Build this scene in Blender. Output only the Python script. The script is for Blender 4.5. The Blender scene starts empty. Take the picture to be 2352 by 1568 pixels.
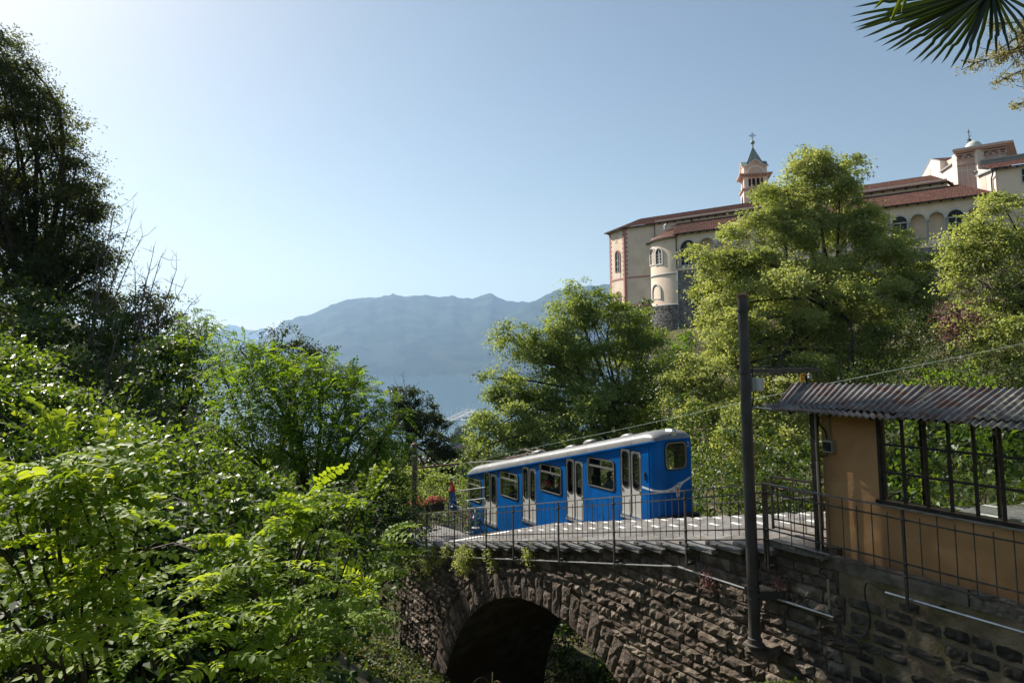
import bpy, math, random
import numpy as np
from mathutils import Vector, Matrix
from mathutils.geometry import tessellate_polygon

random.seed(7)
rng = np.random.default_rng(7)
sc = bpy.context.scene
col = sc.collection

# ------------------------------------------------------------------ camera
# All picture measurements below were taken on a 2352 x 1568 copy of the photograph.
F, CX, CY = 1568.0, 1176.0, 679.0
TH, RO = math.atan(0.09), 0.007
_fw = np.array([0, math.cos(TH), math.sin(TH)]); _r = np.array([1.0, 0, 0]); _u = np.cross(_r, _fw)
CR = math.cos(RO) * _r - math.sin(RO) * _u
CU = math.cos(RO) * _u + math.sin(RO) * _r
cam = bpy.data.cameras.new('camera')
cam.sensor_width = 36.0; cam.lens = 24.0; cam.shift_y = -105.0 / 2352
cam.clip_start = 0.05; cam.clip_end = 60000.0
camo = bpy.data.objects.new('camera', cam); col.objects.link(camo)
camo.matrix_world = Matrix(((CR[0], CU[0], -_fw[0], 0), (CR[1], CU[1], -_fw[1], 0), (CR[2], CU[2], -_fw[2], 0), (0, 0, 0, 1)))
sc.camera = camo

# ------------------------------------------------------------------ sky and sun
SUN_AZ, SUN_EL = math.radians(-46.0), math.radians(38.0)
world = bpy.data.worlds.new('World'); sc.world = world; world.use_nodes = True
wn = world.node_tree; wn.nodes.clear()
sky = wn.nodes.new('ShaderNodeTexSky'); sky.sky_type = 'NISHITA'; sky.sun_disc = False
sky.sun_elevation = SUN_EL; sky.sun_rotation = SUN_AZ
sky.air_density = 1.0; sky.dust_density = 0.8; sky.ozone_density = 0.5; sky.altitude = 350
bg = wn.nodes.new('ShaderNodeBackground'); bg.inputs[1].default_value = 0.066
wo = wn.nodes.new('ShaderNodeOutputWorld')
wb = wn.nodes.new('ShaderNodeMixRGB'); wb.blend_type = 'MULTIPLY'; wb.inputs[0].default_value = 1.0; wb.inputs[2].default_value = (1.0, 0.935, 0.80, 1)   # white balance
wn.links.new(sky.outputs[0], wb.inputs[1]); wn.links.new(wb.outputs[0], bg.inputs[0]); wn.links.new(bg.outputs[0], wo.inputs[0])
sl = bpy.data.lights.new('sun', 'SUN'); sl.energy = 4.6; sl.angle = math.radians(0.53); sl.color = (1.0, 0.93, 0.82)
so = bpy.data.objects.new('sun', sl); col.objects.link(so)
SUN = Vector((math.sin(SUN_AZ) * math.cos(SUN_EL), math.cos(SUN_AZ) * math.cos(SUN_EL), math.sin(SUN_EL)))
so.rotation_euler = (-SUN).to_track_quat('-Z', 'Y').to_euler(); so.location = SUN * 60

vs = sc.view_settings
vs.view_transform = 'Standard'; vs.look = 'None'; vs.exposure = 1.08; vs.gamma = 1.0; vs.use_curve_mapping = False
sc.render.engine = 'CYCLES'
cy = sc.cycles
cy.use_denoising = True
cy.max_bounces = 7; cy.diffuse_bounces = 5; cy.glossy_bounces = 3; cy.transmission_bounces = 6
cy.transparent_max_bounces = 12; cy.volume_bounces = 0
cy.sample_clamp_indirect = 6.0; cy.caustics_reflective = False; cy.caustics_refractive = False

# ------------------------------------------------------------------ frames
def ray(u, v): return CR * ((u - CX) / F) - CU * ((v - CY) / F) + _fw
def px(u, v, y):                                    # the point of sight line (u, v) that lies y metres ahead
    d = ray(u, v); return d * (y / d[1])
E_ = np.array([0.523, -0.8524]); E_ /= np.linalg.norm(E_); N_ = np.array([-E_[1], E_[0]]); C_ = np.array([4.42, 12.22])
def Q(s, t, z):                                     # s along the track (uphill +), t across it (away +)
    p = C_ + s * E_ + t * N_; return (float(p[0]), float(p[1]), float(z))
A_ = np.array([24.857, 100.565]); DM = np.array([0.773, -0.6346]); DM /= np.linalg.norm(DM); NM = np.array([-DM[1], DM[0]])
def MQ(s, t, z):                                    # the monastery's own frame: s along the facade, t into it
    p = A_ + s * DM + t * NM; return (float(p[0]), float(p[1]), float(z))
SL = 0.2224                                         # gradient of the line
RAILWAY_ROT = math.atan2(E_[1], E_[0])

# ------------------------------------------------------------------ materials
MATS = {}
def new_mat(name):
    m = bpy.data.materials.new(name); m.use_nodes = True
    nt = m.node_tree; nt.nodes.clear()
    out = nt.nodes.new('ShaderNodeOutputMaterial')
    return m, nt, out
def N(nt, typ, **kw):
    n = nt.nodes.new(typ)
    for k, v in kw.items(): setattr(n, k, v)
    return n
def mat(name, c1, c2=None, scale=6.0, rough=0.7, metal=0.0, spec=0.4, bump=0.0, bscale=20.0, rand=0.0, detail=6.0,
        c3=None, scale3=1.2, lo=0.35, hi=0.65, stretch=None, bdist=0.02, coat=0.0):
    if name in MATS: return MATS[name]
    m, nt, out = new_mat(name); L = nt.links.new
    b = N(nt, 'ShaderNodeBsdfPrincipled'); L(b.outputs[0], out.inputs[0])
    b.inputs['Roughness'].default_value = rough; b.inputs['Metallic'].default_value = metal
    b.inputs['Specular IOR Level'].default_value = spec; b.inputs['Coat Weight'].default_value = coat
    tc = N(nt, 'ShaderNodeTexCoord'); vec = tc.outputs['Object']
    oi = N(nt, 'ShaderNodeObjectInfo')
    if rand:
        va = N(nt, 'ShaderNodeVectorMath', operation='MULTIPLY_ADD')
        L(oi.outputs['Random'], va.inputs[0]); va.inputs[1].default_value = (37, 91, 53); L(vec, va.inputs[2]); vec = va.outputs[0]
    if stretch:
        mp = N(nt, 'ShaderNodeMapping'); mp.inputs['Scale'].default_value = stretch; L(vec, mp.inputs[0]); vec = mp.outputs[0]
    cur = None
    if c2 is None:
        rgb = N(nt, 'ShaderNodeRGB'); rgb.outputs[0].default_value = (*c1, 1); cur = rgb.outputs[0]
    else:
        nz = N(nt, 'ShaderNodeTexNoise'); nz.inputs['Scale'].default_value = scale; nz.inputs['Detail'].default_value = detail
        L(vec, nz.inputs['Vector'])
        rp = N(nt, 'ShaderNodeValToRGB'); rp.color_ramp.elements[0].position = lo; rp.color_ramp.elements[1].position = hi
        rp.color_ramp.elements[0].color = (*c1, 1); rp.color_ramp.elements[1].color = (*c2, 1)
        L(nz.outputs[0], rp.inputs[0]); cur = rp.outputs[0]
        if c3 is not None:
            n3 = N(nt, 'ShaderNodeTexNoise'); n3.inputs['Scale'].default_value = scale3; n3.inputs['Detail'].default_value = 8
            L(vec, n3.inputs['Vector'])
            r3 = N(nt, 'ShaderNodeValToRGB'); r3.color_ramp.elements[0].position = 0.5; r3.color_ramp.elements[1].position = 0.62
            L(n3.outputs[0], r3.inputs[0])
            mx = N(nt, 'ShaderNodeMixRGB'); L(r3.outputs[0], mx.inputs[0]); L(cur, mx.inputs[1]); mx.inputs[2].default_value = (*c3, 1)
            cur = mx.outputs[0]
    if rand:
        hv = N(nt, 'ShaderNodeHueSaturation')
        mr = N(nt, 'ShaderNodeMapRange'); mr.inputs[3].default_value = 1 - rand; mr.inputs[4].default_value = 1 + rand
        L(oi.outputs['Random'], mr.inputs[0]); L(mr.outputs[0], hv.inputs['Value']); L(cur, hv.inputs['Color']); cur = hv.outputs[0]
    L(cur, b.inputs['Base Color'])
    if bump:
        bn = N(nt, 'ShaderNodeTexNoise'); bn.inputs['Scale'].default_value = bscale; bn.inputs['Detail'].default_value = 8
        bn.inputs['Roughness'].default_value = 0.65
        L(vec, bn.inputs['Vector'])
        bp = N(nt, 'ShaderNodeBump'); bp.inputs['Strength'].default_value = bump; bp.inputs['Distance'].default_value = bdist
        L(bn.outputs[0], bp.inputs['Height']); L(bp.outputs[0], b.inputs['Normal'])
    MATS[name] = m
    return m
def leaf_mat(name, cols, trans, tw=0.4, rough=0.55, spec=0.2):
    m, nt, out = new_mat(name); L = nt.links.new
    at = N(nt, 'ShaderNodeAttribute', attribute_name='v')
    rp = N(nt, 'ShaderNodeValToRGB'); el = rp.color_ramp.elements
    while len(el) < len(cols): el.new(0.5)
    for i, c in enumerate(cols): el[i].position = i / (len(cols) - 1); el[i].color = (*c, 1)
    L(at.outputs['Fac'], rp.inputs[0])
    b = N(nt, 'ShaderNodeBsdfPrincipled'); b.inputs['Roughness'].default_value = rough; b.inputs['Specular IOR Level'].default_value = spec
    L(rp.outputs[0], b.inputs['Base Color'])
    t = N(nt, 'ShaderNodeBsdfTranslucent')
    mu = N(nt, 'ShaderNodeMixRGB', blend_type='MULTIPLY'); mu.inputs[0].default_value = 1.0
    L(rp.outputs[0], mu.inputs[1]); mu.inputs[2].default_value = (*trans, 1); L(mu.outputs[0], t.inputs[0])
    mx = N(nt, 'ShaderNodeMixShader'); mx.inputs[0].default_value = tw
    L(b.outputs[0], mx.inputs[1]); L(t.outputs[0], mx.inputs[2]); L(mx.outputs[0], out.inputs[0])
    return m
def glass_mat(name, tint=(0.75, 0.8, 0.8), refl=0.16):
    m, nt, out = new_mat(name); L = nt.links.new
    t = N(nt, 'ShaderNodeBsdfTransparent'); t.inputs[0].default_value = (*tint, 1)
    g = N(nt, 'ShaderNodeBsdfGlossy'); g.inputs['Roughness'].default_value = 0.02; g.inputs[0].default_value = (0.9, 0.93, 0.95, 1)
    fr = N(nt, 'ShaderNodeFresnel'); fr.inputs[0].default_value = 1.5
    ad = N(nt, 'ShaderNodeMath', operation='ADD', use_clamp=True); ad.inputs[1].default_value = refl
    L(fr.outputs[0], ad.inputs[0])
    mx = N(nt, 'ShaderNodeMixShader'); L(ad.outputs[0], mx.inputs[0]); L(t.outputs[0], mx.inputs[1]); L(g.outputs[0], mx.inputs[2])
    L(mx.outputs[0], out.inputs[0])
    return m

# ------------------------------------------------------------------ mesh helpers
class MB:
    def __init__(self): self.v = []; self.f = []
    def add(self, vs_, fs_):
        o = len(self.v); self.v += [tuple(map(float, p)) for p in vs_]; self.f += [tuple(i + o for i in f) for f in fs_]
    def hexa(self, p):                               # 8 corners: bottom ring then top ring
        self.add(p, [(3, 2, 1, 0), (4, 5, 6, 7), (0, 1, 5, 4), (1, 2, 6, 5), (2, 3, 7, 6), (3, 0, 4, 7)])
    def box(self, fr, a0, a1, b0, b1, c0, c1):       # box in a frame function fr(a, b, c)
        self.hexa([fr(a0, b0, c0), fr(a1, b0, c0), fr(a1, b1, c0), fr(a0, b1, c0), fr(a0, b0, c1), fr(a1, b0, c1), fr(a1, b1, c1), fr(a0, b1, c1)])
    def tube(self, pts, r, n=6, cap=True):
        pts = [np.array(p, float) for p in pts]; k = len(pts)
        rs = r if hasattr(r, '__len__') else [r] * k
        base = len(self.v); up = None
        for i, p in enumerate(pts):
            d = pts[min(i + 1, k - 1)] - pts[max(i - 1, 0)]; d = d / (np.linalg.norm(d) + 1e-9)
            if up is None: up = np.array([0, 0, 1.0]) if abs(d[2]) < 0.9 else np.array([1.0, 0, 0])
            a = np.cross(d, up); a /= np.linalg.norm(a) + 1e-9; b = np.cross(a, d); up = b
            for j in range(n):
                th = 2 * math.pi * j / n
                self.v.append(tuple(p + rs[i] * (math.cos(th) * a + math.sin(th) * b)))
        for i in range(k - 1):
            for j in range(n):
                j2 = (j + 1) % n; o = base + i * n
                self.f.append((o + j, o + j2, o + n + j2, o + n + j))
        if cap:
            self.f.append(tuple(base + j for j in range(n - 1, -1, -1))); self.f.append(tuple(base + (k - 1) * n + j for j in range(n)))
    def bar(self, p, q, w, h, up=(0, 0, 1)):         # rectangular bar
        p = np.array(p, float); q = np.array(q, float); d = q - p; d /= np.linalg.norm(d)
        u = np.array(up, float)
        if abs(d @ u) > 0.95: u = np.array([E_[0], E_[1], 0])
        a = np.cross(d, u); a /= np.linalg.norm(a); b = np.cross(a, d)
        c = [(-w / 2, -h / 2), (w / 2, -h / 2), (w / 2, h / 2), (-w / 2, h / 2)]
        self.hexa([p + a * x + b * y for x, y in c] + [q + a * x + b * y for x, y in c])
    def ball(self, c, r, n=8, m=5, sz=1.0):
        vs_, fs_ = [(c[0], c[1], c[2] - r * sz)], []
        for i in range(1, m):
            ph = -math.pi / 2 + math.pi * i / m
            for j in range(n):
                th = 2 * math.pi * j / n
                vs_.append((c[0] + r * math.cos(ph) * math.cos(th), c[1] + r * math.cos(ph) * math.sin(th), c[2] + r * sz * math.sin(ph)))
        vs_.append((c[0], c[1], c[2] + r * sz)); T = len(vs_) - 1
        for j in range(n):
            j2 = (j + 1) % n
            fs_.append((0, 1 + j2, 1 + j))
            for i in range(m - 2):
                a = 1 + i * n; fs_.append((a + j, a + j2, a + n + j2, a + n + j))
            a = 1 + (m - 2) * n; fs_.append((a + j, a + j2, T))
        self.add(vs_, fs_)
    def poly(self, pts3, holes=()):                  # flat polygon with holes, coordinates already 3D
        loops = [[Vector(p) for p in pts3]] + [[Vector(p) for p in h] for h in holes]
        tris = tessellate_polygon(loops)
        flat = [p for l in loops for p in l]
        self.add(flat, [tuple(t) for t in tris])
    def panel(self, fr, outer, holes, d0, d1):       # plate with holes: outer/holes are (a, c) lists, fr(a, depth, c)
        loops = [outer] + list(holes)
        for d in (d0, d1): self.poly([fr(a, d, c) for a, c in outer], [[fr(a, d, c) for a, c in h] for h in holes])
        for l in loops:
            k = len(l)
            for i in range(k):
                a, b = l[i], l[(i + 1) % k]
                self.add([fr(a[0], d0, a[1]), fr(b[0], d0, b[1]), fr(b[0], d1, b[1]), fr(a[0], d1, a[1])], [(0, 1, 2, 3)])
    def ring(self, fr, outer, inner, d0, d1):        # frame between two loops of equal length
        k = len(outer)
        for i in range(k):
            j = (i + 1) % k
            o0, o1, i0, i1 = outer[i], outer[j], inner[i], inner[j]
            P = lambda q, d: fr(q[0], d, q[1])
            self.add([P(o0, d0), P(o1, d0), P(i1, d0), P(i0, d0), P(o0, d1), P(o1, d1), P(i1, d1), P(i0, d1)],
                     [(0, 1, 2, 3), (7, 6, 5, 4), (0, 4, 5, 1), (3, 2, 6, 7)])
    def grid(self, P):                               # P[i][j] of points
        n, m = len(P), len(P[0]); o = len(self.v)
        for r in P: self.v += [tuple(map(float, p)) for p in r]
        for i in range(n - 1):
            for j in range(m - 1):
                a = o + i * m + j; self.f.append((a, a + 1, a + m + 1, a + m))
    def lathe(self, c, prof, n=16):                  # prof: (r, z)
        P = [[(c[0] + r * math.cos(2 * math.pi * j / n), c[1] + r * math.sin(2 * math.pi * j / n), c[2] + z) for j in range(n + 1)] for r, z in prof]
        self.grid(P)

LOC = {}
def thing(name, label, cat, loc=(0, 0, 0), group=None, kind=None):
    o = bpy.data.objects.new(name, None); col.objects.link(o); o.location = loc; o.empty_display_size = 0.3
    o['label'] = label; o['category'] = cat
    if group: o['group'] = group
    if kind: o['kind'] = kind
    LOC[o.name] = np.array(loc, float)
    return o
def obj(name, mb, m, parent=None, smooth=False, label=None, kind=None, loc=None):
    me = bpy.data.meshes.new(name)
    base = LOC[parent.name] if parent is not None else (np.array(loc, float) if loc is not None else np.zeros(3))
    v = np.array(mb.v, float).reshape(-1, 3) - base
    me.from_pydata(v.tolist(), [], mb.f)
    me.update()
    if smooth:
        me.polygons.foreach_set('use_smooth', [True] * len(me.polygons))
        if smooth != 'all':
            try: me.set_sharp_from_angle(angle=math.radians(38))
            except Exception: pass
    if m is not None: me.materials.append(m)
    o = bpy.data.objects.new(name, me); col.objects.link(o)
    if parent is not None: o.parent = parent; LOC[o.name] = base
    else: o.location = base; LOC[o.name] = base
    if label: o['label'] = label
    if kind: o['kind'] = kind
    return o
def tag(o, label, cat, group=None):
    o['label'] = label; o['category'] = cat
    if group: o['group'] = group
    return o
def structure(name, mb, m, smooth=False):
    o = obj(name, mb, m, None, smooth); o['kind'] = 'structure'; return o
def round_rect(a0, a1, c0, c1, r, n=4, shear=0.0):
    pts = []
    for (ca, cc, st) in ((a1 - r, c1 - r, 0), (a0 + r, c1 - r, 90), (a0 + r, c0 + r, 180), (a1 - r, c0 + r, 270)):
        for i in range(n + 1):
            th = math.radians(st + 90 * i / n); pts.append((ca + r * math.cos(th), cc + r * math.sin(th)))
    return [(a, c + shear * (a - a0)) for a, c in pts]
def inset(loop, d):
    ca = sum(p[0] for p in loop) / len(loop); cc = sum(p[1] for p in loop) / len(loop)
    a0, a1 = min(p[0] for p in loop), max(p[0] for p in loop); c0, c1 = min(p[1] for p in loop), max(p[1] for p in loop)
    fa, fc = 1 - 2 * d / (a1 - a0), 1 - 2 * d / (c1 - c0)
    return [(ca + (p[0] - ca) * fa, cc + (p[1] - cc) * fc) for p in loop]

# ------------------------------------------------------------------ foliage helpers
def unit(a): return a / (np.linalg.norm(a, axis=-1, keepdims=True) + 1e-9)
class Leaves:
    """Leaf-sized quads gathered as arrays and built as one mesh."""
    def __init__(self): self.V = []; self.A = []
    def add(self, c, d, nrm, L, W, v, fold=0.18):
        d = unit(d); sd = unit(np.cross(d, nrm)); nn = np.cross(sd, d)
        L = np.asarray(L)[:, None]; W = np.asarray(W)[:, None]
        p0 = c; p2 = c + d * L - nn * (0.12 * L); m = c + d * (0.45 * L)
        p1 = m + sd * W * 0.5 + nn * W * fold; p3 = m - sd * W * 0.5 + nn * W * fold
        self.V.append(np.stack([p0, p1, p2, p3], 1)); self.A.append(np.clip(v, 0, 1))
    def count(self): return sum(len(a) for a in self.A)
    def build(self, name, m, parent=None, kind=None, loc=None):
        V = np.concatenate(self.V).reshape(-1, 3); A = np.concatenate(self.A).astype(np.float32)
        base = LOC[parent.name] if parent is not None else (np.array(loc, float) if loc is not None else np.zeros(3))
        V = (V - base).astype(np.float32); n = len(A)
        me = bpy.data.meshes.new(name)
        me.vertices.add(4 * n); me.vertices.foreach_set('co', V.ravel())
        me.loops.add(4 * n); me.loops.foreach_set('vertex_index', np.arange(4 * n, dtype=np.int32))
        me.polygons.add(n); me.polygons.foreach_set('loop_start', np.arange(0, 4 * n, 4, dtype=np.int32))
        me.update(calc_edges=True)
        at = me.attributes.new('v', 'FLOAT', 'FACE'); at.data.foreach_set('value', A)
        me.materials.append(m)
        o = bpy.data.objects.new(name, me); col.objects.link(o)
        if parent is not None: o.parent = parent
        else: o.location = base
        LOC[o.name] = base
        if kind: o['kind'] = kind
        return o
def lobes_px(lst):
    """(u, v, depth, radius in picture units[, depth radius factor]) -> centres and radii in metres."""
    c, r = [], []
    for q in lst:
        u, v, y, pr = q[:4]; k = q[4] if len(q) > 4 else 1.0
        p = px(u, v, y); rm = pr * y / F
        c.append(p); r.append((rm, rm * k, rm))
    return np.array(c), np.array(r)
def sprays(lv, C, R, dens, n_leaf, L, W, spray=0.6, droop=0.25, inner=0.25, wild=0.5, vlo=0.0, vhi=1.0, upbias=0.35, thin=0.3, flat=0.5, kd=2.4, pads=0):
    """Twig sprays over the shells of ellipsoids; each spray carries n_leaf leaves. Returns the spray centres."""
    allc = []
    for c, r in zip(C, R):
        area = 4 * math.pi * (r[0] * r[1] + r[0] * r[2] + r[1] * r[2]) / 3
        n = max(6, int(area * dens * kd))
        dv = unit(rng.normal(size=(n, 3)) + np.array([0, 0, upbias]))
        rad = np.where(rng.random(n) < inner, rng.uniform(0.3, 0.8, n), rng.uniform(0.78, 1.12, n))
        p = c + dv * r * rad[:, None]
        tone = rng.uniform(0, 1, n)
        if pads:
            pd = unit(rng.normal(size=(pads, 3)) + np.array([0, 0, upbias])); pc = c + pd * r * rng.uniform(0.72, 1.12, (pads, 1)); pt_ = rng.uniform(0, 1, pads); pr = rng.uniform(0.26, 0.5, pads)
            k_ = rng.integers(0, pads, n); inn = rng.random(n) < inner
            pp = pc[k_] + unit(rng.normal(size=(n, 3))) * (rng.random((n, 1)) ** 0.45) * (r * np.array([1, 1, 0.5])) * pr[k_][:, None]
            p = np.where(inn[:, None], c + dv * r * rng.uniform(0.2, 0.75, (n, 1)), pp); dv = np.where(inn[:, None], dv, unit(dv * 0.5 + pd[k_])); tone = np.clip(pt_[k_] * 0.6 + tone * 0.4, 0, 1)
        sl_ = spray * rng.uniform(0.6, 1.4, n)
        out = unit(dv * np.array([1, 1, 0.35]) + rng.normal(size=(n, 3)) * 0.35)
        k = n_leaf
        t = rng.uniform(0, 1, (n, k))
        q = p[:, None, :] + out[:, None, :] * (sl_[:, None] * t)[..., None]
        q[..., 2] -= droop * sl_[:, None] * t * t * 1.6
        jit = rng.normal(size=(n, k, 3)) * (sl_[:, None, None] * thin); jit[..., 2] *= flat
        q = (q + jit).reshape(-1, 3)
        d = np.repeat(out, k, 0) * 0.6 + rng.normal(size=(n * k, 3)) * wild + np.array([0, 0, -0.45])
        nr = np.array([0, 0, 1.0]) + rng.normal(size=(n * k, 3)) * wild + np.repeat(dv, k, 0) * 0.4
        ll = L * rng.uniform(0.6, 1.3, n * k); ww = W * rng.uniform(0.7, 1.25, n * k)
        vv = vlo + (vhi - vlo) * (0.55 * np.repeat(tone, k) + 0.45 * rng.random(n * k))
        lv.add(q, d, unit(nr), ll, ww, vv)
        allc.append(p)
    return allc
def pinnate(lv, base, d, nrm, length, pairs, LL, WW, v, droop=0.35):
    """Compound leaves: n leaves with 2*pairs+1 leaflets each."""
    n = len(base); d = unit(d); sd = unit(np.cross(d, nrm)); nn = np.cross(sd, d)
    length = np.asarray(length)
    for j in range(pairs + 1):
        f = 0.18 + 0.82 * j / pairs
        pos = base + d * (length * f)[:, None] - np.array([0, 0, 1.0]) * (droop * length * f * f)[:, None]
        if j == pairs:
            dd = d - np.array([0, 0, 2 * droop * f]); lv.add(pos, dd, nn, LL * length, WW * length, v)
        else:
            tl = LL * length * (0.8 + 0.35 * math.sin(math.pi * min(1, f)))
            for sg in (-1, 1):
                dd = sd * sg + d * 0.35 - np.array([0, 0, 1.0]) * 0.25 + rng.normal(size=(n, 3)) * 0.16
                n2 = nn + rng.normal(size=(n, 3)) * 0.22
                lv.add(pos, dd, unit(n2), tl * rng.uniform(0.85, 1.1, n), WW * length * rng.uniform(0.85, 1.1, n), v + rng.normal(size=n) * 0.06, fold=0.08)
def limb_path(p, q, sag=0.1, n=5, wob=0.05):
    p = np.array(p, float); q = np.array(q, float); L = np.linalg.norm(q - p); out = []
    off = rng.normal(size=3) * wob * L
    for i in range(n + 1):
        f = i / n; x = p + (q - p) * f; x = x + off * math.sin(math.pi * f); x[2] += sag * L * math.sin(math.pi * f); out.append(x)
    return out
def trunk_limbs(root, base, fork, C, m, r0, twigs=None, name='trunk'):
    mb = MB(); base = np.array(base, float); fork = np.array(fork, float)
    mb.tube(limb_path(base, fork, 0, 6, 0.03), [r0 * (1.25 if i == 0 else 1) * (1 - 0.45 * i / 6) for i in range(7)], 9)
    tr = obj(name, mb, m, root, True)
    lm = MB()
    for i, c in enumerate(C):
        st = fork + (base - fork) * rng.uniform(0, 0.35)
        end = c + rng.normal(size=3) * 0.1
        rr = r0 * rng.uniform(0.2, 0.36)
        pth = limb_path(st, end, 0.08, 6, 0.08)
        lm.tube(pth, [rr * (1 - 0.8 * k / 6) + 0.006 for k in range(7)], 6)
        if twigs is not None:
            pts = twigs[i]
            for k in rng.choice(len(pts), min(len(pts), 7), replace=False):
                a = pth[rng.integers(3, 7)]
                lm.tube(limb_path(a, pts[k], 0.05, 3, 0.1), [rr * 0.16 + 0.004, rr * 0.1 + 0.004, rr * 0.06 + 0.003, 0.003], 4, cap=False)
    obj('limbs', lm, m, root, True)
    return tr

# ================================================================== THE SETTING
def vnoise(x, y, seed=0):
    xi, yi = np.floor(x).astype(np.int64), np.floor(y).astype(np.int64); xf, yf = x - xi, y - yi
    def h(a, b):
        k = (a * 374761393 + b * 668265263 + seed * 974711) & 0x7fffffff
        k = ((k ^ (k >> 13)) * 1274126177) & 0x7fffffff
        return ((k ^ (k >> 16)) & 0xffff) / 65535.0
    u, v = xf * xf * (3 - 2 * xf), yf * yf * (3 - 2 * yf)
    return (h(xi, yi) * (1 - u) + h(xi + 1, yi) * u) * (1 - v) + (h(xi, yi + 1) * (1 - u) + h(xi + 1, yi + 1) * u) * v
def fbm(x, y, o=5, seed=0):
    a, s, t = 0.5, 0.0, 0.0
    for i in range(o): s = s + a * vnoise(x * 2 ** i, y * 2 ** i, seed + i); t += a; a *= 0.5
    return s / t
LAKE_Z = -165.0
CTRL = [(0, 0, -1.8), (3, 0, -1.8), (-3, 0, -1.7), (0, -8, -1.6), (6, 0, -2.2), (9, -3, -1.8), (-8, -4, -0.6), (0, 4, -3.3), (-2, 4, -2.5), (3, 5, -3.4),
        (-6, 3, -1.4), (-10, 3, 0.0), (-5, 8, -1.9), (-8, 10, -0.4), (-12, 12, 1.2), (-5, 14, -4.5), (-10, 18, -1.8), (-18, 22, 2), (-16, 35, -3), (-25, 40, 2),
        (-8, 26, -8.5), (-12, 30, -7.5), (-3, 8, -3.4), (10, 35, -10.5), (20, 45, -7), (25, 60, -2), (30, 80, 3), (40, 70, 4), (55, 60, 8), (35, 30, -1), (45, 40, 3),
        (20, 30, -6), (20, 90, 3), (8, 60, -15), (0, 40, -15), (-5, 60, -20), (5, 90, -22), (-20, 60, -14), (-30, 90, -20), (0, 130, -34), (-40, 130, -28), (40, 130, -8),
        (60, 100, 9), (0, 300, -54), (-120, 300, -52), (150, 300, -42), (-30, 700, -102), (-400, 700, -100), (400, 700, -95), (0, 1000, -140), (-900, 1000, -160),
        (900, 1000, -160), (0, 1150, -163), (0, 1400, -171), (-1500, 1400, -171), (1500, 1400, -171), (-1200, 100, 60), (1200, 100, 120), (0, -200, 20), (200, 0, 20), (-150, 0, 25), (-120, 120, 0)]
for s_, z_ in ((-24, -12.5), (-17, -10.75), (-12, -10.4), (-8, -11.2), (-5, -9.8), (-3, -7.7), (-1, -6.1), (1.3, -5.15), (4, -4.7), (7, -4.3)):
    p_ = Q(s_, -0.25, z_); CTRL.append(p_)
for s_, t_, z_ in ((-8, -5, -7.6), (-2, -4, -6.3), (2, -4, -4.5), (4, -3, -3.9), (-8, 3, -11.5), (-8, 9, -11.5), (-12, 9, -12.5), (-3, 9, -8.5), (0, 9, -6.5), (0, 14, -4), (6, 8, -3), (-18, 9, -13), (-24, 2, -12), (-4, 3, -10.5)):
    CTRL.append(Q(s_, t_, z_))
CT = np.array(CTRL, float)
def _phi(a, b): return np.sqrt(((a[:, None, :] - b[None, :, :]) ** 2).sum(-1) + 0.3)
_Amat = np.block([[_phi(CT[:, :2], CT[:, :2]), np.ones((len(CT), 1))], [np.ones((1, len(CT))), np.zeros((1, 1))]])
_wts = np.linalg.solve(_Amat, np.append(CT[:, 2], 0))
def ground_z(x, y):
    p = np.stack([np.ravel(x), np.ravel(y)], 1).astype(float)
    z = _phi(p, CT[:, :2]) @ _wts[:-1] + _wts[-1]
    return np.maximum(z, -171.5).reshape(np.shape(x))
_q = np.linspace(-1, 1, 171); gx = 2600 * (np.sinh(7.2 * _q) / math.sinh(7.2)) + 4
_q = np.linspace(-0.62, 1, 190); gy = 1500 * (np.sinh(6.4 * _q) / math.sinh(6.4)) + 8
GX, GY = np.meshgrid(gx, gy)
GZ = ground_z(GX, GY) + (fbm(GX * 0.9, GY * 0.9, 4, 3) - 0.5) * 0.35 - np.where(GY > 1150, 6, 0)
mb = MB(); mb.grid(np.stack([GX, GY, np.maximum(GZ, -171.8)], -1))
m_soil = mat('forest soil', (0.035, 0.03, 0.018), (0.10, 0.085, 0.045), 3.0, 0.95, spec=0.1, bump=0.8, bscale=9, c3=(0.05, 0.075, 0.02), scale3=0.9)
structure('ground', mb, m_soil, 'all')

m_lake, nt, out = new_mat('lake water')
b = N(nt, 'ShaderNodeBsdfPrincipled'); b.inputs['Base Color'].default_value = (0.03, 0.075, 0.10, 1); b.inputs['Roughness'].default_value = 0.16
nz = N(nt, 'ShaderNodeTexNoise'); nz.inputs['Scale'].default_value = 0.06; nz.inputs['Detail'].default_value = 5
tc = N(nt, 'ShaderNodeTexCoord'); nt.links.new(tc.outputs['Object'], nz.inputs['Vector'])
bp = N(nt, 'ShaderNodeBump'); bp.inputs['Strength'].default_value = 0.25; bp.inputs['Distance'].default_value = 1.5
nt.links.new(nz.outputs[0], bp.inputs['Height']); nt.links.new(bp.outputs[0], b.inputs['Normal']); nt.links.new(b.outputs[0], out.inputs[0])
mb = MB(); mb.grid([[(x, y, LAKE_Z) for x in np.linspace(-9000, 9000, 9)] for y in np.linspace(900, 9000, 9)])
structure('lake', mb, m_lake)

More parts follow.
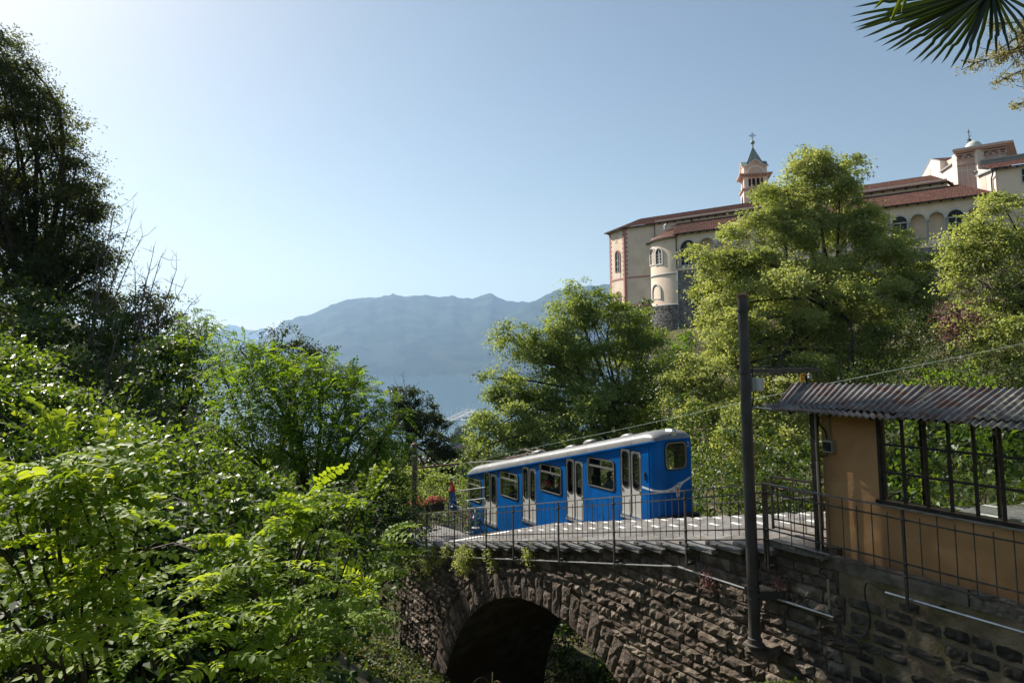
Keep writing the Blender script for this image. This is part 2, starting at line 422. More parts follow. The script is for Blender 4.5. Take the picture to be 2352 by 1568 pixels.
m_mtn = mat('wooded mountain', (0.016, 0.032, 0.018), (0.04, 0.065, 0.03), 0.006, 0.95, spec=0.05, c3=(0.055, 0.07, 0.042), scale3=0.003, lo=0.4, hi=0.7)
def mountain(name, crest, Dc, Df, base_d, ncol=260, nrow=60, seed=1, spur=0.2, back=1800):
    us = np.array([c[0] for c in crest], float); vs2 = np.array([c[1] for c in crest], float)
    U = np.linspace(us[0], us[-1], ncol); V = np.interp(U, us, vs2)
    V = V + (np.abs(fbm(U * 0.05, U * 0 + seed, 5, seed) - 0.5) * -14 + 2)
    P = []
    rows = np.linspace(0, 1, nrow)
    zc = np.array([px(u, v, Dc)[2] for u, v in zip(U, V)])
    for f in np.concatenate([rows, [1.15, 1.5]]):
        y = Df + (Dc - Df) * f if f <= 1 else Dc + (f - 1) * back
        row = []
        x = np.array([ray(u, 800.0)[0] / ray(u, 800.0)[1] for u in U]) * y
        if f <= 1:
            w = 1 - (1 - f) ** 1.25
            rn = np.abs(fbm(x / 560 + 1.1 * f, np.full_like(x, y / 2600), 6, seed) - 0.5) * 2
            sp = (rn - 0.25) * spur * math.sin(math.pi * min(1, f * 1.02)) * (0.5 + f)
            z = LAKE_Z - 3 + (zc - LAKE_Z + 3) * np.clip(w + sp * w, 0, 1.02 if f < 0.97 else 1)
            if f == 0: z[:] = LAKE_Z - 5
            if f == 1: z = zc
        else: z = zc - (zc - LAKE_Z) * (f - 1) * 2
        P.append(np.stack([x, np.full_like(x, y), z], 1))
    mb = MB(); mb.grid(P)
    structure(name, mb, m_mtn, 'all')
def z7(lst): return [((x / 1.3067 + 700) / 1.7415, (y / 1.3067 + 1050) / 1.7415) for x, y in lst]
mountain('mountain', z7([(-1500, 560), (-300, 500), (200, 470), (470, 385), (560, 312), (640, 283), (700, 270), (770, 242), (890, 190), (930, 190), (1000, 179), (1050, 182), (1140, 163), (1200, 175), (1250, 172),
                         (1310, 167), (1380, 180), (1445, 172), (1500, 184), (1560, 190), (1600, 172), (1645, 155), (1690, 178), (1740, 197), (1800, 207), (1860, 205), (2000, 230), (2400, 240), (3600, 240)]), 8600, 6050, 0, 330, 90, 11, 0.26)
mountain('mountain_ridge', z7([(1300, 545), (1400, 480), (1560, 402), (1640, 345), (1720, 290), (1800, 240), (1880, 198), (1980, 150), (2070, 132), (2180, 118), (2260, 116), (2500, 100), (3000, 60), (3900, 40)]), 7300, 6000, 0, 200, 70, 23, 0.24)
mountain('far_mountain', z7([(-900, 380), (100, 372), (190, 358), (240, 345), (288, 321), (340, 336), (360, 346), (420, 350), (490, 345), (560, 352), (700, 360), (900, 360)]), 14500, 11500, 0, 140, 24, 31, 0.2)

# air: one closed box round everything
mb = MB(); mb.box(lambda a, b, c: (a, b, c), -16000, 16000, -900, 15600, -173, 1180)
m_haze, nt, out = new_mat('air haze')
pv = N(nt, 'ShaderNodeVolumePrincipled'); pv.inputs['Color'].default_value = (0.42, 0.65, 1.0, 1); pv.inputs['Density'].default_value = 0.000078
pv.inputs['Anisotropy'].default_value = 0.25
nt.links.new(pv.outputs[0], out.inputs['Volume'])
hz = obj('haze', mb, m_haze); hz['kind'] = 'stuff'; hz['label'] = 'pale blue haze hanging over the lake and the mountains'

# ================================================================== BRIDGE AND WALLS
AC = (-7.2, -12.78); AR = 6.3; AO = 7.12              # arch centre, inner and outer radius of its ring
WT = 0.16                                            # the wall's face
def deck_z(s): return -3.98 + SL * (s + 3.48)         # nosing line of the steps
m_stone = mat('schist stone', (0.075, 0.058, 0.045), (0.18, 0.14, 0.11), 4.5, 0.92, spec=0.2, bump=1.0, bscale=13, rand=0.35, c3=(0.24, 0.20, 0.16), scale3=3.0, bdist=0.05)
m_vous = mat('arch granite', (0.075, 0.058, 0.047), (0.20, 0.158, 0.13), 16, 0.92, spec=0.2, bump=1.0, bscale=26, rand=0.2, bdist=0.05)
m_mortar = mat('old mortar', (0.19, 0.145, 0.095), (0.36, 0.285, 0.19), 3.0, 0.95, spec=0.1, bump=0.9, bscale=14, c3=(0.15, 0.135, 0.06), scale3=1.3, bdist=0.04)
bridge = thing('stone_bridge', 'old stone arch bridge of dark rough blocks carrying the stepped platform', 'bridge', Q(-8, 0.2, -11))
def top_z(s): return deck_z(s) - 0.16
# body of the bridge with the arch cut through it
ang = np.linspace(math.radians(8), math.radians(172), 49)
arch_pts = [(AC[0] + AR * math.cos(a), AC[1] + AR * math.sin(a)) for a in ang]
zb = AC[1] + AR * math.sin(ang[0])
S_L, S_R = -16.9, 1.2
outline = [(S_L, zb), (arch_pts[-1][0], zb)] + arch_pts[::-1][1:-1] + [(arch_pts[0][0], zb), (S_R, zb), (S_R, top_z(S_R)), (S_L, top_z(S_L))]
BT = 4.3
mb = MB()
for t in (WT, BT): mb.poly([Q(s, t, z) for s, z in outline])
k = len(outline)
for i in range(k):
    a, b_ = outline[i], outline[(i + 1) % k]
    n = 1
    mb.add([Q(a[0], WT, a[1]), Q(b_[0], WT, b_[1]), Q(b_[0], BT, b_[1]), Q(a[0], BT, a[1])], [(0, 1, 2, 3)])
obj('core', mb, mat('bridge core', (0.07, 0.058, 0.045), (0.14, 0.115, 0.09), 2.5, 0.95, spec=0.1, bump=0.9, bscale=12, c3=(0.09, 0.06, 0.03), scale3=0.6, bdist=0.05), bridge)

def rock(fr_pts, depth, nx=7, nz=4, rough=0.35, bulge=0.5, edge=0.0):
    """fr_pts(a, d, c) with a, c in 0..1: a rock-faced block standing proud of the wall by depth."""
    v, f = [], []
    hs = np.array([[rng.uniform(1 - rough, 1 + rough * 0.35) for _ in range(nx)] for _ in range(nz)])
    for j in range(nz):
        for i in range(nx):
            a, c = i / (nx - 1), j / (nz - 1)
            ea, ec = min(a, 1 - a) * 2, min(c, 1 - c) * 2
            e = min(1, (ea * 3)) ** 0.6 * min(1, ec * 2.4) ** 0.6
            dd = depth * (1 - bulge + bulge * e) * hs[j][i]
            ja = (rng.uniform(-1, 1) * edge if j in (0, nz - 1) or i in (0, nx - 1) else rng.uniform(-1, 1) * 0.05)
            jc = (rng.uniform(-1, 1) * edge * 2 if j in (0, nz - 1) or i in (0, nx - 1) else rng.uniform(-1, 1) * 0.08)
            v.append(fr_pts(a + ja, dd, c + jc))
    for j in range(nz - 1):
        for i in range(nx - 1):
            a = j * nx + i; f.append((a, a + 1, a + nx + 1, a + nx))
    rim = [i for i in range(nx)] + [j * nx + nx - 1 for j in range(1, nz)] + [(nz - 1) * nx + i for i in range(nx - 2, -1, -1)] + [j * nx for j in range(nz - 2, 0, -1)]
    for q in range(len(rim)):
        a, c = (rim[q] % nx) / (nx - 1), (rim[q] // nx) / (nz - 1)
        v.append(fr_pts(a, -0.03, c))
    o = nx * nz
    for q in range(len(rim)):
        q2 = (q + 1) % len(rim); f.append((rim[q2], rim[q], o + q, o + q2))
    return v, f
def wall_fr(s0, s1, z0, z1, t=WT): return lambda a, d, c: Q(s0 + (s1 - s0) * a, t - d, z0 + (z1 - z0) * c)
stones = []
z = -11.2
while z < -3.3:
    h = rng.uniform(0.155, 0.235)
    zm = z + h / 2
    s_hi, s_lo = S_R, S_L
    # highest part of this course under the sloping top
    s_min_top = (zm + 0.1 + 0.16 + 3.98) / SL - 3.48 + 0.35
    segs = []
    d2 = (AO + 0.02) ** 2 - (zm - AC[1]) ** 2
    lo = max(S_L, s_min_top)
    if d2 > 0:
        w_ = math.sqrt(d2); segs = [(lo, AC[0] - w_), (max(lo, AC[0] + w_), S_R)]
    else: segs = [(lo, S_R)]
    for a0, a1 in segs:
        s = a0 - rng.uniform(0, 0.2) if a0 > S_L + 0.01 and d2 <= 0 else a0
        while s < a1 - 0.12:
            w_ = rng.uniform(0.28, 0.80)
            if s + w_ > a1 - 0.2: w_ = a1 - s + (rng.uniform(-.1, .5) if abs(a1 - S_R) < .01 else 0)
            stones.append((s, s + w_, z, z + h)); s += w_
    z += h
def seen(st):
    s, zz = (st[0] + st[1]) / 2, (st[2] + st[3]) / 2
    p = np.array(Q(s, WT, zz)); d = p @ _fw
    v_ = CY - F * (p @ CU) / d
    a = (st[1] - st[0]) * (st[3] - st[2]) / d ** 2
    return a * (0.02 if v_ > 1600 else 1)
stones.sort(key=seen, reverse=True)
rest = MB()
for i, (s0, s1, z0, z1) in enumerate(stones):
    g = 0.012
    hi_up = z1 > deck_z((s0 + s1) / 2) - 0.85
    v, f = rock(wall_fr(s0 + g, s1 - g, z0 + g, z1 - g), (0.045 if hi_up else rng.uniform(0.04, 0.095)), 7, 4, 0.55, 0.45, 0.02)
    if i < 300:
        sb = MB(); sb.add(v, f); obj('stone', sb, m_stone, bridge)
    else: rest.add(v, f)
obj('stonework', rest, m_stone, bridge, kind='stuff')
# the arch ring: radial blocks, every other one made of two pieces
a_ = math.radians(15); kk = 0
while a_ < math.radians(168):
    da = 0.36 / AR * rng.uniform(0.9, 1.1)
    cuts = [0, 1] if kk % 2 else [0, rng.uniform(0.4, 0.6), 1]
    ro = AO + rng.uniform(-0.05, 0.08)
    for c0, c1 in zip(cuts[:-1], cuts[1:]):
        g = 0.022
        r0_, r1_ = AR + (ro - AR) * c0 + (g if c0 else 0), AR + (ro - AR) * c1 - g
        def fr_v(a, d, c, a0=a_, da=da, r0_=r0_, r1_=r1_):
            th = a0 + da * (0.05 + 0.90 * (1 - a)); r = r0_ + (r1_ - r0_) * c
            return Q(AC[0] + r * math.cos(th), WT - d, AC[1] + r * math.sin(th))
        v, f = rock(fr_v, rng.uniform(0.06, 0.09), 5, 6, 0.30, 0.42)
        sb = MB(); sb.add(v, f); obj('voussoir', sb, m_vous, bridge)
    a_ += da; kk += 1
# quoin end of the bridge on the left (return face)
mb = MB()
z = -11.0
while z < top_z(S_L) - 0.1:
    h = rng.uniform(0.2, 0.3); t = WT + 0.02
    while t < 2.5:
        w_ = rng.uniform(0.3, 0.7)
        v, f = rock(lambda a, d, c, t=t, w_=w_, z=z, h=h: Q(S_L - d, t + w_ - (w_ - 0.02) * a, z + 0.01 + (h - 0.02) * c), 0.08, 4, 3, 0.4, 0.6)
        mb.add(v, f); t += w_
    z += h
obj('end_stonework', mb, m_stone, bridge, kind='stuff')

# retaining wall under the hut: flat dark stones almost drowned in mortar
rw = thing('retaining_wall', 'mortared retaining wall of flat dark stones under the orange hut', 'wall', Q(4, 0.2, -5))
mb = MB()
mb.box(Q, S_R + 0.003, 9.0, WT + 0.01, 2.2, -7.2, -3.42)
obj('mortar', mb, m_mortar, rw)
mb = MB()
v, f = rock(wall_fr(0.95, 3.12, -3.43, -3.2, 0.17), 0.03, 12, 3, 0.4, 0.3); mb.add(v, f)
obj('coping_slab', mb, mat('coping', (0.13, 0.11, 0.09), (0.24, 0.21, 0.17), 5, 0.9, bump=0.6, bscale=25), rw)
mb = MB(); v, f = rock(wall_fr(3.15, 5.4, -3.43, -3.19, 0.17), 0.04, 26, 5, 0.7, 0.4); mb.add(v, f)
obj('coping_slab', mb, mat('coarse coping', (0.12, 0.10, 0.085), (0.26, 0.23, 0.19), 12, 0.92, bump=1.0, bscale=30), rw)
m_fstone = mat('flat dark stone', (0.04, 0.036, 0.03), (0.115, 0.10, 0.08), 6, 0.9, spec=0.2, bump=0.7, bscale=18, rand=0.4)
z = -6.4
while z < -3.65:
    h = rng.uniform(0.12, 0.22); s = S_R + rng.uniform(0.0, 0.3)
    while s < 7.0:
        w_ = rng.uniform(0.25, 0.62)
        zz = z + rng.uniform(-0.02, 0.02)
        if rng.random() < (0.85 if z < -3.95 else 0.35):
            rnd = [rng.uniform(-0.12, 0.12) for _ in range(12)]
            def fr_f(a, d, c, s=s, w_=w_, zz=zz, h=h):
                # corners pulled in so the outline reads as a lump of rock
                ra = (a - 0.5) * 2; rc = (c - 0.5) * 2
                k = 1 - 0.10 * (abs(ra) * abs(rc)) ** 2
                return Q(s + w_ / 2 + ra * k * w_ * 0.44, WT + 0.01 - d, zz + h / 2 + rc * k * h * 0.40)
            v, f = rock(fr_f, rng.uniform(0.015, 0.045), 6, 4, 0.6, 0.5, 0.05)
            sb = MB(); sb.add(v, f); obj('stone', sb, m_fstone, rw)
        s += w_
    z += h + 0.02

# ================================================================== STEPPED PLATFORM
m_slab = mat('granite slab', (0.145, 0.14, 0.132), (0.235, 0.228, 0.215), 9, 0.85, spec=0.25, bump=0.35, bscale=60, rand=0.24, c3=(0.16, 0.14, 0.12), scale3=1.6)
m_riser = mat('step core', (0.10, 0.09, 0.08), (0.17, 0.15, 0.13), 5, 0.9)
m_white = mat('white road paint', (0.62, 0.62, 0.60), (0.78, 0.78, 0.76), 14, 0.75, bump=0.15, bscale=60)
plat = thing('platform_steps', 'broad grey granite steps with white safety lines beside the blue railcar', 'steps', Q(-6, 2.5, -5.5))
STEP = 0.68; TOPT = 5.12
mb = MB(); mb.hexa([Q(-15.2, 0.3, deck_z(-15.2) - .6), Q(3.6, 1.3, deck_z(3.6) - .6), Q(3.6, TOPT - 0.05, deck_z(3.6) - .6), Q(-15.2, TOPT - 0.05, deck_z(-15.2) - .6),
                    Q(-15.2, 0.3, deck_z(-15.2) - 0.13), Q(3.6, 1.3, deck_z(3.6) - 0.13), Q(3.6, TOPT - 0.05, deck_z(3.6) - 0.13), Q(-15.2, TOPT - 0.05, deck_z(-15.2) - 0.13)])
obj('core', mb, m_riser, plat)
for k in range(-15, 11):
    s0 = -3.48 + STEP * k; zt = -3.98 + STEP * SL * k
    if k > 5 and s0 > 0.2: t = 1.15
    else: t = -0.03
    first = True
    while t < TOPT - 0.05:
        w_ = rng.uniform(0.75, 1.5) if not first else rng.uniform(0.9, 1.4)
        if t + w_ > TOPT - 0.5: w_ = TOPT - t
        dz = rng.uniform(-0.004, 0.004); hh = 0.07
        sb = MB(); sb.box(Q, s0 + rng.uniform(-0.01, 0.01), s0 + 0.86, t + 0.009, t + w_ - 0.009, zt + dz - hh, zt + dz)
        o = obj('step_slab', sb, m_slab, plat)
        bv = o.modifiers.new('b', 'BEVEL'); bv.width = 0.014; bv.segments = 2
        t += w_; first = False
    mb = MB(); mb.box(Q, s0 + 0.05, s0 + 0.8, (0.22 if k <= 5 else 1.2), TOPT - 0.03, zt - 0.17, zt - 0.068); obj('riser', mb, m_riser, plat)
# landing at the top, in front of the gate
sb = MB(); sb.box(Q, 0.02, 1.1, -0.03, 1.14, -3.27, -3.20); o = obj('landing_slab', sb, m_slab, plat)
sb = MB(); sb.box(Q, 0.05, 1.1, 0.3, 1.2, -4.2, -3.272); obj('riser', sb, m_riser, plat)
# painted lines: short bars, one on each tread
for k in range(-14, 11):
    s0 = -3.48 + STEP * k; zt = -3.98 + STEP * SL * k + 0.009
    for t0, w_ in ((2.99 + 0.006 * k, 0.13), (4.62 + 0.004 * k, 0.13)):
        if s0 > 0.2 and t0 < 1.2: continue
        mb = MB(); mb.box(Q, s0 + 0.02, s0 + 0.665, t0, t0 + w_, zt - 0.005, zt); obj('safety_line', mb, m_white, plat)
zt = -3.98 + STEP * SL * (-14) + 0.010
mb = MB(); mb.hexa([Q(-12.98, 0.12, zt - .005), Q(-12.84, 0.12, zt - .005), Q(-12.94, 2.6, zt - .005), Q(-12.40 - 0.68, 2.6, zt - .005), Q(-12.98, 0.12, zt), Q(-12.84, 0.12, zt), Q(-12.94, 2.6, zt), Q(-13.08, 2.6, zt)])
obj('safety_line', mb, m_white, plat)
sb = MB(); sb.box(Q, -17.0, -14.33, -0.03, 2.1, -6.66, -6.57); obj('landing_slab', sb, m_slab, plat)
for k in range(6):
    sb = MB(); sb.box(Q, -17.68 - 0.68 * k, -16.85 - 0.68 * k, -0.03, 2.1, -6.66 - 0.15 * (k + 1), -6.59 - 0.15 * (k + 1)); obj('step_slab', sb, m_slab, plat)
mb = MB(); mb.hexa([Q(-21, 0.4, -8.4), Q(-14.4, 0.4, -7.4), Q(-14.4, 2.0, -7.4), Q(-21, 2.0, -8.4), Q(-21, 0.4, -7.62), Q(-14.4, 0.4, -6.662), Q(-14.4, 2.0, -6.662), Q(-21, 2.0, -7.62)])
obj('core', mb, m_riser, plat)

# ================================================================== TRACK
track = thing('railway_track', 'inclined railway track the blue railcar stands on', 'track', Q(-10, 5.9, -6))
m_steel = mat('rail steel', (0.16, 0.13, 0.11), (0.30, 0.27, 0.24), 8, 0.5, 0.7)
for t in (5.45, 6.45):
    mb = MB(); mb.bar(Q(-30, t, deck_z(-30) - 0.62), Q(4, t, deck_z(4) - 0.62), 0.07, 0.12); obj('rail', mb, m_steel, track)
mb = MB()
for i in range(48):
    s = -29 + i * 0.68; mb.box(Q, s, s + 0.2, 5.2, 6.7, deck_z(s) - 0.8, deck_z(s) - 0.685)
obj('sleeper', mb, mat('sleeper wood', (0.05, 0.04, 0.03), (0.10, 0.085, 0.07), 10, 0.9), track, kind='stuff')
mb = MB(); mb.hexa([Q(-30, TOPT + 0.02, deck_z(-30) - 1.3), Q(4, TOPT + 0.02, deck_z(4) - 1.3), Q(4, 7.4, deck_z(4) - 1.3), Q(-30, 7.4, deck_z(-30) - 1.3),
                    Q(-30, TOPT + 0.02, deck_z(-30) - 0.81), Q(4, TOPT + 0.02, deck_z(4) - 0.81), Q(4, 7.4, deck_z(4) - 0.81), Q(-30, 7.4, deck_z(-30) - 0.81)])
obj('ballast_bed', mb, mat('ballast', (0.12, 0.11, 0.10), (0.25, 0.23, 0.21), 30, 0.95, bump=1, bscale=40), track)

# ================================================================== FUNICULAR CAR
car = thing('funicular_car', 'blue funicular railcar with grey roof and light grey double doors', 'railcar', Q(-14.6, 5.9, -7.2))
TN, TF = 5.15, 6.72; SA, SB = -21.08, -8.16          # near and far side, lower and upper end
def roof_z(s): return -2.72 + SL * (s + 8.41)
BH = 2.75
m_blue = mat('car blue paint', (0.0, 0.096, 0.345), (0.0, 0.114, 0.40), 1.6, 0.38, spec=0.14, coat=0.0, c3=(0.002, 0.082, 0.29), scale3=0.9)
m_roof = mat('car roof grey', (0.185, 0.182, 0.178), (0.225, 0.222, 0.217), 1.2, 0.36, spec=0.5, c3=(0.17, 0.167, 0.162), scale3=2)
m_door = mat('door light grey', (0.50, 0.49, 0.46), (0.55, 0.54, 0.51), 2, 0.5)
m_alu = mat('aluminium', (0.55, 0.54, 0.52), rough=0.32, metal=0.85)
m_rub = mat('black rubber', (0.012, 0.012, 0.012), rough=0.6)
m_dark = mat('dark interior', (0.02, 0.022, 0.025), rough=0.8)
m_glass = glass_mat('window glass', (0.46, 0.50, 0.50), 0.04)
m_cream = mat('stripe white', (0.62, 0.63, 0.62), rough=0.4)
frS = lambda a, d, c: Q(a, TN + d, c)
wins = [(-20.86, -19.68, -5.60, -6.58), (-17.90, -16.48, -4.90, -5.90), (-14.82, -13.38, -4.20, -5.20), (-11.73, -10.28, -3.58, -4.54)]
doors = [(-19.40, -18.22, -5.14, 2.20), (-16.16, -15.12, -4.49, 2.14), (-13.08, -12.03, -3.80, 2.14), (-9.96, -8.93, -3.10, 2.16)]
wl = [round_rect(a, b_, zb_, zt_, 0.13) for a, b_, zt_, zb_ in wins]
dl = [[(a, zt_ - h), (b_, zt_ - h + 0.05), (b_, zt_ + 0.0), (b_ - 0.03, zt_ + 0.03), (a + 0.03, zt_ + 0.03), (a, zt_)] for a, b_, zt_, h in doors]
RC = 0.34                                            # corner radius in plan
side = [(SA + 0.2, roof_z(SA) - BH), (SB - RC, roof_z(SB) - BH), (SB - RC, roof_z(SB - RC)), (SA + 0.2, roof_z(SA + 0.2))]
body = MB()
body.poly([frS(a, 0, c) for a, c in side], [[frS(a, 0, c) for a, c in h] for h in wl + dl])
for h in wl + dl:                                    # reveals
    for i in range(len(h)):
        a, b_ = h[i], h[(i + 1) % len(h)]
        body.add([frS(a[0], 0, a[1]), frS(b_[0], 0, b_[1]), frS(b_[0], 0.07, b_[1]), frS(a[0], 0.07, a[1])], [(0, 1, 2, 3)])
frF = lambda a, d, c: Q(a, TF + d, c)
sideF = [(SA + 0.2, roof_z(SA) - BH), (SB - 0.15, roof_z(SB) - BH), (SB - 0.15, roof_z(SB - 0.15)), (SA + 0.2, roof_z(SA + 0.2))]
body.poly([frF(a, 0, c) for a, c in sideF], [[frF(a, 0, c) for a, c in h] for h in wl + [round_rect(d[0] + .1, d[1] - .1, d[2] - 1.15, d[2] - .08, .1) for d in doors]])
# rounded corners, upper end
def corner(cs, ct, a0, a1):
    P = []
    for i in range(7):
        th = math.radians(a0 + (a1 - a0) * i / 6); s = cs + RC * math.cos(th); t = ct + RC * math.sin(th)
        P.append([Q(s, t, roof_z(s) - BH), Q(s, t, roof_z(s))])
    body.grid(P)
corner(SB - RC, TN + RC, -90, 0); RF = 0.15
def corner2(cs, ct, a0, a1):
    P = []
    for i in range(5):
        th = math.radians(a0 + (a1 - a0) * i / 4); s = cs + RF * math.cos(th); t = ct + RF * math.sin(th)
        P.append([Q(s, t, roof_z(s) - BH), Q(s, t, roof_z(s))])
    body.grid(P)
corner2(SB - RF, TF - RF, 0, 90)
WE = round_rect(5.50, 6.38, -3.58, -2.77, 0.16)
frE = lambda a, d, c: Q(SB + d, a, c)
body.poly([frE(a, 0, c) for a, c in [(TN + RC, roof_z(SB) - BH), (TF - 0.15, roof_z(SB) - BH), (TF - 0.15, roof_z(SB)), (TN + RC, roof_z(SB))]], [[frE(a, 0, c) for a, c in WE]])
for i in range(len(WE)):
    a, b_ = WE[i], WE[(i + 1) % len(WE)]
    body.add([frE(a[0], 0, a[1]), frE(b_[0], 0, b_[1]), frE(b_[0], -0.06, b_[1]), frE(a[0], -0.06, a[1])], [(0, 1, 2, 3)])
# lower end and the floor
WE2 = round_rect(5.45, 6.42, roof_z(SA) - 1.05, roof_z(SA) - 0.12, 0.14)
frE2 = lambda a, d, c: Q(SA + 0.2 - d, a, c)
body.poly([frE2(a, 0.12, c) for a, c in [(TN + 0.1, roof_z(SA) - BH), (TF - 0.1, roof_z(SA) - BH), (TF - 0.1, roof_z(SA)), (TN + 0.1, roof_z(SA))]], [[frE2(a, 0.12, c) for a, c in WE2]])
for t0, t1 in ((TN, TN + 0.1), (TF, TF - 0.1)):
    body.add([Q(SA + 0.2, t0, roof_z(SA) - BH), Q(SA + 0.08, t1, roof_z(SA) - BH), Q(SA + 0.08, t1, roof_z(SA)), Q(SA + 0.2, t0, roof_z(SA + .2))], [(0, 1, 2, 3)])
body.add([Q(SA + .1, TN + .01, roof_z(SA) - BH), Q(SB - .1, TN + .01, roof_z(SB) - BH), Q(SB - .1, TF - .01, roof_z(SB) - BH), Q(SA + .1, TF - .01, roof_z(SA) - BH)], [(0, 1, 2, 3)])
bodyo = obj('body', body, m_blue, car, True)
# faint round hatch and vertical panel joint
mb = MB(); mb.ring(frS, [(-11.02 + .13 * math.cos(i * math.pi / 8), -5.52 + .13 * math.sin(i * math.pi / 8)) for i in range(16)], [(-11.02 + .115 * math.cos(i * math.pi / 8), -5.52 + .115 * math.sin(i * math.pi / 8)) for i in range(16)], -0.006, 0.0)
obj('hatch_rim', mb, m_blue, car)
mb = MB(); mb.bar(Q(SB - RC - 0.06, TN - 0.006, roof_z(SB - RC) - 0.1), Q(SB - RC - 0.06, TN - 0.006, roof_z(SB) - BH), 0.018, 0.012); obj('panel_joint', mb, m_blue, car)
# roof shell
P = []
def roof_section(s, lift, w0, w1, base):
    row = []
    for i in range(17):
        th = math.pi * i / 16
        c_, sn = math.cos(th), math.sin(th)
        t = (w0 + w1) / 2 - (w1 - w0) / 2 * (abs(c_) ** 0.75 * (1 if c_ > 0 else -1)); z = base + lift * sn ** 0.62
        row.append(Q(s, t, z))
    return row
LIFT = 0.40; OV = 0.05
rs = []
for x in np.linspace(0, 1, 9): rs.append((SA - 0.02 + 0.75 * x, math.sin(math.pi / 2 * x) ** 0.75 if x > 0 else 0.02))
for s in np.linspace(SA + 0.9, SB - 0.75, 12): rs.append((s, 1.0))
for x in np.linspace(0, 1, 9): rs.append((SB - 0.65 + 0.69 * x, max(0.02, math.cos(math.pi / 2 * x) ** 0.55)))
for s, f in rs:
    endd = min(s - (SA - 0.05), (SB + 0.06) - s)
    pinch = 0 if endd > 0.34 else 0.34 - math.sqrt(max(0, 0.34 ** 2 - (0.34 - endd) ** 2))
    P.append(roof_section(s, LIFT * f, TN - OV + pinch, TF + OV - pinch, roof_z(s) + 0.0))
mb = MB(); mb.grid(P)
mb.f.append(tuple(range(len(mb.v) - 17, len(mb.v))))
mb.f.append(tuple(range(16, -1, -1)))
obj('roof', mb, m_roof, car, 'all')
mb = MB()
for t in (TN - OV - 0.008, TF + OV + 0.008): mb.bar(Q(SA + .1, t, roof_z(SA + .1) + 0.0), Q(SB - .25, t, roof_z(SB - .25) + 0.0), 0.03, 0.05)
mb.tube([Q(SB - .25, TN - OV, roof_z(SB - .25)), Q(SB - .08, TN - OV + .06, roof_z(SB - .08)), Q(SB + .03, TN + .2, roof_z(SB + .03)), Q(SB + 0.055, TN + .4, roof_z(SB + .05)), Q(SB + .055, TF - .4, roof_z(SB + .05)), Q(SB + .03, TF - .2, roof_z(SB + .03))], 0.02, 6)
obj('rain_gutter', mb, m_blue, car)
mb = MB()
for s in np.linspace(SA + 2.2, SB - 1.2, 5):
    mb.grid([roof_section(s + d_, LIFT + 0.004, TN - OV - 0.003, TF + OV + 0.003, roof_z(s)) for d_ in (0, 0.025)])
obj('roof_seam', mb, m_roof, car)
# windows
def window(loop, fr, bars=True, split=0.27):
    mb = MB(); mb.ring(fr, inset(loop, -0.045), inset(loop, 0.0), -0.018, 0.02)
    w = obj('window', mb, m_rub, car, label=None)
    mb = MB(); mb.ring(fr, inset(loop, -0.010), inset(loop, 0.012), -0.026, 0.035); obj('frame', mb, m_alu, w)
    mb = MB(); mb.poly([fr(a, 0.02, c) for a, c in inset(loop, 0.03)]); obj('pane', mb, m_glass, w)
    if bars:
        a0, a1 = min(p[0] for p in loop) + .03, max(p[0] for p in loop) - .03; c0, c1 = min(p[1] for p in loop), max(p[1] for p in loop)
        zc = c1 - (c1 - c0) * split
        mb = MB(); mb.box(fr, a0, a1, -0.012, 0.03, zc - 0.03, zc + 0.03); mb.box(fr, a0, a0 + 0.03, -0.008, 0.03, zc + .03, c1 - .05); mb.box(fr, a1 - 0.03, a1, -0.008, 0.03, zc + .03, c1 - .05)
        mb.box(fr, (a0 + a1) / 2 - 0.015, (a0 + a1) / 2 + 0.015, -0.004, 0.03, zc + .03, c1 - .035); obj('transom', mb, m_alu, w)
    return w
for h in wl: window(h, frS)
for h in wl: window(h, lambda a, d, c: Q(a, TF - d, c), False)
window(WE, lambda a, d, c: Q(SB - d, a, c), False)
window(WE2, lambda a, d, c: Q(SA + .08 + d, a, c), False)
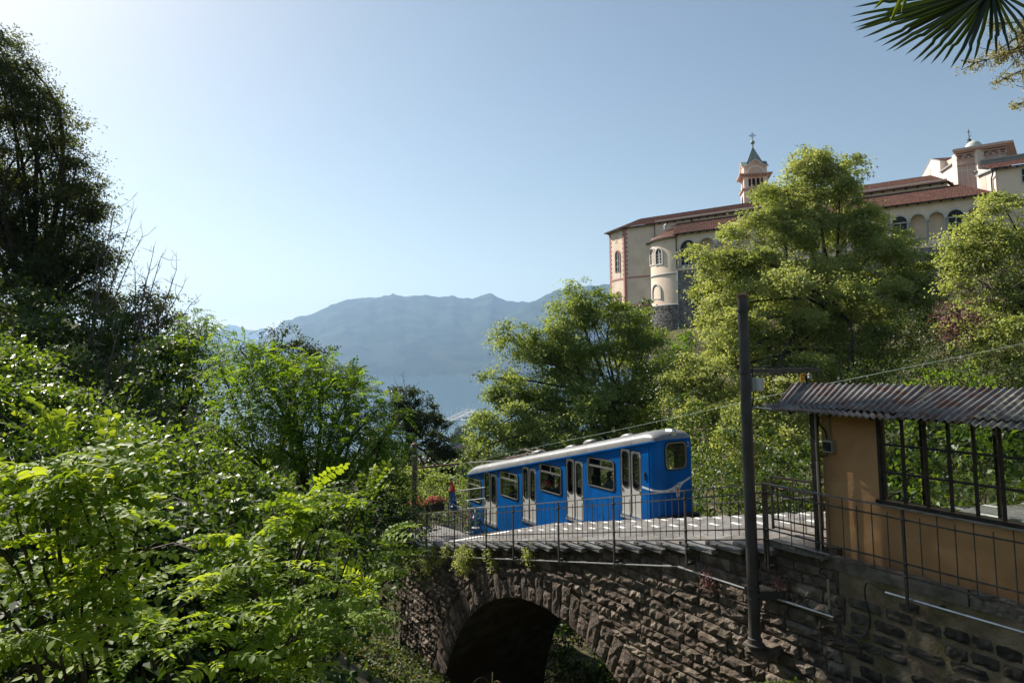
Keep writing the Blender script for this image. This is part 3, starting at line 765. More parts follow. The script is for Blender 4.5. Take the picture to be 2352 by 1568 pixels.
# door leaves
for (a, b_, zt_, h), loop in zip(doors, dl):
    mid = (a + b_) / 2
    for i, (x0, x1) in enumerate(((a + .025, mid - .03), (mid + .03, b_ - .025))):
        zz = zt_ + 0.02 - 0.025 * i
        outer = round_rect(x0, x1, zt_ - h + 0.02, zz, 0.07)
        hole = round_rect(x0 + .085, x1 - .085, zt_ - 1.20, zz - .10, 0.12)
        mb = MB(); mb.panel(lambda p, d, c: Q(p, TN + d, c), outer, [hole], 0.012, 0.045)
        mb.box(lambda p, d, c: Q(p, TN + d, c), x0 + .01, x1 - .01, 0.002, 0.013, zt_ - h + 0.05, zt_ - h + 0.12)
        d_ = obj('door', mb, m_door, car)
        mb = MB(); mb.ring(lambda p, d, c: Q(p, TN + d, c), inset(hole, -0.028), inset(hole, 0.012), 0.0, 0.05); obj('window_seal', mb, m_rub, d_)
        mb = MB(); mb.ring(lambda p, d, c: Q(p, TN + d, c), inset(hole, -0.04), inset(hole, -0.024), 0.002, 0.014); obj('window_rim', mb, m_alu, d_)
        mb = MB(); mb.poly([Q(p, TN + .03, c) for p, c in inset(hole, 0.005)]); obj('pane', mb, m_glass, d_)
        mb = MB(); xx = x0 + .05 if i == 0 else x1 - .05
        mb.box(lambda p, d, c: Q(p, TN + d, c), xx - .018, xx + .018, -0.012, 0.014, zt_ - 1.36, zt_ - 1.24); obj('handle', mb, m_alu, d_)
    mb = MB(); mb.box(lambda p, d, c: Q(p, TN + d, c), mid - .028, mid + .028, 0.004, 0.05, zt_ - h + 0.02, zt_ + .02)
    mb.box(lambda p, d, c: Q(p, TN + d, c), a - 0.005, a + .022, 0.0, 0.05, zt_ - h, zt_ + .03); mb.box(lambda p, d, c: Q(p, TN + d, c), b_ - .022, b_ + .005, 0.0, 0.05, zt_ - h, zt_ + .03)
    obj('door_seal', mb, m_rub, car)
    mb = MB(); mb.box(lambda p, d, c: Q(p, TN + d, c), a, b_, -0.03, 0.06, zt_ - h - .06, zt_ - h + 0.012); obj('door_sill', mb, m_alu, car)
# headlamp, door button, roof pods
mb = MB()
ctr = np.array(Q(SB - 0.10, 5.90, roof_z(SB) + 0.21)); ax = np.array([E_[0], E_[1], 0.0])
def disc(c, r, d0, d1, n=16):
    a = np.array([N_[0], N_[1], 0]); b2 = np.array([0, 0, 1.0])
    return [[tuple(c + ax * dd + rr * (math.cos(2 * math.pi * j / n) * a + math.sin(2 * math.pi * j / n) * b2)) for j in range(n + 1)] for rr, dd in d0]
mb.grid(disc(ctr, 0, [(0.0, 0.02), (0.08, 0.035), (0.10, 0.075), (0.125, 0.08), (0.125, -0.18), (0.0, -0.2)], 0)); obj('headlamp', mb, m_alu, car, True)
mb = MB(); mb.grid(disc(ctr, 0, [(0.0, 0.085), (0.06, 0.08), (0.098, 0.068)], 0)); obj('lamp_lens', mb, mat('lamp lens', (0.75, 0.76, 0.78), rough=0.08, metal=0.6), car, True)
mb = MB(); mb.box(lambda a, d, c: Q(a, TN + d, c), -8.77, -8.72, -0.03, 0.0, -3.95, -3.70); mb.ball(Q(-8.745, TN - .035, -3.76), 0.028); obj('door_button', mb, m_rub, car)
for s, t in ((-19.2 + 3.6, 5.55), (-12.1, 5.55), (-14.3, 6.3), (-10.9, 6.3)):
    zr_ = roof_z(s) + 0.37; P = []
    for j in range(7):
        ph = math.pi * j / 6
        P.append([Q(s + 0.36 * math.cos(th), t + 0.17 * math.sin(th), 0) for th in ()])
    mb = MB(); P = []
    for ph in np.linspace(0, math.pi / 2, 6):
        P.append([(lambda q: (q[0], q[1], zr_ + SL * (0.36 * math.cos(ph) ** .5 * math.cos(th)) + 0.15 * math.sin(ph)))(Q(s + 0.36 * math.cos(ph) ** .5 * math.cos(th), t + 0.17 * math.cos(ph) ** .5 * math.sin(th), 0)) for th in np.linspace(0, 2 * math.pi, 17)])
    mb.grid(P); obj('roof_vent', mb, m_roof, car, True)
# white wave with the crest on the end face
def skin(u):                                         # runs along the side, round the corner and over the end
    s_end = SB - RC
    if u < 0: return Q(s_end + u, TN - 0.005, 0)
    Larc = RC * math.pi / 2
    if u < Larc:
        th = -math.pi / 2 + u / RC; r = RC + 0.005; return Q(s_end + r * math.cos(th), TN + RC + r * math.sin(th), 0)
    return Q(SB + 0.006, TN + RC + (u - Larc), 0)
UL = RC * math.pi / 2
uc = UL + (5.985 - TN - RC)                          # the shield's centre line
ue = UL + (TF - 0.15 - TN - RC)
mid_z, wid = [], []
mb = MB(); P = []
for u in np.linspace(-(SB - RC + 8.90), ue, 60):
    if u < UL: zz = -4.20 - 0.04 * math.sin((u + .3) * 2.0); hw = 0.035
    else:
        x = (u - UL) / (uc - UL)
        zz = -4.235 + 0.10 * min(1, x) ** 1.5 if x < 1 else -4.135 + 0.22 * ((u - uc) / (ue - uc)) ** 0.9
        hw = 0.035 + 0.10 * math.exp(-((u - uc) / 0.16) ** 2)
        zz -= 0.05 * math.exp(-((u - uc) / 0.16) ** 2)
    q = skin(u); P.append([(q[0], q[1], zz - hw), (q[0], q[1], zz + hw)])
mb.grid(P); obj('wave_stripe', mb, m_cream, car)
frB = lambda a, d, c: Q(SB + 0.010 + d, a, c)
sh = [(5.905, -4.08), (6.065, -4.08), (6.065, -4.36), (6.05, -4.44), (6.015, -4.49), (5.985, -4.50), (5.955, -4.49), (5.92, -4.44), (5.905, -4.36)]
sh = [(5.985 + (a - 5.985) * 1.12, c) for a, c in sh]
mb = MB(); mb.poly([frB(a, 0.0, c) for a, c in inset(sh, -0.012)]); obj('shield_border', mb, m_dark, car)
mb = MB(); mb.poly([frB(a, 0.004, c) for a, c in sh]); obj('shield', mb, m_cream, car)
m_red = mat('crest red', (0.30, 0.035, 0.03), rough=0.5)
mb = MB()
for a0, a1, c0, c1 in ((5.935, 6.035, -4.30, -4.235), (5.925, 5.952, -4.235, -4.17), (5.972, 5.998, -4.235, -4.17), (6.018, 6.045, -4.235, -4.17), (5.938, 5.962, -4.40, -4.30), (6.008, 6.032, -4.40, -4.30), (5.962, 6.008, -4.335, -4.30)):
    mb.add([frB(a0, .008, c0), frB(a1, .008, c0), frB(a1, .008, c1), frB(a0, .008, c1)], [(0, 1, 2, 3)])
obj('castle_crest', mb, m_red, car)
def lettering(name, text, size, M4, m, parent, depth=0.002):
    cu = bpy.data.curves.new(name, 'FONT'); cu.body = text; cu.size = size; cu.extrude = depth; cu.align_x = 'CENTER'; cu.align_y = 'CENTER'
    t_ = bpy.data.objects.new(name, cu); col.objects.link(t_)
    me = bpy.data.meshes.new_from_object(t_.evaluated_get(bpy.context.evaluated_depsgraph_get()))
    bpy.data.objects.remove(t_); bpy.data.curves.remove(cu)
    me.materials.append(m); o = bpy.data.objects.new(name, me); col.objects.link(o)
    o.parent = parent; o.matrix_local = Matrix.Translation(-Vector(LOC[parent.name])) @ M4
    return o
def face_mat(p, right, up):
    r_ = Vector(right).normalized(); u_ = Vector(up).normalized(); n_ = r_.cross(u_)
    return Matrix(((r_.x, u_.x, n_.x, p[0]), (r_.y, u_.y, n_.y, p[1]), (r_.z, u_.z, n_.z, p[2]), (0, 0, 0, 1)))
m_silver = mat('silver lettering', (0.45, 0.52, 0.60), rough=0.4)
lettering('car_number', '2', 0.22, face_mat(Q(SB + 0.012, 6.49, -2.86), (N_[0], N_[1], 0), (0, 0, 1)), m_silver, car)
# bumper line
mb = MB(); mb.box(lambda a, d, c: Q(SB + d, a, c), TN + .5, TF - .15, -0.02, 0.012, -5.16, -5.13); obj('bumper_strip', mb, m_alu, car)
# interior: stepped floor, benches, driver's seat
mb = MB()
for i in range(9):
    s = SA + 0.6 + i * 1.4; z = roof_z(s + 0.7) - 2.25
    mb.box(Q, s, s + 1.38, TN + 0.08, TF - 0.05, z - 0.2, z)
obj('floor', mb, m_dark, car)
m_seat = mat('seat blue', (0.03, 0.05, 0.09), rough=0.7)
seat_spots = [-17.4, -15.5, -14.15, -12.4, -11.2]
for s in seat_spots:
    z = roof_z(s) - 2.25
    mb = MB(); mb.box(Q, s - .22, s + .22, TN + .5, TF - .1, z + .38, z + .46); mb.box(Q, s + .2, s + .27, TN + .5, TF - .1, z + .4, z + .74); mb.box(Q, s - .15, s + .15, TN + .7, TF - .3, z, z + .38)
    obj('bench', mb, m_seat, car)
z = roof_z(-18.6) - 2.25
mb = MB(); mb.box(Q, -18.85, -18.4, 5.7, 6.15, z + .5, z + .6); mb.hexa([Q(-18.42, 5.7, z + .55), Q(-18.34, 5.7, z + .55), Q(-18.34, 6.15, z + .55), Q(-18.42, 6.15, z + .55), Q(-18.32, 5.78, z + 1.25), Q(-18.26, 5.78, z + 1.25), Q(-18.26, 6.07, z + 1.25), Q(-18.32, 6.07, z + 1.25)])
mb.box(Q, -18.68, -18.56, 5.87, 5.97, z, z + .5); obj('driver_seat', mb, m_seat, car)
mb = MB(); mb.box(Q, SA + .3, SA + .75, TN + .2, TF - .2, roof_z(SA + .5) - 2.3, roof_z(SA + .5) - 1.25); obj('control_desk', mb, m_dark, car)
# pantograph and trolley poles on the roof's lower end
m_iron = mat('dark iron', (0.035, 0.03, 0.028), (0.07, 0.055, 0.045), 12, 0.55, 0.6)
m_rust = mat('rusty iron', (0.10, 0.05, 0.03), (0.20, 0.11, 0.07), 14, 0.8, 0.3)
pan = MB(); zr0 = lambda s: roof_z(s) + 0.42
for t in (5.65, 6.2):
    pan.tube([Q(-18.2, t, zr0(-18.2) + .06), Q(-15.9, t, zr0(-15.9) + .06)], 0.018, 5)
    pan.tube([Q(-17.9, t, zr0(-17.9) + .05), Q(-16.8, t, zr0(-16.8) + .30), Q(-15.9, t, zr0(-15.9) + .06)], 0.014, 5)
    pan.tube([Q(-17.2, t, zr0(-17.2) + .32), Q(-16.2, t, zr0(-16.2) + .12)], 0.012, 5)
for s, h in ((-18.2, .06), (-17.2, .32), (-16.8, .30), (-16.3, .2), (-15.9, .08)): pan.tube([Q(s, 5.6, zr0(s) + h), Q(s, 6.25, zr0(s) + h)], 0.016, 5)
for s in (-17.6, -16.9, -16.4): pan.lathe(Q(s, 5.9, zr0(s) - .02), [(0.04, 0), (0.06, .03), (.035, .06), (.06, .09), (.035, .12), (0.0, .16)], 8)
pano = obj('pantograph', pan, m_iron, car)
mb = MB(); mb.tube([Q(-18.6, 5.85, zr0(-18.6) + .02), Q(-17.4, 5.85, zr0(-17.4) + .04)], 0.04, 7); obj('spring_tube', mb, m_rust, pano)
mb = MB()
for t in (5.55, 5.95, 6.3): mb.tube([Q(-18.9, t, zr0(-18.9) - .02), Q(-20.4, t, zr0(-20.4) + .10), Q(-22.3, t * .35 + 5.93 * .65, zr0(-22.3) + .22)], 0.02, 5)
mb.tube([Q(-21.0, 5.5, zr0(-21.0) - .22), Q(-21.4, 5.6, zr0(-21.4) + .12)], .012, 5); mb.tube([Q(-20.4, 5.5, zr0(-20.4) + .1), Q(-20.4, 6.35, zr0(-20.4) + .1)], .02, 5)
obj('trolley_arm', mb, mat('arm grey', (0.16, 0.155, 0.15), rough=0.5, metal=0.5), pano)

# ------------------------------------------------------------------ passengers
def on_t(u, v, t):
    d = ray(u, v); p0 = C_ + t * N_; k = (p0 @ N_) / (d[:2] @ N_); p = d * k; q = p[:2] - C_
    return float(q @ E_), t, float(p[2])
def on_s(u, v, s):
    d = ray(u, v); p0 = C_ + s * E_; k = (p0 @ E_) / (d[:2] @ E_); p = d * k; q = p[:2] - C_
    return s, float(q @ N_), float(p[2])
m_skin = mat('skin', (0.45, 0.28, 0.20), rough=0.55)
m_hair = mat('dark hair', (0.02, 0.014, 0.01), rough=0.6)
def person(label, s, t, z, shirt, face=-1, lean=0.0):
    """Seated figure facing down (-1) or up (+1) the line; z is the floor."""
    root = thing('person', label, 'person', Q(s, t, z), 'passengers in the railcar')
    P = lambda f, w, h: Q(s + face * f, t + w, z + h)
    V = [P(0, 0, .55), P(.02 + lean * .4, 0, .78), P(.03 + lean, 0, 1.0), P(.05 + lean, 0, 1.12), P(.08 + lean, 0, 1.26), P(.09 + lean, 0, 1.36)]; R = [.145, .135, .15, .055, .085, .07]
    Ed = [(0, 1), (1, 2), (2, 3), (3, 4), (4, 5)]
    def chain(start, pts):
        a = start
        for p, r in pts: V.append(p); R.append(r); Ed.append((a, len(V) - 1)); a = len(V) - 1
    for sg in (-1, 1):
        chain(2, [(P(.02 + lean, sg * .19, 1.0), .06), (P(.05 + lean, sg * .24, .76), .045), (P(.24 + lean * .5, sg * .17, .66), .036), (P(.32 + lean * .3, sg * .13, .66), .03)])
        chain(0, [(P(.08, sg * .10, .54), .095), (P(.42, sg * .12, .53), .065), (P(.44, sg * .12, .12), .045), (P(.56, sg * .12, .05), .04)])
    me = bpy.data.meshes.new('body'); me.from_pydata([Vector(v) - Vector(LOC[root.name]) for v in V], Ed, [])
    o = bpy.data.objects.new('body', me); col.objects.link(o)
    sk = o.modifiers.new('skin', 'SKIN'); o.modifiers.new('sub', 'SUBSURF').levels = 1
    for i, r in enumerate(R): me.skin_vertices[0].data[i].radius = (r, r); me.skin_vertices[0].data[i].use_root = (i == 0)
    me2 = bpy.data.meshes.new_from_object(o.evaluated_get(bpy.context.evaluated_depsgraph_get()))
    bpy.data.objects.remove(o)
    for m in (m_skin, shirt, mat('trousers', (0.03, 0.035, 0.05), rough=0.8)): me2.materials.append(m)
    for p in me2.polygons:
        h = p.center.z
        q = Vector(p.center) + Vector(LOC[root.name]); fwd = abs(face * ((q.x - Q(s, t, z)[0]) * E_[0] + (q.y - Q(s, t, z)[1]) * E_[1]))
        p.material_index = 0 if h > 1.09 else (2 if h < .60 and True else (0 if fwd > .22 + abs(lean) else 1)); p.use_smooth = True
    b = bpy.data.objects.new('body', me2); col.objects.link(b); b.parent = root; LOC[b.name] = LOC[root.name]
    mb = MB(); mb.ball(P(.05 + lean, 0, 1.335), .098, 10, 7); obj('hair', mb, m_hair, root, True)
    return root
m_white_shirt = mat('pale shirt', (0.75, 0.78, 0.80), rough=0.8)
m_navy = mat('blue grey shirt', (0.16, 0.22, 0.30), rough=0.8)
fl = lambda s: .14 + roof_z(SA + 0.6 + 1.4 * math.floor((s - SA - 0.6) / 1.4) + 0.7) - 2.25
person('dark haired passenger in a white shirt leaning back in the uppermost side window', -11.20, TN + .55, fl(-11.2), m_white_shirt, -1, -.04)
person('passenger in a blue grey top deep inside the uppermost side window', -12.40, TN + .85, fl(-12.4), m_navy, -1, .03)
person('passenger in a pale shirt at the right edge of the second highest side window', -14.15, TN + .55, fl(-14.15), m_white_shirt, -1, .05)
person('passenger in dark blue at the left of the second highest side window', -15.5, TN + .9, fl(-15.5), m_navy, -1, 0)
person('passenger in grey behind the second lowest side window', -17.4, TN + .7, fl(-17.4), mat('grey shirt', (0.20, 0.24, 0.27), rough=0.8), -1, .02)

# ================================================================== RAILINGS
m_rail = mat('weathered dark railing', (0.045, 0.04, 0.036), (0.10, 0.09, 0.08), 14, 0.6, 0.25, bump=0.3, bscale=60)
m_railtop = mat('worn handrail', (0.16, 0.145, 0.13), (0.27, 0.25, 0.23), 10, 0.42, 0.4)
ROD = {}
def rod(name, parent, m, p, h, r, n=5):
    key = (name, round(h, 3), r, m.name)
    if key not in ROD:
        mb = MB(); mb.tube([(0, 0, 0), (0, 0, h)], r, n); me = bpy.data.meshes.new(name); me.from_pydata(mb.v, [], mb.f); me.materials.append(m); ROD[key] = me
    o = bpy.data.objects.new(name, ROD[key]); col.objects.link(o); o.parent = parent
    o.location = Vector(p) - Vector(LOC[parent.name]); LOC[o.name] = LOC[parent.name]
    return o
def railing(root, t, top, ss, posts, H=0.95, rails=(0.155, 0.77), post_drop=0.5, step=0.19, s_range=None, thick=0.0085):
    s0, s1 = s_range
    n = max(2, int((s1 - s0) / 1.0))
    def run(name, dz, w, h, m):
        mb = MB()
        for i in range(n):
            a, b_ = s0 + (s1 - s0) * i / n, s0 + (s1 - s0) * (i + 1) / n
            w1, w2 = 0.004 * math.sin(a * 3.1 + dz * 9), 0.004 * math.sin(b_ * 3.1 + dz * 9)
            mb.bar(Q(a, t, top(a) - dz + w1), Q(b_, t, top(b_) - dz + w2), w, h)
        obj(name, mb, m, root)
    run('handrail', 0.0, 0.045, 0.022, m_railtop)
    for d in rails: run('rail', d, 0.022, 0.022, m_rail)
    run('rail', H, 0.022, 0.022, m_rail)
    for s in posts:
        mb = MB(); mb.bar(Q(s, t - .012, top(s) - H - post_drop), Q(s, t - .012, top(s) - 0.01), 0.036, 0.036, up=(E_[0], E_[1], 0))
        for d in list(rails) + [H]: mb.ball(Q(s, t - .012, top(s) - d), 0.036, 7, 5)
        mb.ball(Q(s, t - .012, top(s) - H - .1), 0.03, 6, 4)
        mb.box(Q, s - .03, s + .03, t - .02, WT + .02, top(s) - H - post_drop + .02, top(s) - H - post_drop + .07)
        obj('post', mb, m_rail, root)
    ps = sorted(posts); i = 0
    for a, b_ in zip(ps[:-1], ps[1:]):
        k = max(2, int(round((b_ - a) / step)))
        for j in range(1, k):
            s = a + (b_ - a) * j / k
            if j % 2 == 0: rod('baluster', root, m_rail, Q(s, t, top(s) - H), H, thick)
            else: rod('baluster', root, m_rail, Q(s, t, top(s) - rails[-1] - 0.11), rails[-1] - rails[0] + .11 + .075, thick)
RT = -0.06
r1 = thing('stair_railing', 'dark iron railing with thin bars climbing along the outer edge of the steps', 'railing', Q(-8, RT, deck_z(-8)))
railing(r1, RT, lambda s: -2.23 + SL * s, None, [-16.4, -14.09, -11.95, -9.88, -8.36, -6.20, -4.06, -1.87, 0.0], s_range=(-16.6, 0.02))
r2 = thing('hut_railing', 'level dark iron railing running along the foot of the orange hut', 'railing', Q(2.4, RT, -3.2))
railing(r2, RT, lambda s: -2.225 + 0.0 * s, None, [0.06, 2.42, 4.75, 7.0], s_range=(0.03, 7.2), step=0.235)
g_ = thing('iron_gate', 'narrow black iron gate between the steps and the orange hut', 'gate', Q(0.2, 0.62, -3.2))
mb = MB()
for s in (-0.36, 0.78): mb.bar(Q(s, .62, -3.16), Q(s, .62, -2.22), .045, .03, up=(E_[0], E_[1], 0))
mb.bar(Q(-.36, .62, -2.23), Q(.78, .62, -2.20), .03, .04); mb.bar(Q(-.36, .62, -2.42), Q(.78, .62, -2.40), .02, .025); mb.bar(Q(-.36, .62, -2.98), Q(.78, .62, -2.95), .02, .025); mb.bar(Q(-.36, .62, -3.12), Q(.78, .62, -3.1), .02, .025)
obj('frame', mb, m_iron, g_)
for i in range(9):
    s = -.25 + .115 * i; h = .86 if i % 2 else .62; rod('bar', g_, m_iron, Q(s, .62, -2.24 - h if i % 2 else -2.98), h if i % 2 else .62, .0085)
mb = MB(); mb.box(Q, -.3, -.1, .585, .6, -2.40, -2.375); mb.tube([Q(-.12, .58, -2.39), Q(-.12, .50, -2.39), Q(-.02, .50, -2.39)], .012, 5); obj('latch', mb, m_iron, g_)
r3 = thing('far_railing', 'plain two bar railing on the far edge of the bridge behind the railcar', 'railing', Q(-5, 7.7, -5))
mb = MB(); mb.bar(Q(-26, 7.7, -8.83), Q(5, 7.7, -1.95), .04, .04); obj('handrail', mb, m_railtop, r3)
mb = MB(); mb.bar(Q(-26, 7.7, -9.43), Q(5, 7.7, -2.55), .03, .03); obj('rail', mb, m_rail, r3)
for s in np.arange(-24, 5, 2.1): rod('post', r3, m_rail, Q(s, 7.7, -8.83 + SL * (s + 26) - 1.05), 1.05, .02)
# landing: low railing with wire mesh, flower box, chain barrier, flag, tube barrier
r4 = thing('landing_railing', 'low landing railing with wire mesh below the flower box', 'railing', Q(-17, 2.03, -6.6))
lt = lambda s: -5.68 + (SL * (s + 16.67) if s < -16.67 else 0)
mb = MB(); mb.bar(Q(-21, 2.03, lt(-21)), Q(-16.67, 2.03, lt(-16.67)), .035, .03); mb.bar(Q(-16.67, 2.03, lt(-16)), Q(-15.45, 2.03, lt(-16)), .035, .03); obj('handrail', mb, m_railtop, r4)
for dz in (.18, .74, .93):
    mb = MB(); mb.bar(Q(-21, 2.03, lt(-21) - dz), Q(-16.67, 2.03, lt(-16.67) - dz), .025, .025); mb.bar(Q(-16.67, 2.03, lt(-16) - dz), Q(-15.45, 2.03, lt(-16) - dz), .025, .025); obj('rail', mb, m_railtop if dz > .5 else m_rail, r4)
for s in (-20.6, -18.6, -16.67, -15.47): rod('post', r4, m_rail, Q(s, 2.03, lt(s) - 1.0), 1.0, .02)
mb = MB()
for i in range(26):
    s = -20.6 + i * .2
    if s < -15.5: mb.tube([Q(s, 2.03, lt(s) - .93), Q(s, 2.03, lt(s) - .02)], .005, 3, False)
for k_ in range(1, 7): mb.tube([Q(-20.9, 2.03, lt(-20.9) - .13 * k_), Q(-16.67, 2.03, lt(-16.67) - .13 * k_), Q(-15.5, 2.03, lt(-16) - .13 * k_)], .004, 3, False)
obj('wire_mesh', mb, m_rail, r4, kind='stuff')
fb = thing('flower_box', 'long black planter hung on the landing rail', 'planter', Q(-18.7, 1.95, -6.2))
bz = lambda s: -5.70 + SL * (s + 16.67)
mb = MB(); mb.hexa([Q(-20.3, 1.78, bz(-20.3) - .26), Q(-16.95, 1.78, bz(-16.95) - .26), Q(-16.95, 2.0, bz(-16.95) - .26), Q(-20.3, 2.0, bz(-20.3) - .26), Q(-20.3, 1.75, bz(-20.3)), Q(-16.95, 1.75, bz(-16.95)), Q(-16.95, 2.0, bz(-16.95)), Q(-20.3, 2.0, bz(-20.3))])
obj('trough', mb, mat('planter black', (0.018, 0.016, 0.015), rough=0.7), fb)
for s in (-20.0, -19.0, -18.1, -17.2): mb = MB(); mb.bar(Q(s, 1.742, bz(s) - .25), Q(s, 1.742, bz(s) + .02), .03, .012, up=(E_[0], E_[1], 0)); obj('strap', mb, m_iron, fb)
lv = Leaves(); fw_ = Leaves()
fc = np.array([Q(s, 1.9 + rng.uniform(-.12, .12), bz(s) + rng.uniform(.0, .26) * (0.5 + 0.5 * math.sin((s + 20) * 2.2) ** 2)) for s in rng.uniform(-20.3, -16.9, 900)])
lv.add(fc, rng.normal(size=(900, 3)), unit(rng.normal(size=(900, 3)) + [0, 0, 1]), rng.uniform(.05, .1, 900), rng.uniform(.04, .08, 900), rng.random(900))
fc2 = np.array([Q(s, 1.88 + rng.uniform(-.16, .14), bz(s) + rng.uniform(.08, .4) * (0.45 + 0.55 * math.sin((s + 20) * 2.2) ** 2)) for s in rng.uniform(-20.3, -16.9, 150)])
fc2 = np.repeat(fc2, 9, 0) + rng.normal(size=(1350, 3)) * .03
fw_.add(fc2, rng.normal(size=(1350, 3)), unit(rng.normal(size=(1350, 3)) + [0, -1, 1]), np.full(1350, .045), np.full(1350, .04), np.repeat(rng.random(150), 9))
m_lf_box = leaf_mat('geranium leaf', [(0.03, 0.07, 0.015), (0.08, 0.14, 0.03), (0.15, 0.12, 0.03)], (1.4, 1.5, .6), .35)
m_fl = leaf_mat('pink red blossom', [(0.45, 0.02, 0.04), (0.65, 0.08, 0.12), (0.72, 0.22, 0.24)], (1.1, .8, .8), .3)
geranium = thing('flowering_plants', 'pink and red geraniums overflowing from the black planter', 'flowers', Q(-18.7, 1.9, -6.0))
lv.build('foliage', m_lf_box, geranium, 'stuff'); fw_.build('blossoms', m_fl, geranium, 'stuff')
ch = thing('chain_barrier', 'red and white plastic chain sagging between thin grey stanchions', 'barrier', Q(-15.4, 2.3, -6.57))
c_pts = [Q(-16.6, 2.06, -6.0), Q(-15.30, 2.25, -5.80), Q(-15.75, 2.75, -5.82)]
for s, t in ((-15.30, 2.25), (-15.75, 2.75)):
    mb = MB(); mb.tube([Q(s, t, -6.56), Q(s, t, -5.72)], .022, 7); mb.lathe(Q(s, t, -6.57), [(0.16, 0), (.16, .03), (.03, .06), (0.02, .1)], 12); obj('stanchion', mb, mat('stanchion grey', (0.30, 0.29, 0.28), rough=0.5, metal=.4), ch)
red, whi = MB(), MB()
def chain_run(p, q, sag, nl):
    p, q = np.array(p), np.array(q); pr = p
    for i in range(1, nl + 1):
        f = i / nl; x = p + (q - p) * f; x[2] -= sag * 4 * f * (1 - f)
        (red if (i // 4) % 2 == 0 else whi).tube([pr, x], [.022 if i % 2 else .014] * 2, 5); pr = x
chain_run(c_pts[0], c_pts[1], .55, 36); chain_run(c_pts[1], c_pts[2], .32, 22); chain_run(Q(-15.5, 2.03, -5.78), c_pts[1], .06, 10)
obj('red_links', red, mat('chain red', (0.55, 0.03, 0.025), rough=0.45), ch); obj('white_links', whi, mat('chain white', (0.7, 0.7, 0.7), rough=0.45), ch)
fg = thing('flag', 'limp red and blue flag on a slim grey pole beside the flower box', 'flag', Q(-18.2, 3.0, -7.6))
mb = MB(); mb.tube([Q(-18.2, 3.0, -7.9), Q(-18.26, 3.0, -5.05)], .024, 7); mb.box(Q, -18.34, -18.2, 2.95, 3.05, -5.06, -5.02); obj('flagpole', mb, mat('flagpole grey', (0.4, 0.4, 0.42), rough=0.4, metal=.3), fg)
def drape(z0, z1, w0, w1, sd):
    P = []
    for i in range(9):
        f = i / 8; z_ = z0 + (z1 - z0) * f; w_ = w0 + (w1 - w0) * f; row = []
        for j in range(9):
            g = j / 8 - 0.42; row.append(Q(-18.24 + g * w_, 2.96 - .06 * math.cos(g * 14 + f * 2) * (0.4 + f), z_ + .06 * abs(g)))
        P.append(row)
    mb = MB(); mb.grid(P); return mb
obj('red_half', drape(-5.18, -5.62, 0.06, 0.42, 0), mat('flag red', (0.55, 0.05, 0.05), rough=0.8), fg, 'all'); obj('blue_half', drape(-5.60, -6.35, 0.41, 0.72, 1), mat('flag blue', (0.02, 0.075, 0.32), rough=0.8), fg, 'all')
tb = thing('tube_barrier', 'grey tubular barrier with a rounded corner left of the railcar', 'barrier', Q(-20.5, 3.9, -7.6))
mb = MB()
p = lambda s, dz: Q(s, 4.0, -6.55 + SL * (s + 20.5) + dz)
for s in (-20.1, -18.6, -17.4): mb.tube([p(s, -1.0), p(s, 0.45)], .025, 6)
obj('post', mb, m_alu, tb)
for dz in (-.35, .0): mb = MB(); mb.tube([p(-20.4, dz), p(-17.2, dz)], .025, 6); obj('rail', mb, m_alu, tb)
mb = MB(); mb.tube([p(-20.42, -1.0), p(-20.42, .2), p(-20.36, .36), p(-20.2, .45), p(-17.2, .45)], .025, 6); obj('handrail', mb, m_alu, tb)

# ================================================================== POLES AND WIRES
m_pole = mat('pole dark paint', (0.052, 0.046, 0.042), (0.085, 0.075, 0.068), 3, 0.6, 0.1, spec=0.35, bump=0.15, bscale=40)
m_cap = mat('rusty cap', (0.10, 0.055, 0.035), (0.16, 0.09, 0.06), 10, 0.8)
PS, PT = -0.10, -0.30
pole = thing('catenary_mast', 'thick dark iron mast standing before the stone wall beside the hut', 'pole', Q(PS, PT, -4.93))
mb = MB(); c_ = Q(PS, PT, 0)
mb.lathe((c_[0], c_[1], 0), [(0.100, -4.9), (0.100, -2.6), (.097, -2.55), (0.095, -0.3), (.092, -.28), (0.085, 0.92), (.085, 1.07)], 20); obj('shaft', mb, m_pole, pole, True)
mb = MB(); mb.lathe((c_[0], c_[1], 1.03), [(0.09, 0.0), (0.098, .015), (.098, .05), (.04, .075), (0, .08)], 20); obj('cap', mb, m_cap, pole, True)
for z_ in (-.30, -3.98, -4.16, 0.80):
    mb = MB(); mb.lathe((c_[0], c_[1], z_), [(.09, -.022), (.112, -.018), (.112, .018), (.09, .022)], 20); obj('collar', mb, m_pole, pole, True)
mb = MB(); mb.lathe((c_[0], c_[1], -4.93), [(.16, 0), (.16, .035), (.125, .05), (.118, .13), (.10, .14)], 20); obj('base_flange', mb, m_pole, pole, True)
mb = MB(); mb.box(Q, PS - .17, PS + .17, PT - .01, WT, -4.10, -4.04); mb.bar(Q(PS - .16, PT, -4.07), Q(PS - .26, WT, -4.07), .05, .14); mb.bar(Q(PS + .16, PT, -4.07), Q(PS + .30, WT, -4.07), .05, .14); obj('bracket', mb, m_pole, pole)
mb = MB(); v, f = rock(wall_fr(PS - .2, PS + .2, -5.12, -4.935, WT - .0), .60, 6, 4, .12, .2); mb.add(v, f); obj('footing', mb, m_stone, pole)
mb = MB(); mb.box(Q, PS - .04, PS + .04, PT + .08, 1.75, -.31, -.24); mb.bar(Q(PS, PT + .1, -.36), Q(PS, 1.2, -.325), .03, .02); obj('cross_arm', mb, m_pole, pole)
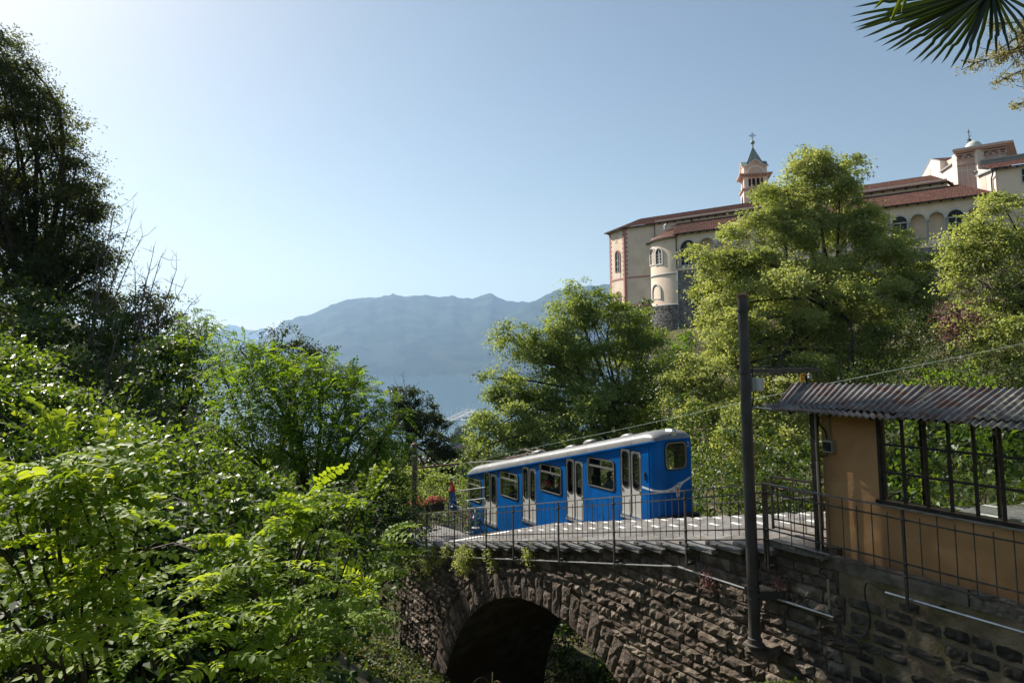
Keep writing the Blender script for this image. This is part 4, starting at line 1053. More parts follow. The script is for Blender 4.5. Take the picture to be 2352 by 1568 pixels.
mb = MB(); mb.tube([Q(PS, PT + .2, -.20), Q(PS, .5, -.215), Q(PS, .75, -.19), Q(PS, 1.1, -.22), Q(PS, 1.55, -.2), Q(PS, 1.78, -.25), Q(PS, 1.95, -.55)], .012, 5)
mb.tube([Q(PS + .06, PT + .12, -.2), Q(PS + .07, PT + .1, -.42)], .012, 5); mb.tube([Q(PS + .08, PT + .1, -.62), Q(PS + .05, PT + .1, -.95)], .014, 5); obj('cable', mb, m_rub, pole)
mb = MB(); mb.box(Q, PS + .0, PS + .16, PT + .10, PT + .28, -.62, -.40); mb.box(Q, PS + .155, PS + .175, PT + .12, PT + .2, -.60, -.42); mb.box(Q, PS - .006, PS + .1, PT + .085, PT + .11, -.63, -.39)
o = obj('junction_box', mb, mat('box grey', (0.50, 0.50, 0.48), rough=0.5), pole); bv = o.modifiers.new('b', 'BEVEL'); bv.width = .008; bv.segments = 2
mb = MB(); mb.lathe(Q(PS, 1.52, -.46), [(.0, 0), (.03, .01), (.045, .04), (.03, .06), (.045, .09), (.02, .12), (.02, .16)], 10); obj('insulator', mb, mat('porcelain', (0.3, 0.3, 0.31), rough=0.25), pole, True)
mb = MB(); mb.tube([Q(PS, 1.40, -.31), Q(PS, 1.40, -.36), Q(PS, 1.43, -.38)], .008, 5); mb.box(Q, PS + .02, PS + .03, 1.20, 1.32, -.50, -.34); sg = obj('warning_sign', mb, mat('sign yellow', (0.62, 0.36, 0.06), rough=0.5), pole)
mb = MB()
for c0, c1, a0, a1 in ((-.375, -.365, 1.215, 1.26), (-.40, -.39, 1.215, 1.25), (-.43, -.42, 1.22, 1.30), (-.45, -.445, 1.22, 1.30), (-.47, -.462, 1.22, 1.29), (-.385, -.36, 1.275, 1.305)): mb.add([Q(PS + .034, a0, c0), Q(PS + .034, a1, c0), Q(PS + .034, a1, c1), Q(PS + .034, a0, c1)], [(0, 1, 2, 3)])
obj('sign_marks', mb, m_rub, sg)
mb = MB(); mb.tube([Q(PS + .08, PT + .05, -.92), Q(PS + .12, PT + .05, -.90), Q(.62, -.15, -.93)], .016, 6); obj('conduit', mb, m_alu, pole)
P2S, P2T = -18.6, 1.42
b2 = Q(P2S, P2T, -9)
p2 = thing('rear_mast', 'brown iron mast with a white dome camera near the flower box', 'pole', (b2[0], b2[1], -8.2))
top2 = -3.62
mb = MB(); mb.lathe((b2[0], b2[1], 0), [(.105, -8.4), (.105, -4.75), (.10, -4.72), (.10, top2)], 16); obj('shaft', mb, mat('mast brown', (0.075, 0.052, 0.042), (0.12, 0.085, 0.07), 4, 0.6), p2, True)
mb = MB(); mb.lathe((b2[0], b2[1], top2), [(.09, 0), (.13, .0), (.13, .05), (.06, .11), (0, .12)], 16); mb.lathe((b2[0], b2[1], top2 - 1.0), [(.1, -.03), (.125, -.02), (.125, .02), (.1, .03)], 16); obj('cap', mb, m_cap, p2, True)
mb = MB(); mb.bar(Q(P2S, P2T + .1, -4.55), Q(P2S, P2T + 2.1, -4.55), .06, .07); mb.ball(Q(P2S, P2T + .9, -4.47), .05, 6, 4); obj('cross_arm', mb, m_rust, p2)
mb = MB(); mb.box(Q, P2S + .06, P2S + .15, P2T + .06, P2T + .2, -4.02, -3.82); mb.tube([Q(P2S + .1, P2T + .15, -3.9), Q(P2S + .16, P2T + .3, -3.9), Q(P2S + .17, P2T + .36, -4.0), Q(P2S + .17, P2T + .36, -4.08)], .035, 8)
mb.lathe(Q(P2S + .17, P2T + .36, -4.26), [(0, 0), (.06, .02), (.085, .07), (.09, .12), (.09, .16), (.03, .19)], 12); obj('dome_camera', mb, mat('camera white', (0.62, 0.64, 0.66), rough=0.35), p2, True)
mb = MB(); mb.tube([Q(P2S + .1, P2T + .1, -4.0), Q(P2S + .12, P2T + .1, -7.2)], .02, 5); obj('conduit', mb, m_alu, p2)
def wire(name, label, pts, r, m):
    mb = MB(); mb.tube([Q(*p) for p in pts], r, 5); o = obj(name, mb, m, None, loc=Q(*pts[len(pts) // 2])); tag(o, label, 'wire'); return o
m_wire = mat('verdigris wire', (0.12, 0.18, 0.155), rough=0.6, metal=.2)
fullp = lambda x, y: (x / 1.7415, y / 1.7415)
cw = [on_t(*fullp(x, y), 5.93) for x, y in ((1300, 2015), (1639, 1908), (1810, 1863), (2100, 1797), (2450, 1724), (2788, 1650), (3030, 1593), (3330, 1530), (3725, 1450), (4096, 1373), (4500, 1290))]
wire('contact_wire', 'thin greenish overhead wire rising above the railcar and the hut roof', cw, .005, m_wire)
wire('stay_wire', 'thin rusty stay wire slanting from the mast arm to the overhead wire', [(PS, 1.52, -.46), (PS - .9, 3.6, -1.0), (PS - 1.4, 5.8, -1.42)], .006, m_rust)

# ================================================================== HUT
m_plaster = mat('orange plaster', (0.47, 0.255, 0.115), (0.54, 0.31, 0.145), 2.2, 0.92, spec=0.15, bump=0.5, bscale=7, c3=(0.36, 0.20, 0.095), scale3=0.8, bdist=0.03)
hut = thing('waiting_hut', 'small orange plastered hut with black steel windows and rusty corrugated roof', 'hut', Q(3, .7, -3.3))
ZT, ZS, ZB = -0.97, -2.22, -3.24; HT = 0.30; W0, WSTEP, H_END = 1.93, 0.328, 6.3
mb = MB()
mb.box(Q, 0.93, W0, HT, HT + .14, ZB, ZT); mb.box(Q, W0 + .002, H_END, HT, HT + .14, ZB, ZS); mb.box(Q, 0.93, 1.07, HT + .142, 1.2, ZB, ZT); mb.box(Q, H_END, H_END + .14, HT, 1.2, ZB, ZT)
mb.box(Q, 1.072, H_END, 1.06, 1.2, ZB, -2.75)
obj('wall', mb, m_plaster, hut)
mb = MB(); mb.box(Q, 1.072, H_END, HT + .142, 1.058, ZB - .05, ZB + .02); obj('floor', mb, m_riser, hut)
mb = MB(); mb.box(Q, 0.80, 0.89, .18, .29, -3.45, ZT); mb.box(Q, 0.82, H_END, HT - .04, HT + .16, ZT, ZT + .09); mb.box(Q, .9, H_END, 1.06, 1.16, -1.0, ZT + .12); obj('post', mb, m_iron, hut)
win_ = obj('window_frame', (lambda m_: (m_.box(Q, W0 - .05, W0, HT - .015, HT + .1, ZS, ZT), m_.box(Q, W0 - .1, H_END, HT - .05, HT + .12, ZS - .075, ZS - .003), m_)[-1])(MB()), m_iron, hut)
ncol = int((H_END - W0) / WSTEP); zr_ = [ZS, -1.795, -1.375, ZT]
for i in range(ncol + 1):
    mb = MB(); mb.box(Q, W0 + i * WSTEP - .017, W0 + i * WSTEP + .017, HT + .0, HT + .05, ZS, ZT); obj('glazing_bar', mb, m_iron, win_)
for z_ in zr_[1:3]:
    mb = MB(); mb.box(Q, W0, H_END, HT + .003, HT + .047, z_ - .016, z_ + .016); obj('glazing_bar', mb, m_iron, win_)
m_hglass = glass_mat('hut glass', (0.60, 0.64, 0.62), 0.04)
for i in range(ncol):
    for j in range(3):
        w_ = rng.uniform(-.004, .004)
        mb = MB(); mb.add([Q(W0 + i * WSTEP + .017, HT + .025 + w_, zr_[j] + .016), Q(W0 + (i + 1) * WSTEP - .017, HT + .025 - w_, zr_[j] + .016), Q(W0 + (i + 1) * WSTEP - .017, HT + .025 - w_, zr_[j + 1] - .016), Q(W0 + i * WSTEP + .017, HT + .025 + w_, zr_[j + 1] - .016)], [(0, 1, 2, 3)])
        obj('pane', mb, m_hglass, win_)
for i in range(0, 6):
    mb = MB(); s = 1.07 + i * (H_END - 1.07) / 5; mb.box(Q, s - .02, s + .02, 1.1, 1.15, -2.75, ZT + .1); obj('mullion', mb, m_iron, hut)
# corrugated roof: three sheets, each an upper and a lower row
m_corr = mat('corrugated iron', (0.11, 0.098, 0.09), (0.20, 0.185, 0.172), 3.5, 0.75, 0.0, spec=0.2, bump=0.3, bscale=40, c3=(0.13, 0.08, 0.06), scale3=4.5, stretch=(1, 1, 1))
m_corr2 = mat('lichened iron', (0.095, 0.085, 0.08), (0.18, 0.165, 0.155), 3.5, 0.8, 0.0, spec=0.2, bump=0.3, bscale=40, c3=(0.30, 0.27, 0.20), scale3=9)
def roof_sheet(s0, s1, skew0, t0, t1, z0, z1, m, seed, phase=0.0):
    pitch = 0.105; nn = int((s1 - s0) / pitch * 10); P = []
    for f in np.linspace(0, 1, 5):
        row = []
        for i in range(nn + 1):
            x = s0 + (s1 - s0) * i / nn; sh_ = skew0 * f * max(0, 1 - (x - s0) / 3.0)
            w_ = .019 * math.sin(2 * math.pi * x / pitch + phase); jt = .012 * math.sin(x * 7 + seed) if f in (0, 1) else 0
            row.append(Q(x + sh_, t0 + (t1 - t0) * f + jt, z0 + (z1 - z0) * f + w_ + .01 * math.sin(x * 2.3 + seed)))
        P.append(row)
    mb = MB(); mb.grid(P); o = obj('roof_sheet', mb, m, hut, 'all'); so_ = o.modifiers.new('s', 'SOLIDIFY'); so_.thickness = .006; so_.offset = 0
EZ, RZ = -0.925, -0.50
for i, (s0, s1, m_, sk) in enumerate(((0.50, 2.50, m_corr, -.45), (2.46, 3.48, m_corr, 0), (3.45, 6.6, m_corr2, 0))):
    lift = .012 * (i % 2)
    roof_sheet(s0, s1, sk, -.27, -.08, EZ + lift, EZ + .07 + lift, m_, i)
    roof_sheet(s0 - (.14 if i == 0 else 0), s1, sk, -.13, 1.02, EZ + .075 + lift, RZ + lift, m_, i + 3)
for s in np.arange(.7, 6.4, .7): mb = MB(); mb.bar(Q(s, -.2, EZ - .03), Q(s, 1.05, RZ - .06), .05, .05); obj('rafter', mb, m_iron, hut)
mb = MB(); mb.tube([Q(2.55, .42, -.62), Q(2.62, .3, -.63), Q(2.6, .2, -.66), Q(2.7, .15, -.69)], .008, 4); tw = obj('fallen_twig', mb, mat('dead wood', (0.07, 0.05, 0.035), (0.16, 0.125, 0.09), 20, 0.9), None, loc=Q(2.6, .3, -.63)); tag(tw, 'small dead twig lying on the corrugated hut roof', 'twig')
# meter box, conduits and cables of the hut
mb = MB(); mb.box(Q, 0.99, 1.17, HT - .09, HT, -1.60, -1.39); o = obj('meter_box', mb, mat('meter box', (0.28, 0.28, 0.21), rough=0.5), hut); bv = o.modifiers.new('b', 'BEVEL'); bv.width = .01; bv.segments = 2
mb = MB(); mb.box(Q, 1.01, 1.15, HT - .097, HT - .089, -1.57, -1.43); obj('meter_window', mb, m_rub, o)
mb = MB(); mb.tube([Q(1.10, HT - .03, -1.39), Q(1.10, HT - .03, ZT)], .014, 6); mb.tube([Q(.93, .15, ZT), Q(.93, .15, -2.1)], .016, 6); obj('conduit', mb, mat('conduit olive', (0.22, 0.21, 0.15), rough=0.5), hut)
mb = MB(); mb.tube([Q(.93, .15, -2.1), Q(.93, .15, -3.45)], .016, 6); mb.tube([Q(.93, .15, -1.75), Q(.93, .15, -2.3)], .021, 6); obj('conduit', mb, m_alu, hut)
mb = MB(); mb.tube([Q(1.05, HT - .04, -1.39), Q(1.03, HT - .04, -1.25), Q(.93, HT - .06, -1.15), Q(.94, HT - .06, -1.02)], .013, 5); mb.tube([Q(1.05, HT - .04, -1.60), Q(1.03, HT - .04, -1.66), Q(.94, .2, -1.67)], .012, 5); obj('cable', mb, m_rub, hut)
# ---- pipes and cables fixed to the stone wall
m_galv = mat('galvanised pipe', (0.40, 0.40, 0.40), (0.55, 0.55, 0.55), 8, 0.3, 0.8)
pt_ = WT - .16
def pipe(label, pts, joints=()):
    root = thing('wall_pipe', label, 'pipe', Q(*pts[0]), 'galvanised pipes on the stone wall')
    mb = MB(); mb.tube([Q(*p) for p in pts], .019, 7); obj('tube', mb, m_galv, root, True)
    for (a, b_) in joints: mb = MB(); mb.tube([Q(*a), Q(*b_)], .026, 8); obj('coupling', mb, m_galv, root, True)
    for p_, q_ in zip(pts[:-1], pts[1:]):
        for f in (0.15, 0.5, 0.85):
            x = [p_[i] + (q_[i] - p_[i]) * f for i in range(3)]; mb = MB(); mb.box(Q, x[0] - .012, x[0] + .012, x[1], WT, x[2] - .03, x[2] + .005); obj('clip', mb, m_iron, root)
    return root
za = lambda s: -4.22 + .2185 * (s + 2.33)
pipe('long galvanised pipe sloping along the bridge below the step ends', [(-16.5, pt_, za(-16.5)), (-9, pt_, za(-9)), (-2.33, pt_, za(-2.33))], [((s, pt_, za(s)), (s + .25, pt_, za(s + .25))) for s in (-11, -8.9, -7.2, -5.4, -4.1, -2.6)])
pipe('level galvanised pipe running behind the mast from the bridge to the hut', [(-2.17, pt_, -4.19), (1.2, pt_, -4.12)], [((-2.17, pt_, -4.19), (-2.0, pt_, -4.187)), ((.4, pt_, -4.137), (.55, pt_, -4.134))])
pipe('short level galvanised pipe under the hut windows', [(2.06, pt_, -3.50), (7, pt_, -3.49)])
mb = MB(); mb.tube([Q(1.13, pt_, -3.55), Q(1.13, pt_, -4.02)], .02, 7); up_ = obj('conduit', mb, m_galv, None, True, loc=Q(1.13, pt_, -4.02)); tag(up_, 'short upright conduit on the wall below the corner of the hut', 'conduit')
def cable(label, pts):
    P = [np.array(Q(*p)) for p in pts]; out = []
    for i in range(len(P) - 1):
        p0, p1, p2_, p3 = P[max(0, i - 1)], P[i], P[i + 1], P[min(len(P) - 1, i + 2)]
        for t in np.linspace(0, 1, 6)[:-1]: out.append(.5 * (2 * p1 + (p2_ - p0) * t + (2 * p0 - 5 * p1 + 4 * p2_ - p3) * t * t + (3 * p1 - p0 - 3 * p2_ + p3) * t ** 3))
    out.append(P[-1]); mb = MB(); mb.tube(out, .011, 6); o = obj('cable', mb, m_rub, None, True, loc=out[0]); tag(o, label, 'cable')
cable('black cable hanging in a loop between the two pipe ends', [(1.13, pt_, -4.02), (1.18, pt_, -4.12), (1.35, pt_ - .03, -4.22), (1.55, pt_ - .04, -4.27), (1.74, pt_ - .03, -4.2), (1.80, pt_, -3.95), (1.74, pt_, -3.66), (1.76, pt_, -3.47), (1.84, pt_, -3.42), (2.08, pt_, -3.50)])
cable('black cable running from the hut drain to the upright conduit', [(.93, .15, -3.45), (.98, pt_, -3.5), (1.08, pt_, -3.5), (1.13, pt_, -3.57)])
cable('short black cable joining the sloping pipe and the level pipe', [(-2.33, pt_, -4.22), (-2.25, pt_ - .01, -4.20), (-2.17, pt_, -4.19)])

# ================================================================== MONASTERY
m_cream_w = mat('cream plaster', (0.79, 0.64, 0.51), (0.83, 0.69, 0.56), 0.6, 0.92, spec=0.1, bump=0.25, bscale=3, c3=(0.73, 0.58, 0.455), scale3=0.45)
m_pale = mat('pale pink plaster', (0.76, 0.64, 0.56), (0.82, 0.70, 0.62), 0.8, 0.92, spec=0.1, bump=0.25, bscale=3)
m_peach = mat('peach plaster', (0.66, 0.49, 0.39), (0.72, 0.55, 0.45), 1.0, 0.92, spec=0.1)
m_pink = mat('painted pink plaster', (0.58, 0.40, 0.34), (0.66, 0.47, 0.40), 1.4, 0.92, spec=0.1)
m_trim = mat('light stone trim', (0.56, 0.54, 0.50), (0.64, 0.62, 0.58), 3, 0.85)
m_redb = mat('red quoin paint', (0.42, 0.20, 0.17), (0.50, 0.26, 0.22), 4, 0.85)
m_gcol = mat('grey column stone', (0.26, 0.28, 0.29), (0.34, 0.36, 0.37), 5, 0.8)
m_tile = mat('old roof tiles', (0.085, 0.042, 0.034), (0.21, 0.095, 0.068), 2.6, 0.9, spec=0.15, c3=(0.055, 0.04, 0.038), scale3=5.5, lo=0.3, hi=0.7)
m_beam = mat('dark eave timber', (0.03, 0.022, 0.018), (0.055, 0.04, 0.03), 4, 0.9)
m_rub_w = mat('rubble masonry', (0.12, 0.112, 0.105), (0.30, 0.285, 0.27), 2.2, 0.95, spec=0.15, bump=0.8, bscale=6, rand=0.2)
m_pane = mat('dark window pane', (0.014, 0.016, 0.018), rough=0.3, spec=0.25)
m_copper = mat('green copper', (0.13, 0.20, 0.18), (0.22, 0.30, 0.27), 2.5, 0.6, metal=0.1)
m_slate = mat('grey green spire metal', (0.20, 0.23, 0.22), (0.30, 0.33, 0.31), 2.0, 0.55, metal=0.15)
mon = thing('monastery', 'long cream monastery with arcaded gallery and brown tiled roofs on the hillside', 'monastery', MQ(15, 5, 5))
frM = lambda a, d, c: MQ(a, d, c)
arcs = [(1.46 + 2.85 * i, 1.26, 15.77, 13.30) for i in range(8)]
arcs += [(27.15 + 1.92 * i, 0.83, 15.95, 13.85) for i in range(6)]
def arch_loop(sc_, r, zs, zb, n=10): return [(sc_ - r, zb), (sc_ + r, zb)] + [(sc_ + r * math.cos(a), zs + r * math.sin(a)) for a in np.linspace(0, math.pi, n)]
loops = [arch_loop(*a) for a in arcs]
mb = MB(); mb.panel(frM, [(-0.4, 12.62), (38.62, 12.62), (38.62, 18.3), (-0.4, 18.3)], loops, 0.0, 0.4)
mb.box(MQ, -0.4, 38.6, 0.95, 1.3, 12.62, 18.25)
mb.box(MQ, -5.2, 33.9, 2.75, 3.1, 17, 21.2)
obj('gallery_wall', mb, m_cream_w, mon)
for (s, r, zs, zb) in arcs:
    k = 12; P = []; mb = MB()
    for a in np.linspace(0, math.pi, k): P.append([MQ(s + rr * math.cos(a), t, zs + rr * math.sin(a)) for rr, t in ((r - .02, .1), (r - .02, -.07), (r + .2, -.07), (r + .2, .02))])
    mb.grid(P); mb.box(MQ, s - .12, s + .12, -.1, 0, zs + r + .02, zs + r + .26); obj('arch_moulding', mb, m_trim, mon)
for i, (s, r, zs, zb) in enumerate(arcs):
    w = (2.85 if i < 8 else 1.92)
    for sx in ((s - w / 2, s + w / 2) if i in (0, 8) else (s + w / 2,)):
        mb = MB(); mb.lathe(MQ(sx, 0.06, zb - .25), [(.2, 0), (.2, .15), (.145, .2), (.13, zs - zb - .1), (.2, zs - zb + .08), (.2, zs - zb + .22)], 10); obj('column', mb, m_gcol, mon, True)
    mb = MB(); mb.box(MQ, s - w / 2, s + w / 2, -.08, .3, zb - .22, zb - .02); obj('parapet_slab', mb, m_gcol, mon)
for i in (0, 9, 12):
    s, r, zs, zb = arcs[i]
    mb = MB(); mb.poly([MQ(a, .22, c) for a, c in arch_loop(s, r, zs, zb)]); w_ = obj('window', mb, m_pane, mon)
    mb = MB(); mb.box(MQ, s - r, s + r, .12, .2, zs - .06, zs + .06)
    for k in ((-.45, 0, .45) if i == 0 else (0,)): mb.box(MQ, s + k * r - .04, s + k * r + .04, .12, .2, zb, zs)
    mb.box(MQ, s - r, s + r, .13, .19, zb + (zs - zb) * .33, zb + (zs - zb) * .33 + .06); mb.box(MQ, s - r, s - r + .1, .12, .2, zb, zs); mb.box(MQ, s + r - .1, s + r, .12, .2, zb, zs); mb.box(MQ, s - r, s + r, .12, .2, zb, zb + .1)
    obj('window_bars', mb, m_trim, w_)
mb = MB(); mb.poly([MQ(a, .9, c) for a, c in arch_loop(36.75, .7, 15.6, 13.85)]); obj('opening_shade', mb, m_pane, mon)  # flat dark sheet standing in for the shade inside an open arch
# masonry below the gallery, laid in thin courses, with two relieving arches
ARCH2 = [(4.3, 2.7, 8.6), (13.0, 3.0, 8.2), (22, 3.0, 8.2), (35.2, 2.3, 9.9), (29.6, 1.9, 9.4)]
mb = MB(); mb.panel(frM, [(-0.4, 0), (39, 0), (39, 12.6), (-0.4, 12.6)], [arch_loop(s, r, z, 0.5) for s, r, z in ARCH2], .12, 1.5); mb.box(MQ, -.4, 39, 3.5, 4, 0, 12.6)
obj('base_wall', mb, m_rub_w, mon)
mb = MB(); z = 3.0
while z < 12.5:
    h = rng.uniform(.13, .26); s = -.35
    while s < 38.8:
        w = rng.uniform(.35, 1.0)
        cs, cz = s + w / 2, z + h / 2
        if not any((abs(cs - a) < r + .75 and (cz < zz or math.hypot(cs - a, cz - zz) < r + .75)) for a, r, zz in ARCH2) and (s < 2.5 or s > 26): mb.box(MQ, s + .02, s + w - .02, .12 - rng.uniform(.02, .09), .13, z + .015, z + h - .015)
        s += w
    z += h
for a, r, zz in ARCH2:
    for th in np.arange(0.02, math.pi, .085):
        r1_ = r + .7 + rng.uniform(-.1, .1); q = lambda rr, t_: (a + rr * math.cos(t_), zz + rr * math.sin(t_))
        (a0, c0), (a1, c1), (a2, c2), (a3, c3) = q(r, th), q(r1_, th), q(r1_, th + .065), q(r, th + .065); d = .12 - rng.uniform(.03, .1)
        mb.hexa([MQ(a0, d, c0), MQ(a1, d, c1), MQ(a2, d, c2), MQ(a3, d, c3), MQ(a0, .14, c0), MQ(a1, .14, c1), MQ(a2, .14, c2), MQ(a3, .14, c3)])
obj('stonework', mb, m_rub_w, mon, kind='stuff')
# turret
TC = (-0.4, 7.5); TR = 7.5
def TU(th, r, z): return MQ(TC[0] + r * math.cos(th), TC[1] + r * math.sin(th), z)
THS = np.linspace(math.radians(168), math.radians(270), 34)
mb = MB(); mb.grid([[TU(t, TR, z) for z in np.linspace(7.65, 18.2, 8)] for t in THS]); obj('turret_wall', mb, m_cream_w, mon, 'all')
mb = MB(); mb.grid([[TU(t, TR + d, z) for d, z in ((0, 12.18), (.12, 12.22), (.14, 12.36), (0, 12.42))] for t in THS]); mb.grid([[TU(t, TR + d, z) for d, z in ((-.2, 7.5), (.14, 7.56), (.14, 7.68), (0, 7.74))] for t in THS]); obj('string_course', mb, m_gcol, mon)
mb = MB(); mb.grid([[TU(t, TR + .02 + .4 * max(0, (7.6 - z) / 7.6), z) for z in (0, 2, 4, 6, 7.6)] for t in THS])
z = 2.0
while z < 7.45:
    h = rng.uniform(.12, .24); th = THS[0]
    while th < THS[-1]:
        w = rng.uniform(.3, .8) / TR; r0 = TR + .02 + .4 * (7.6 - z) / 7.6; o_ = rng.uniform(.02, .13)
        P8 = [TU(th + .004, r0 - .02, z), TU(th + w - .004, r0 - .02, z), TU(th + w - .004, r0 + o_, z + .01), TU(th + .004, r0 + o_, z + .01)]
        mb.hexa(P8 + [(p_[0], p_[1], p_[2] + h - .025) for p_ in P8]); th += w
    z += h
obj('turret_stonework', mb, m_rub_w, mon, kind='stuff')
def on_turret(u, v):
    d = ray(u, v); ds, dt = d[:2] @ DM, d[:2] @ NM; o = -A_; os_, ot = o @ DM - TC[0], o @ NM - TC[1]
    a, b_, c = ds * ds + dt * dt, 2 * (os_ * ds + ot * dt), os_ ** 2 + ot ** 2 - TR ** 2
    k = (-b_ - math.sqrt(max(0, b_ * b_ - 4 * a * c))) / (2 * a)
    return math.atan2(ot + k * dt, os_ + k * ds) % (2 * math.pi), k * d[2]
z5 = lambda x, y: ((x / 2.85 + 2380) / 1.7415, (y / 2.85 + 850) / 1.7415)
def turret_window(x0, x1, ytop, ybot, y_spring, shut=False):
    th0, zb_ = on_turret(*z5(x0, ybot)); th1, _ = on_turret(*z5(x1, ybot)); _, zs = on_turret(*z5((x0 + x1) / 2, y_spring))
    tc_, hw = (th0 + th1) / 2, abs(th1 - th0) / 2 * TR
    loop = [(-hw, zb_), (hw, zb_)] + [(hw * math.cos(a), zs + hw * math.sin(a)) for a in np.linspace(0, math.pi, 9)]
    fr_ = lambda a, d, c: TU(tc_ + a / TR, TR + d, c)
    mb = MB(); mb.poly([fr_(a, .03, c) for a, c in loop]); w_ = obj('window', mb, mat('grey shutter', (0.24, 0.26, 0.28), rough=.7) if shut else m_pane, mon)
    big = [(a * (1 + .22 / hw), (c if c > zb_ + .01 else c - .22) + (.2 * math.sin(max(0, math.acos(max(-1, min(1, a / hw))))) if c > zs else 0)) for a, c in loop]
    mb = MB(); mb.ring(fr_, big, loop, .16, .0); obj('surround', mb, m_trim, w_)
    if not shut:
        mb = MB(); mb.box(fr_, -.035, .035, .035, .06, zb_, zs + hw * .9)
        for f in (.25, .55, .85): mb.box(fr_, -hw, hw, .035, .055, zb_ + (zs - zb_) * f, zb_ + (zs - zb_) * f + .05)
        obj('window_bars', mb, m_trim, w_)
turret_window(640, 682, 440, 598, 468); turret_window(702, 768, 425, 590, 462); turret_window(665, 750, 855, 985, 905, True)
# apse block on the left
AP = [(-5.0, 3.0), (-10.95, 3.0), (-15.1, 5.3), (-16.2, 9.5)]
mb = MB()
for (a, b_) in zip(AP[:-1], AP[1:]): mb.add([MQ(a[0], a[1], 7.9), MQ(b_[0], b_[1], 7.9), MQ(b_[0], b_[1], 20.9), MQ(a[0], a[1], 20.9)], [(0, 1, 2, 3)])
obj('apse_wall', mb, m_cream_w, mon)
def wall2(p, q):
    p, q = np.array(p, float), np.array(q, float); L_ = np.linalg.norm(q - p); u_ = (q - p) / L_; n_ = np.array([u_[1], -u_[0]]);
    if n_[1] > 0: n_ = -n_
    return (lambda a, d, c: MQ(p[0] + u_[0] * a + n_[0] * d, p[1] + u_[1] * a + n_[1] * d, c)), L_
fA, LA = wall2(AP[1], AP[0]); fB, LB = wall2(AP[2], AP[1])
mb = MB()
z = 12.75
i = 0
while z < 20.5:
    for fr_, a0, sg in ((fA, 0, 1), (fB, LB, -1), (fB, 0, 1)):
        w = .62 if i % 2 else .34; x0, x1 = sorted((a0, a0 + sg * w)); mb.box(fr_, x0, x1, 0, .05, z, z + .34)
    z += .36; i += 1
for fr_, L_ in ((fA, LA), (fB, LB)):
    mb.box(fr_, 0, L_, 0, .06, 12.48, 12.74); mb.box(fr_, 0, L_, 0, .06, 7.9, 8.3)
mb.box(fA, 0, .4, 0, .055, 8.3, 12.48); mb.box(fB, LB - .4, LB, 0, .055, 8.3, 12.48); mb.box(fB, 0, .3, 0, .055, 8.3, 12.48)
obj('quoin', mb, m_redb, mon)
def flat_window(fr_, ac, hw, zb_, zs, m, bars=True, sur=m_redb):
    loop = arch_loop(ac, hw, zs, zb_, 9); mb = MB(); mb.poly([fr_(a, .02, c) for a, c in loop]); w_ = obj('window', mb, m, mon)
    big = arch_loop(ac, hw + .2, zs, zb_ - .1, 9); mb = MB(); mb.ring(fr_, big, loop, .12, .0); obj('surround', mb, sur, w_)
    if bars:
        mb = MB(); mb.box(fr_, ac - .04, ac + .04, .03, .06, zb_, zs + hw * .9)
        for f in (.3, .65): mb.box(fr_, ac - hw, ac + hw, .03, .055, zb_ + (zs - zb_) * f, zb_ + (zs - zb_) * f + .06)
        obj('window_bars', mb, m_trim, w_)
flat_window(fB, LB * .55, .62, 13.9, 16.7, m_pane); flat_window(fB, LB * .55, .62, 9.1, 9.9, m_pane)
mb = MB(); mb.box(fB, LB * .40, LB * .53, .0, .04, 18.7, 19.8); obj('shutter', mb, m_peach, mon)
mb = MB(); mb.hexa([fB(LB * .36, .0, 12.75), fB(LB * .72, .0, 12.75), fB(LB * .72, .05, 12.75), fB(LB * .36, .05, 12.75), fB(LB * .43, .0, 13.8), fB(LB * .68, .0, 13.8), fB(LB * .68, .05, 13.8), fB(LB * .43, .05, 13.8)]); obj('window_apron', mb, m_pale, mon)
mb = MB(); mb.grid([[MQ(*q, z) for z in (-2, 3, 7.92)] for q in ((-4, 3.2), (-10.8, 3.2), (-14.9, 5.5), (-16, 9.5))]); obj('apse_footing', mb, m_rub_w, mon)
# tiled roofs with ribbed rows
def tiled(name, e0, e1, r0, r1, parent, pitch=0.28, amp=0.05, m=None):
    """eave e0->e1 and ridge r0->r1 (all world points)."""
    e0, e1, r0, r1 = [np.array(q, float) for q in (e0, e1, r0, r1)]
    L_ = max(np.linalg.norm(e1 - e0), np.linalg.norm(r1 - r0)); n = max(4, int(L_ / pitch * 4)); nn = np.cross(e1 - e0 if np.linalg.norm(e1 - e0) > .1 else r1 - r0, (r0 + r1 - e0 - e1) / 2); nn /= np.linalg.norm(nn) + 1e-9
    if nn[2] < 0: nn = -nn
    H_ = np.linalg.norm((r0 + r1 - e0 - e1) / 2); rows = max(3, int(H_ / .38)); P = []
    for j in range(rows + 1):
        for jj in ((0, 1) if j < rows else (0,)):
            f = (j + jj * .96) / rows
            row = []
            for i in range(n + 1):
                g = i / n; p_ = (e0 + (e1 - e0) * g) * (1 - f) + (r0 + (r1 - r0) * g) * f
                row.append(p_ + nn * (amp * abs(math.sin(i * math.pi / 4)) + (.045 * (1 - jj))))
            P.append(row)
    mb = MB(); mb.grid(P); return obj(name, mb, m or m_tile, parent)
